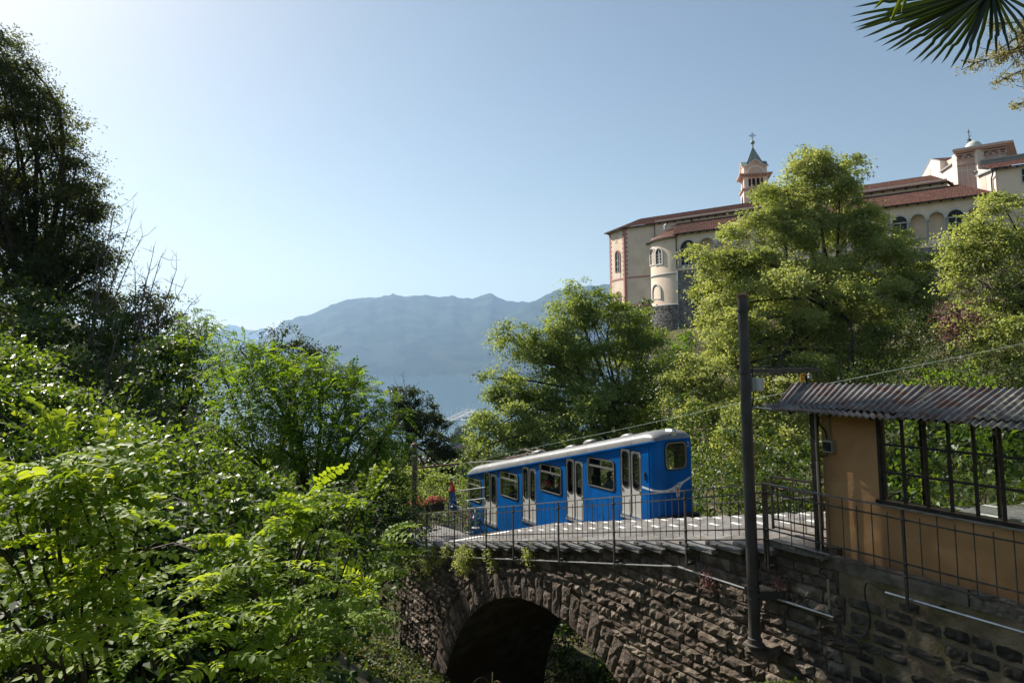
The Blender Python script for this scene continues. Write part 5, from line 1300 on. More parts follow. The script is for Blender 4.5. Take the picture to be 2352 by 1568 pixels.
def eave(p, q, parent, n, drop=.18, inward=(0, 0, 0)):
    mb = MB(); p, q = np.array(p, float), np.array(q, float); iw = np.array(inward, float)
    mb.bar(p - [0, 0, .07], q - [0, 0, .07], .12, .12); obj('gutter', mb, m_beam, parent)
    for i in range(n):
        a = p + (q - p) * ((i + .5) / n); mb = MB(); mb.bar(a + iw * .08 - [0, 0, drop], a + iw - [0, 0, drop - .12], .2, .2); obj('rafter_end', mb, m_beam, parent)
    mb = MB(); mb.add([p - [0, 0, .1], q - [0, 0, .1], q + iw - [0, 0, .02], p + iw - [0, 0, .02]], [(0, 1, 2, 3)]); obj('soffit', mb, m_beam, parent)
inw = NM * 0.75
I3 = (inw[0], inw[1], .1)
tiled('roof', MQ(-0.6, -.65, 18.05), MQ(38.7, -.65, 18.05), MQ(-1.6, 2.75, 20.2), MQ(35.2, 2.75, 20.2), mon); eave(MQ(-.6, -.65, 18.05), MQ(38.7, -.65, 18.05), mon, 34, inward=I3)
tiled('roof', MQ(38.7, -.65, 18.05), MQ(36.5, 3.2, 18.9), MQ(35.2, 2.75, 20.2), MQ(35.2, 2.8, 20.2), mon)
tiled('roof', MQ(-11.4, 2.45, 20.75), MQ(34.1, 2.35, 20.75), MQ(-9.6, 6.2, 22.6), MQ(31.8, 6.2, 22.6), mon); eave(MQ(-5.0, 2.35, 20.75), MQ(34.1, 2.35, 20.75), mon, 30, inward=I3); eave(MQ(-11.4, 2.4, 20.75), MQ(-5.2, 2.4, 20.75), mon, 1, inward=I3)
tiled('roof', MQ(34.1, 2.35, 20.75), MQ(34.6, 8, 20.6), MQ(31.8, 6.2, 22.6), MQ(31.8, 6.25, 22.6), mon)
tiled('roof', MQ(-15.9, 5.0, 20.75), MQ(-11.4, 2.45, 20.75), MQ(-9.65, 6.25, 22.6), MQ(-9.6, 6.2, 22.6), mon); eave(MQ(-15.9, 5.0, 20.75), MQ(-11.4, 2.45, 20.75), mon, 1, inward=(.3, .4, 0))
tiled('roof', MQ(-16.9, 9.9, 20.75), MQ(-15.9, 5.0, 20.75), MQ(-9.7, 6.3, 22.6), MQ(-9.65, 6.25, 22.6), mon)
tiled('roof', MQ(-9.6, 10.5, 20.7), MQ(34, 10.5, 20.7), MQ(-9.6, 6.2, 22.6), MQ(31.8, 6.2, 22.6), mon)
mb = MB(); ap = MQ(-1.6, 2.75, 20.2); tp = MQ(-2.6, 3.6, 20.2)
k = len(THS); o0 = len(mb.v)
P = [[TU(t, TR + .5, 17.75 + .06 * (i % 2)) for i, t in enumerate(np.linspace(math.radians(172), math.radians(271), 60))], [tuple(np.array(TU(t, TR + .5, 17.75)) * .5 + np.array(ap) * .5 + [0, 0, .04 * (i % 2)]) for i, t in enumerate(np.linspace(math.radians(172), math.radians(271), 60))], [ap] * 60]
mb.grid(P); obj('turret_roof', mb, m_tile, mon)
mb = MB(); mb.grid([[TU(t, r, z) for r, z in ((TR + .52, 17.76), (TR + .54, 17.62), (TR + .42, 17.6), (TR, 17.72))] for t in np.linspace(math.radians(172), math.radians(271), 30)]); obj('gutter', mb, m_beam, mon)
mb = MB(); mb.tube([MQ(-2.9, 1.6, 19.35), MQ(-2.95, 1.6, 19.95), MQ(-2.6, 1.5, 20.1)], .2, 8); obj('chimney_pipe', mb, mat('zinc', (0.55, 0.56, 0.57), rough=.4, metal=.5), mon)
mb = MB()
mb.tube([MQ(-.3, -.35, 18.0), MQ(-.35, -.12, 17.6), MQ(-.35, -.12, 12.9)], .07, 6); obj('downpipe', mb, m_beam, mon); mb = MB(); mb.tube([MQ(-5.25, 2.6, 20.7), MQ(-5.3, 2.85, 20.3), MQ(-5.3, 2.85, 18.5)], .08, 6); obj('downpipe', mb, m_beam, mon); mb = MB(); mb.tube([MQ(1.1, 2.4, 20.6), MQ(1.0, 2.6, 20.3), MQ(1.0, 2.6, 20.0)], .09, 6); obj('downpipe', mb, m_beam, mon)

# ---- bell tower
TW = 3.62
def TQ(a, d, z): return MQ(6.42 + .885 * a - .466 * d, 10 + .466 * a + .885 * d, z)
tow = thing('bell_tower', 'square pinkish bell tower with green spire rising behind the monastery roof', 'bell tower', TQ(TW / 2, TW / 2, 16))
op1 = arch_loop(TW * .51, 1.02, 24.1, 21.5, 10)
gal = [[(x - .25, 26.15), (x + .25, 26.15)] + [(x + .25 * math.cos(a), 27.2 + .25 * math.sin(a)) for a in np.linspace(0, math.pi, 7)] for x in (.88, 1.52, 2.16, 2.80)]
mb = MB()
fF = lambda a, d, c: TQ(a, d, c); fLf = lambda a, d, c: TQ(d, a, c); fBk = lambda a, d, c: TQ(a, TW - d, c); fRt = lambda a, d, c: TQ(TW - d, a, c)
for fr_ in (fF, fLf, fBk, fRt):
    mb.panel(fr_, [(0.002, 15), (TW - .002, 15), (TW - .002, 25.6), (0.002, 25.6)], [op1], 0, .35)
obj('shaft', mb, m_pale, tow)
mb = MB()
for fr_ in (fF, fLf, fBk, fRt): mb.panel(fr_, [(0.12, 25.9), (TW - .12, 25.9), (TW - .12, 28), (.12, 28)], gal, .12, .4)
obj('gallery', mb, m_peach, tow)
mb = MB()
for fr_ in (fF, fLf, fBk, fRt):
    for x in (0.05, TW - .75):
        mb.box(fr_, x, x + .70, -.05, .02, 15, 25.6)
        mb.box(fr_, x + .02, x + .68, .05, .13, 25.9, 27.75)
        z = 22.0
    for x in (.55, 1.2, 1.84, 2.48, 3.1): mb.lathe(fr_(x, .1, 26.1), [(.08, 0), (.06, .1), (.055, .95), (.09, 1.1)], 8)
    P = []
    for a in np.linspace(0, math.pi, 10): P.append([fr_(TW * .51 + rr * math.cos(a), t, 24.1 + rr * math.sin(a)) for rr, t in ((1.0, .1), (1.0, -.07), (1.28, -.07), (1.28, .02))])
    mb.grid(P); mb.box(fr_, TW * .51 - .14, TW * .51 + .14, -.1, .0, 25.1, 25.5)
obj('pilaster', mb, m_trim if False else m_pale, tow)
mb = MB()
mb.box(TQ, -.30, TW + .30, -.30, TW + .30, 25.62, 25.78); mb.box(TQ, -.18, TW + .18, -.18, TW + .18, 25.78, 25.9); mb.box(TQ, -.06, TW + .06, -.06, TW + .06, 25.5, 25.62)
mb.box(TQ, -.08, TW + .08, -.08, TW + .08, 27.62, 27.72); mb.box(TQ, .0, TW - .0, .0, TW, 27.72, 27.95); mb.box(TQ, -.62, TW + .62, -.62, TW + .62, 27.96, 28.10)
for i in range(8):
    x = .1 + i * (TW - .2 - .18) / 7
    for fr_ in (fF, fLf, fBk, fRt): mb.box(fr_, x, x + .18, -.5, 0, 27.74, 27.955)
obj('cornice', mb, m_pink, tow)
mb = MB()
GZ1, GZ2 = 29.25, 30.35
for fr_ in (fF, fLf, fBk, fRt):
    mb.poly([fr_(a, .15, c) for a, c in [(.15, 28.1), (TW - .15, 28.1), (TW - .15, GZ1), (TW - .6, GZ1 + .1), (TW / 2, GZ2), (.6, GZ1 + .1), (.15, GZ1)]])
obj('attic', mb, m_peach, tow)
mb = MB()
for fr_ in (fF, fLf, fBk, fRt):
    P = []
    for a in np.linspace(0, math.pi, 12): P.append([fr_(TW / 2 + rr * math.cos(a), t, 28.15 + rr * math.sin(a) * .95) for rr, t in ((1.1, .15), (1.1, .05), (1.4, .05), (1.4, .14))])
    mb.grid(P)
    for x in (.12, TW - .42): mb.box(fr_, x, x + .3, .08, .16, 28.1, GZ1)
    for p_, q_ in (((-.1, GZ1), (.55, GZ1 + .12)), ((.55, GZ1 + .12), (TW / 2, GZ2 + .05)), ((TW / 2, GZ2 + .05), (TW - .55, GZ1 + .12)), ((TW - .55, GZ1 + .12), (TW + .1, GZ1))): mb.bar(fr_(p_[0], -.02, p_[1]), fr_(q_[0], -.02, q_[1]), .26, .14)
obj('pediment', mb, m_pale, tow)
mb = MB(); ctr_ = (TW / 2, TW / 2)
for fr_ in (fF, fLf, fBk, fRt):
    mb.add([fr_(-.15, -.15, GZ1 + .1), fr_(.55, -.15, GZ1 + .22), fr_(TW / 2, -.15, GZ2 + .15), fr_(TW - .55, -.15, GZ1 + .22), fr_(TW + .15, -.15, GZ1 + .1), fr_(TW / 2, TW / 2, GZ2 + .2)], [(0, 1, 5), (1, 2, 5), (2, 3, 5), (3, 4, 5)])
obj('copper_roof', mb, m_copper, tow)
mb = MB(); hw = 1.08; c = TW / 2
mb.hexa([TQ(c - hw - .2, c - hw - .2, 29.9), TQ(c + hw + .2, c - hw - .2, 29.9), TQ(c + hw + .2, c + hw + .2, 29.9), TQ(c - hw - .2, c + hw + .2, 29.9), TQ(c - hw, c - hw, 30.35), TQ(c + hw, c - hw, 30.35), TQ(c + hw, c + hw, 30.35), TQ(c - hw, c + hw, 30.35)])
mb.add([TQ(c - hw, c - hw, 30.35), TQ(c + hw, c - hw, 30.35), TQ(c + hw, c + hw, 30.35), TQ(c - hw, c + hw, 30.35), TQ(c, c, 32.95)], [(0, 1, 4), (1, 2, 4), (2, 3, 4), (3, 0, 4)])
obj('spire', mb, m_slate, tow)
mb = MB(); mb.tube([TQ(c, c, 32.7), TQ(c, c, 33.3)], .12, 8); mb.ball(TQ(c, c, 33.6), .34, 12, 8); obj('orb', mb, m_slate, tow, True)
mb = MB(); mb.tube([TQ(c, c, 33.9), TQ(c, c, 35.2)], .035, 5); mb.tube([TQ(c - .5, c, 34.7), TQ(c + .5, c, 34.7)], .035, 5)
mb.tube([TQ(c + .28 * math.cos(a), c, 34.7 + .28 * math.sin(a)) for a in np.linspace(0, 2 * math.pi, 13)], .03, 4, False)
for dx, dz in ((.46, 0), (-.46, 0), (0, .46), (0, -.42)): mb.ball(TQ(c + dx, c, 34.7 + dz), .09, 6, 4)
for a in np.arange(4) * math.pi / 2 + math.pi / 4: mb.ball(TQ(c + .26 * math.cos(a), c, 34.7 + .26 * math.sin(a)), .08, 6, 4)
obj('iron_cross', mb, m_iron, tow)
mb = MB(); mb.lathe(TQ(c, c, 22.6), [(.62, 0), (.5, .2), (.36, .8), (.25, 1.05), (0, 1.15)], 12); mb.bar(TQ(.3, c, 23.85), TQ(TW - .3, c, 23.85), .15, .2); obj('bell', mb, m_iron, tow, True)
mb = MB(); mb.box(TQ, 1.2, TW - .4, 1.5, TW - .4, 15, 25.55); mb.box(TQ, .9, TW - .9, .9, TW - .9, 25.95, 27.6); obj('shade_core', mb, m_beam, tow)  # dark core added to make the tower's openings look shaded inside

# ---- church block at the right end
chp = thing('church', 'tall pale church block with painted frieze and small dome right of the monastery', 'church', MQ(39, 6, 12))
O2 = np.array([38.7, 2.0]); a2 = np.array([-.57, .82]); a2 /= np.linalg.norm(a2); b2_ = np.array([a2[1], -a2[0]])
def CQ(a, b, z): q = O2 + a2 * a + b2_ * b; return MQ(q[0], q[1], z)
zr = lambda x, y: ((x / 4.751 + 3650) / 1.7415, (y / 4.751 + 520) / 1.7415)
def on_c(u, v, b):
    d = ray(u, v); ds = np.array([d[:2] @ DM, d[:2] @ NM]); o = np.array([-A_ @ DM, -A_ @ NM]) - O2
    k = (b - o @ b2_) / (ds @ b2_); q = o + ds * k; return float(q @ a2), float(d[2] * k)
def plate(px_list, b0, depth, name, m, parent=chp):
    pts = [on_c(*zr(x, y), b0) for x, y in px_list]; mb = MB(); mb.panel(lambda a, d, c: CQ(a, d, c), pts, [], b0, b0 + depth); return obj(name, mb, m, parent), pts
plate([(1612, 1340), (1572, 800), (1245, 745), (1232, 640), (1180, 800), (862, 1040), (853, 1145), (1300, 1180), (1560, 1190)], 0.0, .8, 'side_wall', m_pale)
plate([(1245, 745), (1222, 362), (1108, 338), (1045, 482), (1072, 870), (1180, 800)], 0.004, 1.9, 'belfry', m_pale)
_, pp = plate([(1118, 770), (1105, 460), (1130, 412), (1150, 440), (1175, 770)], -.03, .034, 'niche', m_peach)
plate([(1300, 1165), (1285, 800), (1380, 815), (1412, 1160)], -.03, .03, 'pilaster_panel', m_peach)
plate([(982, 1110), (975, 1030), (1052, 985), (1055, 1070)], -.02, .02, 'window', m_pane)
plate([(1008, 1080), (1005, 1030), (1040, 1010), (1042, 1060)], -.04, .02, 'window_light', m_trim)
plate([(850, 1045), (1190, 790), (1190, 765), (850, 1020)], -.25, 1.0, 'roof_edge', m_gcol)
plate([(178, 860), (340, 562), (520, 592), (530, 800), (775, 640), (805, 1005), (365, 908), (190, 940)], .6, 1.0, 'gable_wall', m_pale)
plate([(325, 905), (318, 770), (345, 725), (362, 735), (345, 770), (345, 895)], .57, .03, 'niche', m_peach)
plate([(505, 815), (775, 625), (775, 600), (505, 790)], .35, 1.2, 'roof_edge', m_gcol)
plate([(172, 855), (335, 555), (345, 545), (525, 580), (520, 592), (342, 565), (182, 862)], .55, 1.1, 'verge', m_gcol)
g0, g1 = on_c(*zr(350, 560), .6), on_c(*zr(525, 590), .6)
tiled('roof', CQ(g1[0], .6, g1[1] + .02), CQ(g1[0] - .2, 6, g1[1] + .1), CQ(g0[0], .6, g0[1] + .05), CQ(g0[0] - .4, 6, g0[1] + .1), chp)
mb = MB(); mb.box(lambda a, b, c: CQ(a, b, c), g1[0] - 5, g1[0] + 1.5, 1.3, 6, 15, g1[1] - .1); obj('wing', mb, m_peach, chp)
# nave with the painted frieze
mb = MB(); mb.box(MQ, 34.8, 39.75, 5.0, 11, 12, 24.3); obj('nave', mb, m_pink, chp)
mb = MB(); mb.hexa([MQ(34.8, 5.0, 12), MQ(34.8, 5.8, 12), MQ(34.25, 5.8, 12), MQ(34.25, 5.7, 12), MQ(34.8, 5.0, 24.6), MQ(34.8, 5.8, 24.6), MQ(34.25, 5.8, 24.6), MQ(34.25, 5.7, 24.6)]); obj('lit_side_wedge', mb, m_pale, chp)  # wedge added so the nave shows a sunlit left side, in paler plaster
mb = MB()
mb.box(MQ, 34.5, 40.55, 4.3, 11.4, 24.72, 24.98); mb.box(MQ, 34.6, 40.2, 4.6, 11.2, 24.55, 24.72); mb.box(MQ, 34.7, 39.95, 4.8, 11.1, 24.30, 24.42); mb.box(MQ, 34.75, 39.9, 4.86, 11.1, 23.72, 23.80); mb.box(MQ, 34.78, 39.98, 4.83, 11.1, 23.0, 23.12)
obj('cornice', mb, m_pink, chp)
mb = MB()
for s in np.arange(34.95, 39.8, .62): mb.box(MQ, s, s + .34, 4.96, 5.0, 23.84, 24.02)
for s in np.arange(34.95, 39.8, .85): mb.box(MQ, s, s + .5, 4.965, 5.0, 24.08, 24.28)
obj('frieze_panel', mb, mat('frieze brown', (0.16, 0.10, 0.08), (0.24, 0.16, 0.13), 6, .9), chp)
mb = MB()
for s in (35.05, 39.0):
    mb.lathe(MQ(s + .2, 4.97, 23.5), [(.0, 0)], 4)
    P = [[MQ(s + .2 + r * math.cos(t), 4.97, 23.48 + r * math.sin(t)) for t in np.linspace(0, 2 * math.pi, 14)] for r in (.1, .17)]; mb.grid(P)
for s in (35.25, 35.8): mb.box(MQ, s, s + .06, 4.97, 5.0, 20.5, 23.0)
mb.box(MQ, 34.85, 36.4, 4.97, 5.0, 22.3, 22.37)
obj('painted_ornament', mb, m_pale, chp, kind='stuff')
mb = MB(); mb.box(MQ, 34.55, 39.8, 4.4, 11.3, 24.985, 25.06); obj('roof_flashing', mb, m_gcol, chp)
mb = MB(); P = []
cD = on_s
for ph in np.linspace(0, math.pi / 2, 8): P.append([MQ(36.5 + 1.0 * math.cos(ph) * math.cos(t), 6.4 + 1.0 * math.cos(ph) * math.sin(t), 25.06 + 1.15 * math.sin(ph)) for t in np.linspace(0, 2 * math.pi, 21)])
mb.grid(P); obj('dome', mb, mat('pale copper dome', (0.42, 0.48, 0.44), (0.52, 0.55, 0.50), 1.5, .6), chp, True)
mb = MB(); mb.lathe(MQ(36.1, 6.4, 26.1), [(.28, 0), (.2, .2), (.24, .3), (.1, .45), (.05, .5)], 8); mb.tube([MQ(36.1, 6.4, 26.5), MQ(36.1, 6.4, 27.75)], .045, 5); mb.tube([MQ(35.92, 6.4, 27.4), MQ(36.28, 6.4, 27.4)], .045, 5); mb.tube([MQ(36.1, 6.4, 26.75), MQ(36.35, 6.4, 27.0)], .03, 4); obj('cross', mb, m_iron, chp)
mb = MB(); mb.box(MQ, 38.72, 52, 2.0, 9, 8, 21.25); obj('front_wing', mb, m_cream_w, chp)
tiled('roof', MQ(38.3, 1.45, 21.3), MQ(52, 1.45, 21.3), MQ(37.2, 4.4, 22.6), MQ(52, 4.4, 22.6), chp); eave(MQ(38.4, 1.45, 21.28), MQ(52, 1.45, 21.28), chp, 14, inward=I3)
mb = MB(); mb.box(MQ, 37.3, 52, 4.35, 4.5, 22.4, 22.95); mb.box(MQ, 37.2, 52, 4.2, 4.36, 22.95, 23.15); obj('parapet', mb, m_gcol, chp)
mb = MB(); mb.box(lambda a, b, c: CQ(a, b, c), -.3, 3.2, -.3, .3, 21.25, 21.42); obj('gutter', mb, mat('zinc2', (0.42, 0.45, 0.46), rough=.4, metal=.4), chp)
mb = MB(); mb.tube([MQ(38.5, 1.5, 21.2), MQ(38.55, 1.7, 20.8), CQ(.5, -.12, 20.3), CQ(.5, -.12, 17.5)], .08, 6); obj('downpipe', mb, m_beam, chp)
mb = MB(); mb.box(MQ, 41.05, 42.2, 1.93, 2.0, 19.2, 21.0); w_ = obj('window', mb, m_trim, chp)
mb = MB(); mb.box(MQ, 41.2, 42.1, 1.915, 1.93, 19.35, 20.05); mb.box(MQ, 41.2, 42.1, 1.915, 1.93, 20.12, 20.85); obj('pane', mb, m_pane, w_)

# ================================================================== FAR SHORE
def onz(u, v, z): d = ray(u, v); return d * (z / d[2])
m_pont = mat('pontoon', (0.26, 0.25, 0.24), (0.34, 0.33, 0.31), 0.2, 0.8)
def boat_mesh(kind):
    mb = MB(); L_, W_ = (9.0, 2.8) if kind == 0 else (12.0, 3.4)
    ring = [(-.5, -.38), (-.5, .38), (.1, .5), (.34, .34), (.5, 0), (.34, -.34), (.1, -.5)]
    lo = [(x * L_ * .92, y * W_ * .7, 0.0) for x, y in ring]; hi = [(x * L_, y * W_, 1.1 + .35 * max(0, x)) for x, y in ring]
    n = len(ring); mb.add(lo + hi, [tuple(range(n - 1, -1, -1)), tuple(range(n, 2 * n))] + [(i, (i + 1) % n, n + (i + 1) % n, n + i) for i in range(n)])
    fr_ = lambda a, b, c: (a, b, c)
    mb.hexa([(-.1 * L_, -.28 * W_, 1.1), (.25 * L_, -.22 * W_, 1.2), (.25 * L_, .22 * W_, 1.2), (-.1 * L_, .28 * W_, 1.1), (-.08 * L_, -.24 * W_, 2.0), (.16 * L_, -.18 * W_, 1.9), (.16 * L_, .18 * W_, 1.9), (-.08 * L_, .24 * W_, 2.0)])
    if kind: mb.tube([(.05 * L_, 0, 1), (.05 * L_, 0, 13)], .09, 4)
    me = bpy.data.meshes.new('boat'); me.from_pydata(mb.v, [], mb.f); me.materials.append(mat('boat white', (0.66, 0.66, 0.64), (0.78, 0.78, 0.76), .3, .4)); return me
bm0, bm1 = boat_mesh(0), boat_mesh(1)
def line_of_boats(p, q, n, off, label, both=True):
    p, q = np.array(p), np.array(q); d = (q - p) / np.linalg.norm(q - p); nn = np.array([-d[1], d[0], 0])
    for i in range(n):
        for sd in ((-1, 1) if both else (1,)):
            o = bpy.data.objects.new('moored_boat', bm0 if rng.random() < .6 else bm1); col.objects.link(o)
            o.location = p + (q - p) * ((i + .5) / n) + nn * off * sd + [0, 0, .05]; o.rotation_euler = (0, 0, math.atan2(nn[1], nn[0]) + (0 if sd > 0 else math.pi) + rng.normal() * .06)
            o.scale = (rng.uniform(1.3, 2.1),) * 3
            tag(o, label + (' on its lake side' if sd > 0 else ' on its shore side'), 'boat', 'boats moored in the marina')
A1, A2 = onz(1031, 967, LAKE_Z + .6), onz(1086, 941, LAKE_Z + .6)
def pontoon(p, q, w, label):
    p, q = np.array(p), np.array(q); mb = MB(); mb.bar(p, q, w, 1.0); o = obj('pontoon', mb, m_pont, None, loc=p); tag(o, label, 'pontoon')
pontoon(A1, A2, 5.0, 'long outer marina pontoon with boats, running out into the lake'); line_of_boats(A1, A2, 30, 13, 'small white boat moored in the row along the long outer pontoon')
B1, B2 = onz(1060, 966, LAKE_Z + .6), onz(1150, 962, LAKE_Z + .6); pontoon(B1, B2, 4, 'inner marina pontoon nearest the shore, half hidden by the lime tree'); line_of_boats(B1, B2, 9, 12, 'small white boat moored at the inner pontoon nearest the shore')
B1, B2 = onz(1066, 957, LAKE_Z + .6), onz(1150, 950, LAKE_Z + .6); pontoon(B1, B2, 4, 'middle marina pontoon behind the lime tree edge'); line_of_boats(B1, B2, 9, 12, 'small white boat moored at the middle marina pontoon')
B1, B2 = onz(1076, 949, LAKE_Z + .6), onz(1150, 944, LAKE_Z + .6); pontoon(B1, B2, 4, 'farthest inner marina pontoon behind the lime tree edge'); line_of_boats(B1, B2, 7, 12, 'small white boat moored at the farthest inner pontoon')
fy = thing('lake_ferry', 'long white passenger boat lying below the marina beside the lime tree', 'boat', onz(1100, 983, LAKE_Z))
c_ = onz(1102, 983, LAKE_Z); fr_ = lambda a, b, c: (c_[0] + a, c_[1] + b, c_[2] + c)
mb = MB(); mb.hexa([fr_(-22, -4, 0), fr_(20, -4, 0), fr_(20, 4, 0), fr_(-22, 4, 0), fr_(-25, -4.5, 3), fr_(24, -4.5, 3.4), fr_(24, 4.5, 3.4), fr_(-25, 4.5, 3)]); obj('hull', mb, mat('boat white', (1, 1, 1)), fy)
mb = MB(); mb.box(fr_, -18, 14, -3.6, 3.6, 3.1, 6.5); obj('cabin', mb, mat('ferry cabin', (0.5, 0.52, 0.55), rough=.5), fy)
hs = px(1066, 1040, 820); hz_ = float(ground_z(np.array([hs[0]]), np.array([hs[1]]))[0]); hb = np.array([hs[0], hs[1], hz_])
mb = MB()
for i in range(260):
    u = rng.uniform(700, 1330); y = 6080 + rng.random() ** 2 * 500; q = px(u, 860, y); z_ = LAKE_Z + (y - 6060) * .16; w = rng.uniform(10, 26)
    mb.box(lambda a, b, c: (q[0] + a, y + b, z_ + c), -w / 2, w / 2, -8, 8, -8, rng.uniform(8, 16))
vil = obj('shore_village', mb, mat('far houses', (0.45, 0.40, 0.34), (0.6, 0.55, 0.5), .01, .9), None, kind='stuff'); vil['label'] = 'tiny pale houses of a village along the far shore of the lake'
house = thing('house', 'small pale house with a brown pitched roof in the gap below the far shore tree', 'house', hb)
fr_ = lambda a, b, c: tuple(hb + [a, b, c]); H_ = hs[2] - hz_ + 3.0
mb = MB(); mb.box(fr_, -11, 10, -6, 6, -2, H_); obj('wall', mb, m_cream_w, house)
mb = MB(); mb.hexa([fr_(-12, -7, H_), fr_(11, -7, H_), fr_(11, 7, H_), fr_(-12, 7, H_), fr_(-9, -.2, H_ + 6), fr_(8, -.2, H_ + 6), fr_(8, .2, H_ + 6), fr_(-9, .2, H_ + 6)]); obj('roof', mb, m_tile, house)
mb = MB(); mb.box(fr_, -2, 0, -4.5, -3, H_ + 1, H_ + 4); obj('dormer', mb, m_beam, house)
for a in (-8, -4, 0, 4, 7): mb = MB(); mb.box(fr_, a - .7, a + .7, -6.06, -6, H_ - 3, H_ - 1.2); obj('window', mb, m_pane, house)

# ================================================================== TREES AND SHRUBS
m_bark = mat('grey bark', (0.035, 0.028, 0.022), (0.085, 0.07, 0.058), 7, 0.95, spec=0.1, bump=0.7, bscale=18, stretch=(1, 1, .25))
m_dead = mat('dead wood', (0.07, 0.05, 0.035), (0.16, 0.125, 0.09), 20, 0.9)
m_twig = mat('bare twigs', (0.11, 0.085, 0.065), (0.20, 0.16, 0.13), 12, 0.9)
m_lime = leaf_mat('lime leaf', [(0.15, 0.19, 0.045), (0.25, 0.295, 0.085), (0.345, 0.375, 0.145), (0.47, 0.475, 0.27)], (1.8, 1.75, 0.9), 0.42)
m_lime2 = leaf_mat('lime leaf green', [(0.105, 0.16, 0.033), (0.175, 0.235, 0.057), (0.25, 0.305, 0.095), (0.36, 0.39, 0.175)], (1.8, 1.75, 0.8), 0.42)
m_dark = leaf_mat('dark leaf', [(0.016, 0.030, 0.012), (0.032, 0.052, 0.018), (0.06, 0.08, 0.026), (0.095, 0.105, 0.04)], (1.7, 1.8, 0.6), 0.32, 0.5, 0.25)
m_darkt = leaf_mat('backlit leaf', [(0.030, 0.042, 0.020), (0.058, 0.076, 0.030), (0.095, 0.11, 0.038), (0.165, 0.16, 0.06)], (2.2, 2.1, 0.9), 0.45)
m_hedge = leaf_mat('hedge leaf', [(0.016, 0.036, 0.010), (0.036, 0.066, 0.016), (0.07, 0.108, 0.026), (0.125, 0.165, 0.05)], (1.9, 1.9, 0.5), 0.35, 0.45, 0.35)
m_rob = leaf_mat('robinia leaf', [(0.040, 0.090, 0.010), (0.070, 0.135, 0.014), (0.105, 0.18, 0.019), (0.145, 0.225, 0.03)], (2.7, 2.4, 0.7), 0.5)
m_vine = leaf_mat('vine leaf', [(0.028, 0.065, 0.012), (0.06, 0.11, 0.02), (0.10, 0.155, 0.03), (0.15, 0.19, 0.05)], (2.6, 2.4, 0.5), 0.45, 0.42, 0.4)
m_purple = leaf_mat('purple leaf', [(0.07, 0.03, 0.03), (0.15, 0.07, 0.07), (0.26, 0.13, 0.12)], (1.2, .8, .8), 0.25)
m_grass = leaf_mat('ground leaf', [(0.03, 0.06, 0.012), (0.07, 0.11, 0.025), (0.11, 0.14, 0.04), (0.15, 0.10, 0.05)], (1.5, 1.5, .5), 0.35)

def gz(x, y): return float(ground_z(np.array([x]), np.array([y]))[0])
def tree(name, label, cat, lobes, m, base, fork, r0, dens, n_leaf, L, W, group=None, twigs=True, **kw):
    C, R = lobes_px(lobes); b0 = np.array([base[0], base[1], gz(base[0], base[1]) - .2])
    root = thing(name, label, cat, b0, group)
    lv = Leaves(); pts = sprays(lv, C, R, dens, n_leaf, L, W, **kw)
    lv.build('crown', m, root)
    trunk_limbs(root, b0, fork, C, m_bark, r0, pts if twigs else None)
    return root, C, R
# big lime tree before the monastery
Y = 46
tree('lime_tree', 'tallest lime tree with pale yellow green clumps standing before the monastery arcade', 'tree',
     [(1858, 372, Y, 34), (1838, 420, Y, 62), (1870, 455, Y, 70), (1945, 392, Y + 1, 30), (1925, 430, Y, 42), (1985, 485, Y, 34), (1800, 500, Y, 74), (1762, 560, Y - 1, 78), (1890, 540, Y, 95), (1965, 570, Y, 62),
      (2040, 560, Y, 36), (2000, 640, Y, 95), (2070, 610, Y, 58), (2095, 660, Y, 40), (1700, 640, Y - 2, 72), (1640, 622, Y - 3, 46), (1600, 598, Y - 4, 26), (1668, 700, Y - 3, 62), (1800, 670, Y - 3, 120), (1900, 690, Y - 2, 110),
      (1645, 785, Y - 5, 50), (1690, 820, Y - 5, 100), (1590, 870, Y - 6, 44), (1640, 920, Y - 7, 76), (1780, 830, Y - 5, 110), (1900, 810, Y - 4, 110), (2010, 770, Y - 2, 105), (2090, 760, Y - 1, 62), (1600, 985, Y - 9, 52), (1700, 980, Y - 9, 90),
      (1810, 970, Y - 9, 95), (1920, 930, Y - 6, 95), (2030, 880, Y - 3, 90), (1880, 1050, Y - 11, 70), (1660, 1060, Y - 12, 70), (1770, 1070, Y - 12, 70)],
     m_lime, (20.5, 44), (20.8, 44.5, 3.0), 0.42, 0.85, 30, 0.17, 0.125, spray=0.75, droop=0.3, inner=0.16, thin=0.24, flat=0.5, kd=5.6, pads=9)
Y = 46
tree('lime_tree', 'smaller loose lime tree between the lake gap and the round turret', 'tree',
     [(1340, 668, Y, 22), (1318, 690, Y, 26), (1355, 715, Y, 46), (1300, 735, Y, 42), (1410, 735, Y, 46), (1480, 770, Y + 1, 52), (1445, 800, Y, 62), (1330, 800, Y, 70), (1250, 790, Y, 40), (1185, 778, Y, 36), (1160, 762, Y, 18), (1215, 830, Y, 50),
      (1385, 860, Y, 92), (1290, 880, Y, 80), (1490, 860, Y, 60), (1200, 905, Y - 1, 58), (1150, 895, Y - 1, 36), (1128, 868, Y - 1, 16), (1240, 970, Y - 2, 86), (1150, 975, Y - 2, 60), (1105, 1010, Y - 3, 46), (1340, 970, Y - 2, 92), (1440, 960, Y - 2, 84),
      (1515, 940, Y, 52), (1180, 1050, Y - 4, 70), (1090, 1060, Y - 5, 34), (1290, 1050, Y - 4, 80), (1400, 1050, Y - 4, 84), (1500, 1030, Y - 4, 64)],
     m_lime2, (6.46, 44.8), (6.95, 45.4, -1.9), 0.36, 0.66, 28, 0.175, 0.125, spray=0.78, droop=0.28, inner=0.2, thin=0.25, flat=0.5, kd=5.6, pads=9)
Y = 34
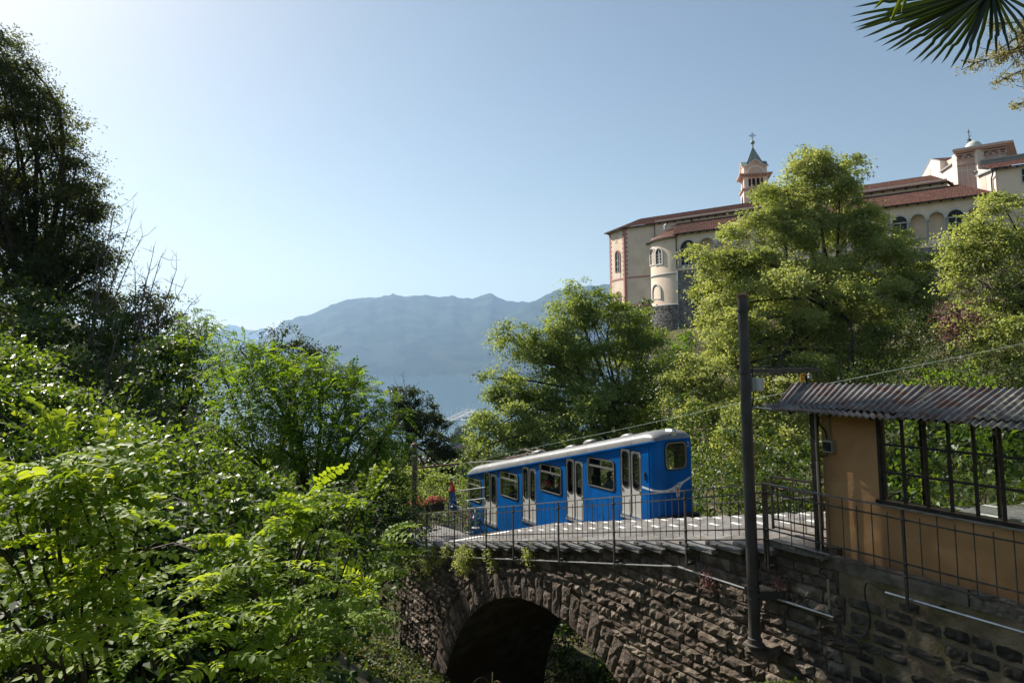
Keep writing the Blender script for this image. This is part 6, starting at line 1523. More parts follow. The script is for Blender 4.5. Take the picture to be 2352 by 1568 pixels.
tree('lime_tree', 'lime tree at the right edge over the hut roof below the church', 'tree',
     [(2318, 478, Y, 42), (2250, 545, Y, 40), (2200, 540, Y, 24), (2345, 545, Y, 60), (2225, 590, Y, 38), (2300, 610, Y, 70), (2370, 640, Y, 80), (2195, 605, Y + 1, 26), (2245, 650, Y, 36), (2340, 720, Y - 1, 74), (2270, 690, Y, 34), (2250, 748, Y - 1, 48),
      (2380, 800, Y - 2, 74), (2300, 800, Y - 2, 60), (2200, 655, Y, 20)],
     m_lime, (27.5, 34), (27, 34, 1.0), 0.32, 1.05, 28, 0.155, 0.11, spray=0.65, droop=0.3, inner=0.2, thin=0.25, flat=0.5, kd=5.6, pads=9)
def lobes_w(lst): return np.array([l[:3] for l in lst], float), np.array([(l[3], l[3], l[3]) for l in lst], float)
def shrub(name, label, cat, lobes, m, dens, n_leaf, L, W, group=None, stem=0.025, **kw):
    C, R = lobes_px(lobes); bx, by = C[:, 0].mean(), C[:, 1].mean(); b0 = np.array([bx, by, gz(bx, by) - .1])
    root = thing(name, label, cat, b0, group); lv = Leaves(); pts = sprays(lv, C, R, dens, n_leaf, L, W, **kw); lv.build('crown', m, root)
    lm = MB()
    for c in C: lm.tube(limb_path(b0 + rng.normal(size=3) * [.3, .3, 0], c, .05, 5, .08), [stem, stem * .85, stem * .7, stem * .5, stem * .35, stem * .2], 5)
    obj('stems', lm, m_bark, root, True); return root
# undergrowth on the right
shrub('shrub', 'dark hedge like shrub mass filling the slope behind the railcar', 'shrub', [(1560, 960, 33, 60), (1540, 860, 40, 60), (1560, 1050, 31, 70), (1480, 1100, 30, 60), (1350, 1110, 31, 60), (1620, 1110, 28, 60), (1250, 1110, 33, 50)], m_hedge, 1.3, 16, .13, .09, spray=.55)
shrub('shrub', 'dark leafy slope between the big lime tree and the hut roof', 'shrub', [(2120, 800, 36, 80), (2200, 820, 33, 60), (2050, 900, 33, 80), (2150, 900, 30, 80), (2250, 880, 28, 70), (2330, 900, 27, 70), (2160, 700, 42, 60), (2240, 770, 40, 50)], m_dark, 1.3, 16, .15, .10, spray=.6)
shrub('shrub', 'bushes seen behind the steps and the iron gate', 'shrub', [(1650, 1150, 24, 60), (1760, 1120, 24, 60), (1840, 1060, 25, 60), (1850, 1150, 23, 50), (1720, 1030, 28, 60), (1940, 1080, 22, 80), (2060, 1100, 20, 80), (2180, 1110, 18, 80), (2300, 1130, 16, 80), (2000, 1000, 24, 70), (2150, 1000, 21, 70), (2300, 1000, 19, 80), (1610, 1165, 25, 40), (1670, 1180, 24.6, 40), (1730, 1185, 24.2, 40), (1790, 1185, 23.8, 40), (1850, 1185, 23.2, 40), (1900, 1170, 23, 40), (1620, 1090, 27, 50)], m_hedge, 1.5, 16, .12, .085, spray=.5)
shrub('shrub', 'broad leaved sunny bush behind the hut windows', 'shrub', [(2080, 1090, 15, 46), (2180, 1140, 14.5, 50), (2260, 1030, 14.5, 46), (2330, 1130, 13.5, 50), (2120, 1020, 15.5, 36)], m_vine, 3.0, 14, .16, .09, spray=.45)
shrub('acacia_bush', 'bright green bush at the foot of the round turret', 'shrub', [(1572, 770, 62, 13), (1585, 790, 62, 15), (1562, 806, 60, 16)], m_rob, 1.6, 18, .2, .13, spray=.45)
shrub('shrub', 'leafy climber hanging below the cream apse wall', 'shrub', [(1478, 735, 74, 9), (1484, 712, 76, 6), (1488, 690, 78, 4), (1486, 755, 72, 10)], m_hedge, .8, 18, .3, .2, spray=.8)
shrub('bright_shrub', 'low bright green shrub just above the hut roof', 'shrub', [(2130, 880, 24, 22), (2200, 872, 24, 30), (2260, 880, 24, 20)], m_rob, 3, 14, .12, .08, spray=.4)
shrub('purple_shrub', 'drooping purple leaved shrub in front of the dark slope', 'shrub', [(2195, 720, 24, 26), (2225, 735, 24, 18), (2170, 730, 24, 14), (2186, 762, 24, 14), (2183, 778, 24, 10)], m_purple, 6, 12, .1, .08, spray=.35, droop=.6)
mb = MB(); c0 = px(2260, 660, 30)
for i in range(60):
    a = c0 + rng.normal(size=3) * [.9, .5, .5]; d = unit(rng.normal(size=3) + [-.6, 0, -.4]) * rng.uniform(.5, 1.5); mb.tube(limb_path(c0 + rng.normal(size=3) * .2 if i < 14 else a, a + d, .1, 3, .1), [.02, .014, .01, .005], 4, False)
o = obj('dead_branches', mb, m_dead, None, loc=c0); tag(o, 'tangle of leafless grey brown twigs in the right lime tree', 'branches')
# far side of the arch and below the bridge
def shrub_w(name, label, lst, m, dens, n_leaf, L, W, **kw):
    C, R = lobes_w(lst); b0 = np.array([C[:, 0].mean(), C[:, 1].mean(), gz(C[:, 0].mean(), C[:, 1].mean())]); root = thing(name, label, 'shrub', b0); lv = Leaves(); sprays(lv, C, R, dens, n_leaf, L, W, **kw); lv.build('crown', m, root)
    lm = MB()
    for c in C: lm.tube(limb_path(b0, c, .05, 4, .08), [.05, .04, .03, .02, .01], 5)
    obj('stems', lm, m_bark, root, True)
shrub_w('shrub', 'glossy bushes seen through the stone arch', [(*Q(-10, 8.8, -9.8), 1.3), (*Q(-8, 8.4, -10.2), 1.3), (*Q(-6, 8.2, -9.6), 1.3), (*Q(-12.5, 9, -10.5), 1.5), (*Q(-8.5, 10, -8), 1.6), (*Q(-5, 10, -7.4), 1.8), (*Q(-3.5, 8, -8.2), 1.2), (*Q(-9.5, 7.4, -10.8), .9), (*Q(-5.5, 7, -10.2), .8)], m_hedge, 2, 16, .13, .09, spray=.5)
shrub('shrub', 'leafy bushes in the light beyond the arch opening', 'shrub', [(1290, 1450, 25.5, 46), (1345, 1505, 25, 46), (1390, 1570, 24.5, 50), (1275, 1540, 26, 46), (1320, 1415, 28, 50), (1330, 1590, 25, 50)], m_hedge, 2.2, 16, .11, .08, spray=.4, kd=3)
shrub('shrub', 'dark bush crowding the left end of the bridge wall', 'shrub', [(895, 1330, 27, 30), (880, 1390, 27, 36), (900, 1450, 27, 20), (860, 1440, 27, 40)], m_dark, 2.2, 16, .11, .08, spray=.35, kd=3)
# left side ---------------------------------------------------------------
Y = 26
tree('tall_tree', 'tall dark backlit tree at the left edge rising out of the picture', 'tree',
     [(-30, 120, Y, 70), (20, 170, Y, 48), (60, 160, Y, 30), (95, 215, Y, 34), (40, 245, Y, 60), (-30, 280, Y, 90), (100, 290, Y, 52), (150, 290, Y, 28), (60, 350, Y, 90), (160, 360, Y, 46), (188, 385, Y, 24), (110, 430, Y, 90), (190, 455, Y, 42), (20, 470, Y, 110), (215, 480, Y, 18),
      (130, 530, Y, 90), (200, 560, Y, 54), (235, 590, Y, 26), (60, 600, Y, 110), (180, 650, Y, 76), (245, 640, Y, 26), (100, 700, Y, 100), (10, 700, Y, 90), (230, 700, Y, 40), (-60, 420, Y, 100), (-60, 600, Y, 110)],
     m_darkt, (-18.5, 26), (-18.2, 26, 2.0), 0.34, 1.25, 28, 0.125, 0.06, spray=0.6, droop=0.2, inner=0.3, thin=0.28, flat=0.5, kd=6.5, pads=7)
sv = np.array(SUN)
C = np.array([np.array(Q(s, .25, z)) + sv * d for s, z, d in ((2.2, -2.7, 38), (3.0, -2.65, 40), (4.1, -2.6, 39), (5.3, -2.6, 41), (6.6, -2.6, 40), (2.3, -4.2, 39), (3.5, -4.3, 41), (4.8, -4.2, 40), (6.2, -4.1, 41), (2.0, -5.4, 40), (3.0, -5.8, 41))]); R = np.array([(r, r, r) for r in (.45, .52, .5, .55, .6, .6, .65, .65, .7, .55, .65)])
b0 = np.array([-31.0, 33.5, gz(-31, 33.5)]); root = thing('tall_tree', 'very tall tree beyond the upper left edge whose leaning crown shades the hut', 'tree', b0); lv = Leaves(); sprays(lv, C, R, 3.0, 24, .12, .08, spray=.4, kd=2.6); lv.build('crown', m_darkt, root); mb = MB(); fk = np.array([-27.5, 33.0, 22.0]); mb.tube(limb_path(b0, fk, 0, 6, .01), [.5, .4, .38, .35, .32, .3, .26], 9); obj('trunk', mb, m_bark, root, True); lm = MB()
for c in C: lm.tube(limb_path(fk, c, .06, 6, .03), [.12, .1, .08, .06, .05, .035, .02], 5)
obj('limbs', lm, m_bark, root, True)
shrub('dark_tree', 'dark rounded tree just right of the tall tree behind bare branches', 'tree', [(365, 690, 22, 36), (345, 720, 22, 40), (395, 725, 22, 30), (320, 750, 22, 44), (375, 770, 22, 44), (300, 800, 21, 56), (260, 720, 23, 50), (240, 790, 22, 60)], m_darkt, 1.6, 24, .10, .065, None, .05, spray=.4, kd=5, pads=6)
shrub('shrub', 'deep shaded thicket at the foot of the tall tree', 'shrub', [(60, 760, 18, 80), (150, 780, 17, 80), (240, 800, 17, 70), (320, 860, 15, 80), (200, 880, 15, 90), (400, 920, 13, 60), (300, 950, 13, 70), (420, 850, 16, 60), (100, 860, 16, 80), (500, 950, 13, 60)], m_hedge, 1.5, 20, .11, .075, spray=.42, kd=4.5, pads=8)
def bare(name, label, base, tips, r0):
    base = np.array(base); mb = MB(); root = thing(name, label, 'tree', base); tb_ = MB()
    for tp in tips:
        tp = np.array(tp); p_ = limb_path(base, tp, -.02, 8, .035); mb.tube(p_, [r0 * (1 - .9 * i / 8) + .004 for i in range(9)], 5)
        for i in range(3, 9):
            for j in range(2):
                a = p_[i]; L_ = np.linalg.norm(tp - base) * rng.uniform(.07, .18); d = unit(unit(tp - base) * .75 + rng.normal(size=3) * [.8, .4, .5] + [0.15, 0, .25]) * L_
                q_ = limb_path(a, a + d, -.06, 4, .06); tb_.tube(q_, [.008, .007, .005, .004, .002], 4, False)
                for k in range(1):
                    b_ = q_[rng.integers(1, 4)]; d2 = unit(d + rng.normal(size=3) * L_ * .6) * L_ * rng.uniform(.3, .6); tb_.tube([b_, b_ + d2 * .5 + [0, 0, .03], b_ + d2], [.006, .005, .0025], 3, False)
    obj('trunk', mb, m_twig, root, True); obj('twigs', tb_, m_twig, root)
bare('bare_tree', 'leafless tree with fine upswept twigs against the sky beside the tall tree', px(205, 860, 19), [px(u, v, 19) for u, v in ((262, 480), (300, 505), (325, 545), (250, 560), (225, 590))], .03)
bare('bare_tree', 'second leafless tree with forked branches right of the first one', px(300, 870, 18), [px(u, v, 18) for u, v in ((352, 580), (370, 590), (405, 620), (420, 660), (437, 700), (335, 640), (310, 620))], .03)
bare('bare_tree', 'thin leaning bare stems in front of the shaded thicket', px(240, 960, 14), [px(u, v, 14) for u, v in ((330, 760), (285, 720), (352, 800))], .02)
def robinia(name, label, lobes, dens, length, pairs, LL, WW, base, r0, m=m_rob, cat='tree', limbs=True):
    C, R = lobes_px(lobes); b0 = np.array([base[0], base[1], gz(base[0], base[1]) - .2]); root = thing(name, label, cat, b0); lv = Leaves(); pts = []
    for c, r in zip(C, R):
        n = int(4 * math.pi * r[0] ** 2 * dens * 4.6); dv = unit(rng.normal(size=(n, 3)) + [0, -.15, .3]); rad = np.where(rng.random(n) < .3, rng.uniform(.3, .8, n), rng.uniform(.8, 1.1, n))
        p_ = c + dv * r * rad[:, None]; d = unit(dv * [1, 1, .3] + rng.normal(size=(n, 3)) * .5 + [0, 0, -.05]); nr = unit(np.array([0, 0, 1.0]) + rng.normal(size=(n, 3)) * .35 + dv * .3)
        pinnate(lv, p_, d, nr, length * rng.uniform(.7, 1.25, n), pairs, LL, WW, rng.random(n)); pts.append(p_)
    lv.build('crown', m, root)
    if limbs: trunk_limbs(root, b0, C.mean(0) * .6 + b0 * .4, C, m_bark, r0, pts)
    return root
robinia('locust_tree', 'wide bright green locust tree with feathery leaves in the middle of the slope', [(560, 800, 11, 34), (530, 840, 11, 40), (590, 830, 11, 40), (640, 860, 11, 62), (710, 860, 11, 50), (760, 870, 11, 52), (800, 880, 11, 34), (590, 910, 10.5, 76), (690, 940, 10.5, 100), (790, 940, 10.5, 76),
        (860, 945, 10.5, 44), (905, 945, 10.5, 22), (545, 985, 10, 60), (620, 1020, 10, 80), (730, 1040, 10, 90), (830, 1030, 10, 80), (885, 1020, 10.3, 42), (480, 1010, 10, 34), (900, 1090, 10.5, 42), (870, 1130, 10.5, 52), (800, 1120, 10, 60)], 16, .26, 7, .19, .085, (-3.2, 10.8), .10)
robinia('locust_tree', 'narrow locust tree with drooping leaves at the skyline beside the bare branches', [(455, 745, 17, 30), (480, 770, 17, 26), (440, 790, 17, 40), (400, 800, 17, 40), (470, 830, 16, 50), (430, 870, 16, 60), (370, 830, 17, 46), (510, 880, 15, 50)], 9, .34, 7, .2, .09, (-8.2, 16.5), .09)
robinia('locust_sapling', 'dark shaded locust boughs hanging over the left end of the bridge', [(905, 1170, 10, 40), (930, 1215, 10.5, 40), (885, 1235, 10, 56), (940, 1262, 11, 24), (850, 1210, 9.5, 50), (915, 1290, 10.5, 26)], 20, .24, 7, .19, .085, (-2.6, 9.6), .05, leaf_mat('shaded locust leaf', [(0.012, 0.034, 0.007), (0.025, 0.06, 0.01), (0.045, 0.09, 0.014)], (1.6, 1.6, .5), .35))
tree('dark_tree', 'dark spreading tree crown on the skyline behind the locust tree', 'tree', [(650, 780, 30, 26), (625, 790, 30, 20), (685, 785, 30, 22), (710, 800, 30, 18), (660, 820, 30, 40), (725, 830, 30, 34), (770, 860, 30, 36), (800, 880, 30, 26), (700, 860, 30, 46)], m_dark, (-9.5, 30), (-9.6, 30, -1.5), .18, 1.3, 26, .12, .08, spray=.45, kd=3.6, pads=7, inner=.2)
tree('evergreen_oak', 'tall dark evergreen tree standing left of the lake gap', 'tree', [(925, 895, 45, 20), (935, 915, 45, 28), (910, 935, 45, 26), (970, 945, 45, 28), (985, 965, 45, 24), (940, 970, 45, 44), (1000, 1000, 45, 30), (900, 990, 45, 44), (960, 1040, 45, 60), (1015, 1050, 45, 34), (900, 1070, 44, 60), (980, 1110, 44, 54), (1035, 1095, 45, 20), (920, 1150, 43, 50)],
     m_dark, (-6.75, 45), (-6.75, 45, -5), .3, 1.1, 30, .15, .10, spray=.5, kd=3.6, pads=7, inner=.2)
bare('dead_tree_top', 'dead twigs sticking out of the dark evergreen beside the lake', px(935, 915, 44.8), [px(u, v, 44.8) for u, v in ((905, 872), (925, 858), (960, 880))], .02)
shrub('shrub', 'sunny shrubs between the rear mast and the lake gap', 'shrub', [(960, 1100, 34, 26), (1000, 1120, 34, 34), (1045, 1115, 34, 26), (1040, 1150, 33, 34), (960, 1150, 34, 30), (1080, 1100, 35, 18), (915, 1110, 33, 36)], m_lime2, 2.2, 18, .14, .10, spray=.5)
shrub('shrub', 'green bank below the flower box and the landing', 'shrub', [(980, 1190, 30, 36), (1040, 1195, 29, 30), (930, 1190, 29, 40), (1075, 1175, 30, 26)], m_hedge, 2, 18, .13, .09, spray=.5)
ft = px(1060, 996, 1100); fb_ = np.array([ft[0], ft[1], gz(ft[0], ft[1])])
root = thing('shore_tree', 'rounded hazy tree standing alone on the far lake shore', 'tree', fb_); lv = Leaves()
C, R = lobes_px([(1056, 1000, 1100, 13), (1068, 992, 1100, 13), (1050, 1008, 1100, 11), (1070, 1008, 1100, 12), (1060, 988, 1100, 9), (1045, 1014, 1100, 8)]); sprays(lv, C, R, .12, 14, 2.4, 1.8, spray=3.5, kd=1); lv.build('crown', m_hedge, root)
mb = MB(); mb.tube([fb_, C.mean(0)], [2, 1.0], 7)
for c in C: mb.tube([C.mean(0) - [0, 0, 8], c], [1, .3], 5)
obj('trunk', mb, m_bark, root, True)
root = thing('town_trees', 'mixed trees of the lakeside town below the gap', 'trees', (-60, 500, -80)); root['kind'] = 'stuff'; lv = Leaves()
C = np.array([(x, y, gz(x, y) + 4) for x, y in zip(rng.uniform(-160, 60, 90), rng.uniform(150, 1050, 90))]); R = np.full((90, 3), 7.0) * rng.uniform(.6, 1.2, (90, 1)); sprays(lv, C, R, .06, 10, 2.4, 1.8, spray=3, kd=1); lv.build('crowns', m_hedge, root, 'stuff')
# sunlit vines over the slope
def vines(name, label, lobes, dens, n_leaf, L, W, m=m_vine, **kw):
    C, R = lobes_px(lobes); b0 = np.array([C[:, 0].mean(), C[:, 1].mean(), gz(C[:, 0].mean(), C[:, 1].mean())]); root = thing(name, label, 'climbing plant', b0); lv = Leaves(); pts = sprays(lv, C, R, dens, n_leaf, L, W, kd=5.0, pads=9, **kw); lv.build('foliage', m, root, 'stuff')
    mb = MB()
    for p_ in pts:
        for k in rng.choice(len(p_), min(len(p_), 5), replace=False):
            a = p_[k]; d = unit(rng.normal(size=3) * [1, 1, .4] + [.3, 0, .35]) * rng.uniform(.3, .8); mb.tube([a - d * .3, a + [0, 0, .04], a + d * .6 + [0, 0, .1], a + d + [0, 0, .05]], [.007, .006, .004, .002], 4, False)
    obj('tendrils', mb, m_dead, root)
vines('vine_thicket', 'sunlit mound of vines at the left edge below the tall tree', [(-20, 842, 10.5, 64), (50, 882, 10, 64), (110, 922, 9.8, 57), (170, 972, 9.5, 55), (230, 1012, 9.2, 51), (60, 972, 9, 73), (-20, 972, 9, 82), (140, 1042, 8.6, 69), (240, 1082, 8.4, 60), (40, 1062, 8, 73)], 11, 13, .075, .055, spray=.35, droop=.35, upbias=.5)
vines('vine_thicket', 'vine covered slope between the locust tree and the near branches', [(320, 1042, 8.6, 60), (390, 1092, 8.2, 66), (460, 1122, 8, 70), (330, 1132, 7.6, 80), (540, 1142, 8, 56), (430, 1182, 7.4, 80), (520, 1212, 7.2, 70), (350, 1232, 6.8, 80), (610, 1172, 8, 50), (260, 1162, 7, 70), (620, 1242, 7.5, 60), (700, 1212, 8, 60)], 12, 13, .07, .05, spray=.35, droop=.35, upbias=.5)
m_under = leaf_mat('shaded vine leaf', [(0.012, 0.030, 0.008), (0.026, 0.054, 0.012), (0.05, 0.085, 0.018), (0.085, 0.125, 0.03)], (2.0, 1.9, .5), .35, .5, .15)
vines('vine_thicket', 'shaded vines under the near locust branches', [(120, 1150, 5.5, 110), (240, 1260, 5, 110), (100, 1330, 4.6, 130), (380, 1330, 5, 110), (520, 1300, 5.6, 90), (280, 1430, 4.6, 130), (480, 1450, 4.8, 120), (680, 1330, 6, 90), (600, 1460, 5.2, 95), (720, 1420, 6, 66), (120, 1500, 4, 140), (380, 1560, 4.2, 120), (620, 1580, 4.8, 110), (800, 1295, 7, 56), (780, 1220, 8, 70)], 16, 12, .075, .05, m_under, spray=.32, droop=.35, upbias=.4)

# near locust shrubs: every large compound leaf is a part of its own
m_near, nt_, _o = None, None, None
def near_leaf_mat():
    m = leaf_mat('near locust leaf', [(0.095, 0.165, 0.016), (0.145, 0.23, 0.022), (0.195, 0.285, 0.03), (0.25, 0.335, 0.05)], (2.2, 1.9, .7), .48)
    nt = m.node_tree; at = [n for n in nt.nodes if n.type == 'ATTRIBUTE'][0]; rp = [n for n in nt.nodes if n.type == 'VALTORGB'][0]; oi = nt.nodes.new('ShaderNodeObjectInfo')
    for l in list(at.outputs['Fac'].links): nt.links.remove(l)
    nt.links.new(oi.outputs['Random'], rp.inputs[0]); return m
m_near = near_leaf_mat()
def leaf_mesh(pairs, seed):
    r_ = np.random.default_rng(seed); v, f = [], []
    L_ = 1.0; pos = lambda t: np.array([t * L_, 0.05 * math.sin(t * 3 + seed), -.28 * t * t * L_])
    rt = [pos(t) for t in np.linspace(0, 1, 6)]
    for i in range(5):
        a, b_ = rt[i], rt[i + 1]; o = len(v); v += [a + [0, .007, 0], a - [0, .007, 0], b_ - [0, .006, 0], b_ + [0, .006, 0]]; f.append((o, o + 1, o + 2, o + 3))
    def leaflet(p, d, up, L2, W2):
        d = d / np.linalg.norm(d); s = np.cross(d, up); s /= np.linalg.norm(s); n = np.cross(s, d); o = len(v)
        mid = [p + d * L2 * t - n * L2 * .10 * t * t for t in (0.03, .35, .72, 1.0)]
        for sg in (1, -1): v.extend([mid[1] + s * sg * W2 * .48 + n * W2 * .14, mid[2] + s * sg * W2 * .42 + n * W2 * .12])
        v.extend(mid); a, b1, b2_, c = o + 4, o + 5, o + 6, o + 7
        f.extend([(a, b1, o), (b1, b2_, o + 1, o), (b2_, c, o + 1), (a, o + 2, b1), (b1, o + 2, o + 3, b2_), (b2_, o + 3, c)])
    for j in range(pairs):
        t = .2 + .78 * j / (pairs - 1) * .95
        for sg in (1, -1):
            d = np.array([.28, sg, -.22]) + r_.normal(size=3) * .16; up = np.array([0, 0, 1.0]) + r_.normal(size=3) * .22
            leaflet(pos(t + r_.normal() * .012), d, up, .20 * r_.uniform(.85, 1.15) * (1 - .25 * abs(t - .55)), .105 * r_.uniform(.85, 1.15))
    leaflet(pos(1.0), np.array([1, 0, -.5]), np.array([0, 0, 1.0]), .19, .10)
    me = bpy.data.meshes.new('leaf'); me.from_pydata([tuple(x) for x in v], [], f); me.materials.append(m_near); me.polygons.foreach_set('use_smooth', [True] * len(me.polygons)); return me
LEAF = [leaf_mesh(p, s) for p, s in ((6, 1), (7, 2), (7, 3), (8, 4), (5, 5), (8, 6))]
def near_shrub(label, lobes, base, dens, size, n_obj=300):
    C, R = lobes_px(lobes); b0 = np.array([base[0], base[1], gz(base[0], base[1]) - .1]); root = thing('locust_shrub', label, 'shrub', b0); cand = []
    for c, r in zip(C, R):
        # arching shoots: each carries alternating leaves along its outer length
        ns = max(3, int(4 * math.pi * r[0] ** 2 * dens * .32))
        for k in range(ns):
            dv = unit(rng.normal(size=3) + [0.15, -.35, .55]); dv[2] = abs(dv[2]) * .8 + .05; dv = unit(dv)
            tip = c + dv * r * rng.uniform(.85, 1.15); st = c + dv * r * .25 + np.array([0, .05, -.25]) * r[0]
            path = limb_path(st, tip, .10, 7, .06); hd = unit((tip - st) * [1, 1, .35])
            m_ = rng.integers(5, 9)
            for q in range(m_):
                f = .35 + .65 * q / (m_ - 1); i0 = min(6, int(f * 7)); pos = path[i0] + (path[i0 + 1] - path[i0]) * (f * 7 - i0)
                side = np.array([-hd[1], hd[0], 0]) * (1 if q % 2 else -1); d = unit(hd * (.35 + .5 * f) + side * rng.uniform(.5, 1.1) * (1.05 - .6 * f) + [0, 0, rng.uniform(-.12, .16)])
                cand.append((pos, d))
    cand.sort(key=lambda q: q[0] @ _fw - .55 * q[0][2])
    lv = Leaves()
    for i, (p_, d) in enumerate(cand):
        up = unit(np.array([0, -.12, 1.0]) + rng.normal(size=3) * .22); Ln = size * rng.uniform(.75, 1.3)
        if i < n_obj:
            s = np.cross(up, d); s /= np.linalg.norm(s); n_ = np.cross(d, s)
            o = bpy.data.objects.new('leaf', LEAF[rng.integers(len(LEAF))]); col.objects.link(o); o.parent = root
            q_ = p_ - b0
            o.matrix_local = Matrix(((d[0] * Ln, s[0] * Ln, n_[0] * Ln, q_[0]), (d[1] * Ln, s[1] * Ln, n_[1] * Ln, q_[1]), (d[2] * Ln, s[2] * Ln, n_[2] * Ln, q_[2]), (0, 0, 0, 1)))
        else: pinnate(lv, p_[None], d[None], up[None], np.array([Ln]), 6, .19, .10, np.array([rng.random()]), .28)
    if lv.V: lv.build('foliage', m_rob, root, 'stuff')
    mb = MB()
    for c, r in zip(C, R):
        for k in range(2): mb.tube(limb_path(b0 + (c - b0) * .75, c + rng.normal(size=3) * r[0] * .6, .06, 6, .05), [.010, .009, .008, .006, .005, .004, .003], 5, False)
    for k in range(3): c = C[rng.integers(len(C))]; mb.tube(limb_path(b0 + rng.normal(size=3) * [.08, .08, 0], b0 + (c - b0) * .75, .02, 4, .04), [.010, .009, .008, .007, .006], 5)
    obj('stems', mb, m_bark, root, True); return root
near_shrub('nearest locust shrub with big sunlit round leaflets at the left edge', [(60, 1080, 2.5, 50), (140, 1060, 2.5, 46), (210, 1100, 2.6, 50), (30, 1150, 2.4, 70), (120, 1160, 2.4, 80), (230, 1170, 2.6, 50), (290, 1195, 2.8, 26), (60, 1260, 2.4, 80), (170, 1270, 2.5, 70), (250, 1290, 2.7, 46), (100, 1370, 2.5, 90), (220, 1390, 2.7, 66), (40, 1470, 2.4, 90), (170, 1490, 2.6, 90)], (-2.3, 4.0), 48, .20)
near_shrub('broad locust shrub with arching sunlit leaf sprays left of the stone arch', [(770, 1175, 4.4, 46), (700, 1165, 4.2, 46), (840, 1165, 4.6, 30), (640, 1210, 4, 50), (740, 1240, 4, 66), (840, 1270, 4.4, 52), (560, 1260, 3.7, 50), (650, 1300, 3.7, 70), (850, 1370, 4.6, 26), (800, 1360, 4.2, 60), (720, 1390, 3.8, 66), (560, 1350, 3.5, 66), (470, 1350, 3.4, 54), (790, 1450, 4.4, 34)], (-2.0, 5.4), 26, .20)
near_shrub('low locust shrub with long leaves along the bottom edge', [(420, 1420, 3.2, 60), (520, 1460, 3.2, 66), (640, 1470, 3.3, 70), (680, 1500, 3.5, 56), (340, 1480, 3, 70), (460, 1540, 3, 80), (600, 1560, 3.1, 80), (620, 1575, 3.3, 56), (300, 1390, 3.2, 46), (250, 1560, 2.9, 80)], (-1.9, 4.5), 32, .19)

# ---- plants on the wall, ferns, ground cover
wp = [(580, 860, .16), (760, 855, .2), (1040, 965, .36), (1130, 920, .2), (1000, 1020, .22), (1430, 960, .2), (2025, 905, .18), (200, 1010, .28), (430, 985, .32), (660, 1010, .16), (480, 1060, .2), (1480, 1100, .1)]
WPL = ['small plant under the second step end from the landing', 'small plant just above the sloping pipe left of the big tuft', 'largest leafy tuft hanging over the sloping pipe', 'leafy tuft touching the right side of the largest tuft', 'tuft hanging below the largest leafy tuft', 'plant beside the pipe joint right of the largest tuft', 'lone small plant under the step ends above the arch crown', 'lowest plant at the far left end of the wall', 'tall tuft left of the sloping pipe near the landing', 'tiny plant below the pipe between two tufts', 'small low plant under the tall left tuft', 'tiny sprig below the pipe joint right of the largest tuft']
for i, (x, y, r) in enumerate(wp):
    s, t, z = on_t((x / 3.92 + 1600) / 1.7415, (y / 3.92 + 1980) / 1.7415, WT - .12); c = np.array(Q(s, t, z))
    root = thing('wall_plant', WPL[i], 'plant', Q(s, WT, z), 'plants growing in the bridge wall'); lv = Leaves(); sprays(lv, np.array([c]), np.array([[r * .8, r * .5, r]]), 60, 9, .055, .045, spray=.16, droop=.5); lv.build('foliage', m_lime, root, 'stuff')
    mb = MB()
    for k in range(4): mb.tube([Q(s, WT + .02, z), c + rng.normal(size=3) * r * .3, c + rng.normal(size=3) * r * .6], [.006, .005, .003], 4, False)
    obj('stems', mb, m_dead, root)
for u, v, lb in ((1635, 1325, 'upper dry reddish plant on the wall left of the mast'), (1640, 1348, 'lower dry reddish plant on the wall left of the mast'), (1800, 1340, 'dry reddish plant on the wall just right of the mast')):
    s, t, z = on_t(u, v, WT - .1); c = np.array(Q(s, t, z)); root = thing('dry_plant', lb, 'plant', c, 'dry plants on the wall'); lv = Leaves(); sprays(lv, np.array([c]), np.array([[.13, .06, .1]]), 120, 8, .04, .018, spray=.12); lv.build('foliage', m_purple, root, 'stuff')
lv = Leaves()
def carpet(s0, s1, t0, t1, n, L, W, hmax):
    s, t = rng.uniform(s0, s1, n), rng.uniform(t0, t1, n); p_ = C_[None] + s[:, None] * E_ + t[:, None] * N_; z = ground_z(p_[:, 0], p_[:, 1]) + rng.uniform(.02, hmax, n) * (vnoise(p_[:, 0] * 1.3, p_[:, 1] * 1.3, 5) + .2)
    lv.add(np.column_stack([p_, z]), rng.normal(size=(n, 3)) * [1, 1, .5], unit(rng.normal(size=(n, 3)) * .5 + [0, 0, 1]), rng.uniform(.5, 1.2, n) * L, rng.uniform(.6, 1.2, n) * W, rng.random(n))
carpet(-18, -11, -4, .1, 9000, .12, .08, .28); carpet(-3, 4.5, -2.2, .1, 8000, .09, .06, .16); carpet(-12, -2, -5, -.5, 6000, .12, .08, .25); carpet(-3, 5, -6, -2.2, 6000, .09, .06, .14)
o = lv.build('ground_cover', m_grass, None, 'stuff'); o['label'] = 'low weeds and leaf litter on the ground before the stone wall'; o['category'] = 'ground cover'
gxs, gys = rng.uniform(-22, 30, 900), rng.uniform(16, 85, 900); tt = (gxs - C_[0]) * N_[0] + (gys - C_[1]) * N_[1]; ss = (gxs - C_[0]) * E_[0] + (gys - C_[1]) * E_[1]
ok_ = ~((tt > -1.2) & (tt < 9.0) & (ss > -40)) & ~((tt > -5) & (tt < 0) & (ss > -19)); gxs, gys = gxs[ok_], gys[ok_]; gzz = ground_z(gxs, gys); lv = Leaves()
rr_ = rng.uniform(.6, 1.5, len(gxs)); sprays(lv, np.column_stack([gxs, gys, gzz + rr_ * .2]), np.column_stack([rr_, rr_, rr_ * .7]), .55, 12, .24, .17, spray=.6, kd=1)
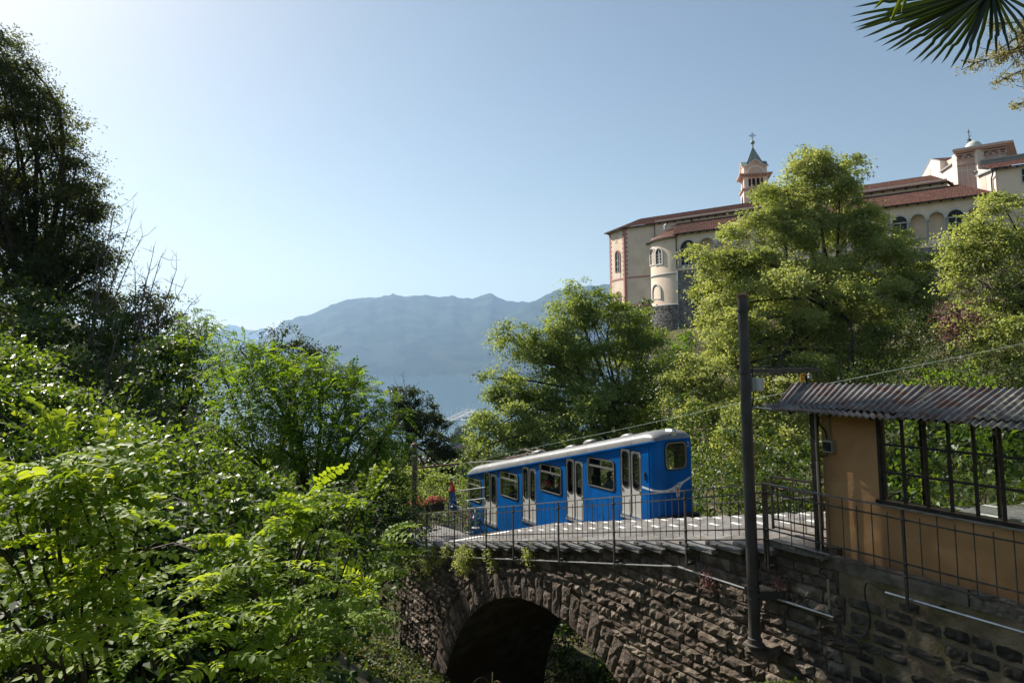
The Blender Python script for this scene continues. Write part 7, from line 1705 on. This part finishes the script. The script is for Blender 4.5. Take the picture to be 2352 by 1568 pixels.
o = lv.build('undergrowth', m_hedge, None, 'stuff'); o['label'] = 'low leafy undergrowth covering the slopes of the ravine'; o['category'] = 'undergrowth'
def fern(label, c, n, Lf, m, seed):
    root = thing('fern', label, 'fern', c)
    for i in range(n):
        a = rng.uniform(0, 2 * math.pi); d = np.array([math.cos(a), math.sin(a), 0]); P_ = [c + d * Lf * f * .8 + np.array([0, 0, Lf * (1.3 * f - 1.5 * f * f)]) for f in np.linspace(0, 1, 14)]
        mb = MB(); mb.tube(P_, [.005 - .003 * k / 13 for k in range(14)], 4, False); sd = np.array([-d[1], d[0], 0])
        for k in range(3, 13, 3):
            w = .22 * Lf * math.sin(math.pi * (k / 14) ** .7) * rng.uniform(.7, 1.1)
            for sg in (1, -1): mb.add([P_[k], P_[k] + sd * sg * w * .06 + d * .005 - [0, 0, .4 * w], P_[k] + sd * sg * w * .08 - [0, 0, w], P_[k] + sd * sg * w * .05 - d * .005 - [0, 0, .4 * w]], [(0, 1, 2, 3)])
        obj('frond', mb, m, root)
m_fern_dead = mat('withered fern', (0.10, 0.075, 0.025), (0.20, 0.15, 0.05), 9, .9)
c = px(1130, 1575, 13.0); fern('withered brownish fern arching before the dark arch', c, 4, .55, m_fern_dead, 1)
def fan_palm(label, c, fans):
    root = thing('small_palm', label, 'palm', c)
    for (off, R_, tilt, az) in fans:
        hub = c + np.array(off); ax_ = np.array([math.cos(az), math.sin(az), tilt]); ax_ /= np.linalg.norm(ax_); sd = np.cross(ax_, [0, 0, 1.0]); sd /= np.linalg.norm(sd); nn = np.cross(sd, ax_); mb = MB()
        mb.tube([c, c * .4 + hub * .6 + [0, 0, .05], hub], [.012, .01, .008], 5)
        for a in np.linspace(-1.9, 1.9, 22):
            d = ax_ * math.cos(a) + sd * math.sin(a) - nn * .15; L_ = R_ * (.8 + .2 * math.cos(a)); s2 = np.cross(d, nn); s2 /= np.linalg.norm(s2)
            mb.add([hub, hub + d * L_ * .5 + s2 * .022, hub + d * L_ - [0, 0, .12 * L_], hub + d * L_ * .5 - s2 * .022], [(0, 1, 2, 3)])
        obj('frond', mb, m_pleaf, root)
m_pleaf = leaf_mat('palm leaf', [(0.03, 0.07, 0.015), (0.07, 0.13, 0.025)], (1.4, 1.5, .5), .3)
fan_palm('small fan palm seedling lit by the sun behind the stone arch', np.array(Q(-6.4, 6.0, -10.4)), [((-.1, -.4, .9), .7, .2, -1.6), ((.5, -.2, .5), .7, -.1, -.9), ((-.6, 0, .4), .6, .3, 2.6)])

# ---- palm frond and flowering branch at the top right, close to the lens
pal = thing('palm_tree', 'fan palm whose dark spread frond hangs into the upper right corner', 'palm', (2.95, 2.6, gz(2.95, 2.6)))
m_palm = leaf_mat('palm frond', [(0.022, 0.034, 0.012), (0.05, 0.065, 0.02)], (1.5, 1.6, .4), .25, .35, .5)
hubp = px(2275, -22, 2.5)
mb = MB(); mb.tube([(2.95, 2.6, gz(2.95, 2.6) - .2), (2.93, 2.6, 0), (2.9, 2.6, 1.75)], [.11, .09, .085], 10); obj('trunk', mb, m_bark, pal, True)
mb = MB(); mb.tube(limb_path((2.9, 2.6, 1.7), hubp, .16, 10, .01), [.016 - .0006 * k for k in range(11)], 6); mb.ball(tuple(hubp), .03, 6, 4); fro = obj('frond', mb, m_palm, pal)
z5p = lambda x, y: ((x / 2.625 + 3200) / 1.7415, (y / 2.625) / 1.7415)
tips = [(480, -60), (560, 50), (565, 140), (575, 185), (588, 237), (600, 283), (638, 303), (705, 360), (785, 400), (872, 438), (965, 500), (1040, 518), (1130, 560), (1220, 597), (1315, 605), (1430, 655), (1545, 668), (1642, 672), (1740, 668), (1870, 630), (2030, 580), (2145, 520), (2255, 500), (2360, 470), (2460, 380), (2560, 290), (2640, 180)]
for i, (x, y) in enumerate(tips):
    tp = px(*z5p(x, y), 2.5 + .12 * math.sin(i * 1.7) - .006 * (i - 10)); d = tp - hubp; L_ = np.linalg.norm(d); d /= L_; s = np.cross(d, [0.1, -1, .1]); s /= np.linalg.norm(s); n = np.cross(s, d)
    w = .0078; P_ = []
    for f, ww in ((0, .7), (.2, 1.0), (.55, 1.1), (.72, .95 if i % 3 else 1.1), (.76, .85), (.9, .6), (1.0, .03)):
        c = hubp + d * L_ * f - n * (.03 * f * f) + s * (.004 * math.sin(i * 2.1) if .7 < f < .8 else 0); kink = .008 * math.sin(i * 1.3) if f > .73 else 0
        P_.append([c + s * (w * ww + kink) + n * w * ww * .55, c + s * kink, c - s * (w * ww - kink) + n * w * ww * .55])
    mb = MB(); mb.grid(P_); obj('leaflet', mb, m_palm, fro)
m_ydry = leaf_mat('yellowing palm tip', [(0.10, 0.14, 0.02), (0.16, 0.17, 0.03)], (1.5, 1.4, .4), .35)
hub2 = px(*z5p(1200, -330), 2.35)
mb = MB(); mb.tube(limb_path((2.9, 2.6, 1.72), hub2, .16, 10, .01), [.016 - .0006 * k for k in range(11)], 6); mb.ball(tuple(hub2), .028, 6, 4); fro2 = obj('frond', mb, m_palm, pal, label='higher frond with yellowing tips')
for k, (x1, y1) in enumerate([(300, 60), (420, -60), (520, -30), (640, -25), (778, 95), (860, -40), (942, 250), (1010, -30), (1068, 128), (1180, -60), (1300, -40), (1450, -60), (1600, -90), (1750, -150), (150, -120), (60, -230)]):
    if k < 2: x1, y1 = x1 - 250, y1 - 160
    b_ = px(*z5p(x1, y1), 2.35 - .02 * (k % 3)); d = b_ - hub2; s = np.cross(unit(d), [0, -1, 0]); s /= np.linalg.norm(s); q_ = lambda f, w: [hub2 + d * f + s * w, hub2 + d * f + [0, .004, 0], hub2 + d * f - s * w]
    mb = MB(); mb.grid([q_(0, .004), q_(.3, .008), q_(.7, .008), q_(.9, .005), q_(1, .0006)]); obj('leaflet', mb, m_ydry if (x1, y1) in ((778, 95), (942, 250), (1068, 128)) else m_palm, fro2)
for az, tl in ((.4, .5), (1.5, .25), (2.6, .7), (-.7, .3), (-1.6, .6), (.9, 1.3), (-2.2, 1.1)):
    ax_ = unit(np.array([math.cos(az), math.sin(az), tl])); c0_ = np.array([2.9, 2.6, 1.72]); h_ = c0_ + ax_ * .32; sd = unit(np.cross(ax_, [0, 0, 1.0])); nn = np.cross(sd, ax_)
    mb = MB(); mb.tube([c0_, h_], [.015, .011], 5)
    for a in np.linspace(-1.8, 1.8, 24):
        d = ax_ * math.cos(a) + sd * math.sin(a) - nn * .15; s2 = unit(np.cross(d, nn)); L_ = .45
        mb.grid([[h_ + d * L_ * f + s2 * w - [0, 0, .1 * f * f], h_ + d * L_ * f + nn * .004 - [0, 0, .1 * f * f], h_ + d * L_ * f - s2 * w - [0, 0, .1 * f * f]] for f, w in ((0, .003), (.4, .008), (.8, .006), (1, .0006))])
    obj('frond', mb, m_palm, pal)
fbr = thing('flowering_branch', 'loose cream flower panicles hanging at the right edge below the palm frond', 'branch', px(2400, 120, 3.0))
lv = Leaves(); mb = MB()
def panicle(a, b_, n):
    a, b_ = np.array(a), np.array(b_); P_ = limb_path(a, b_, .05, 8, .06); mb.tube(P_, [.007 - .0006 * k for k in range(9)], 4, False); L_ = np.linalg.norm(b_ - a)
    for i in range(n):
        k = rng.integers(1, 9); d = unit(rng.normal(size=3) + unit(b_ - a) * .8) * L_ * rng.uniform(.12, .55) * (1.1 - k / 10); q_ = P_[k] + d; mb.tube([P_[k], P_[k] + d * .5, q_], [.003, .002, .0015], 3, False)
        for j in range(6):
            f = rng.uniform(.3, 1.05); c = P_[k] + d * f + rng.normal(size=3) * L_ * .03; e = rng.normal(size=(5, 3)); lv.add(c + e * .004, rng.normal(size=(5, 3)), unit(rng.normal(size=(5, 3))), np.full(5, .0075), np.full(5, .007), rng.random(5))
for (u0, v0, u1, v1, n) in ((2420, 90, 2240, 145, 44), (2420, 60, 2280, 55, 34), (2430, 150, 2290, 190, 30), (2430, 190, 2330, 245, 20), (2430, 20, 2300, 110, 30), (2430, 110, 2300, 140, 40)): panicle(px(u0, v0, 3.0), px(u1, v1, 2.95), n)
lv.build('blossoms', leaf_mat('cream blossom', [(0.30, 0.27, 0.10), (0.48, 0.44, 0.24), (0.60, 0.56, 0.38)], (1.1, 1.1, .8), .3), fbr, 'stuff')
for (u0, v0) in ((2420, 90), (2430, 190), (2430, 20), (2430, 140)): q_ = px(u0, v0, 3.0); mb.tube(limb_path((2.9, 2.62, 1.70), q_, .05, 5, .04), [.013, .012, .011, .010, .009, .007], 5)
obj('twigs', mb, mat('twig olive', (0.10, 0.09, 0.03), (0.18, 0.15, 0.06), 12, .8), fbr)
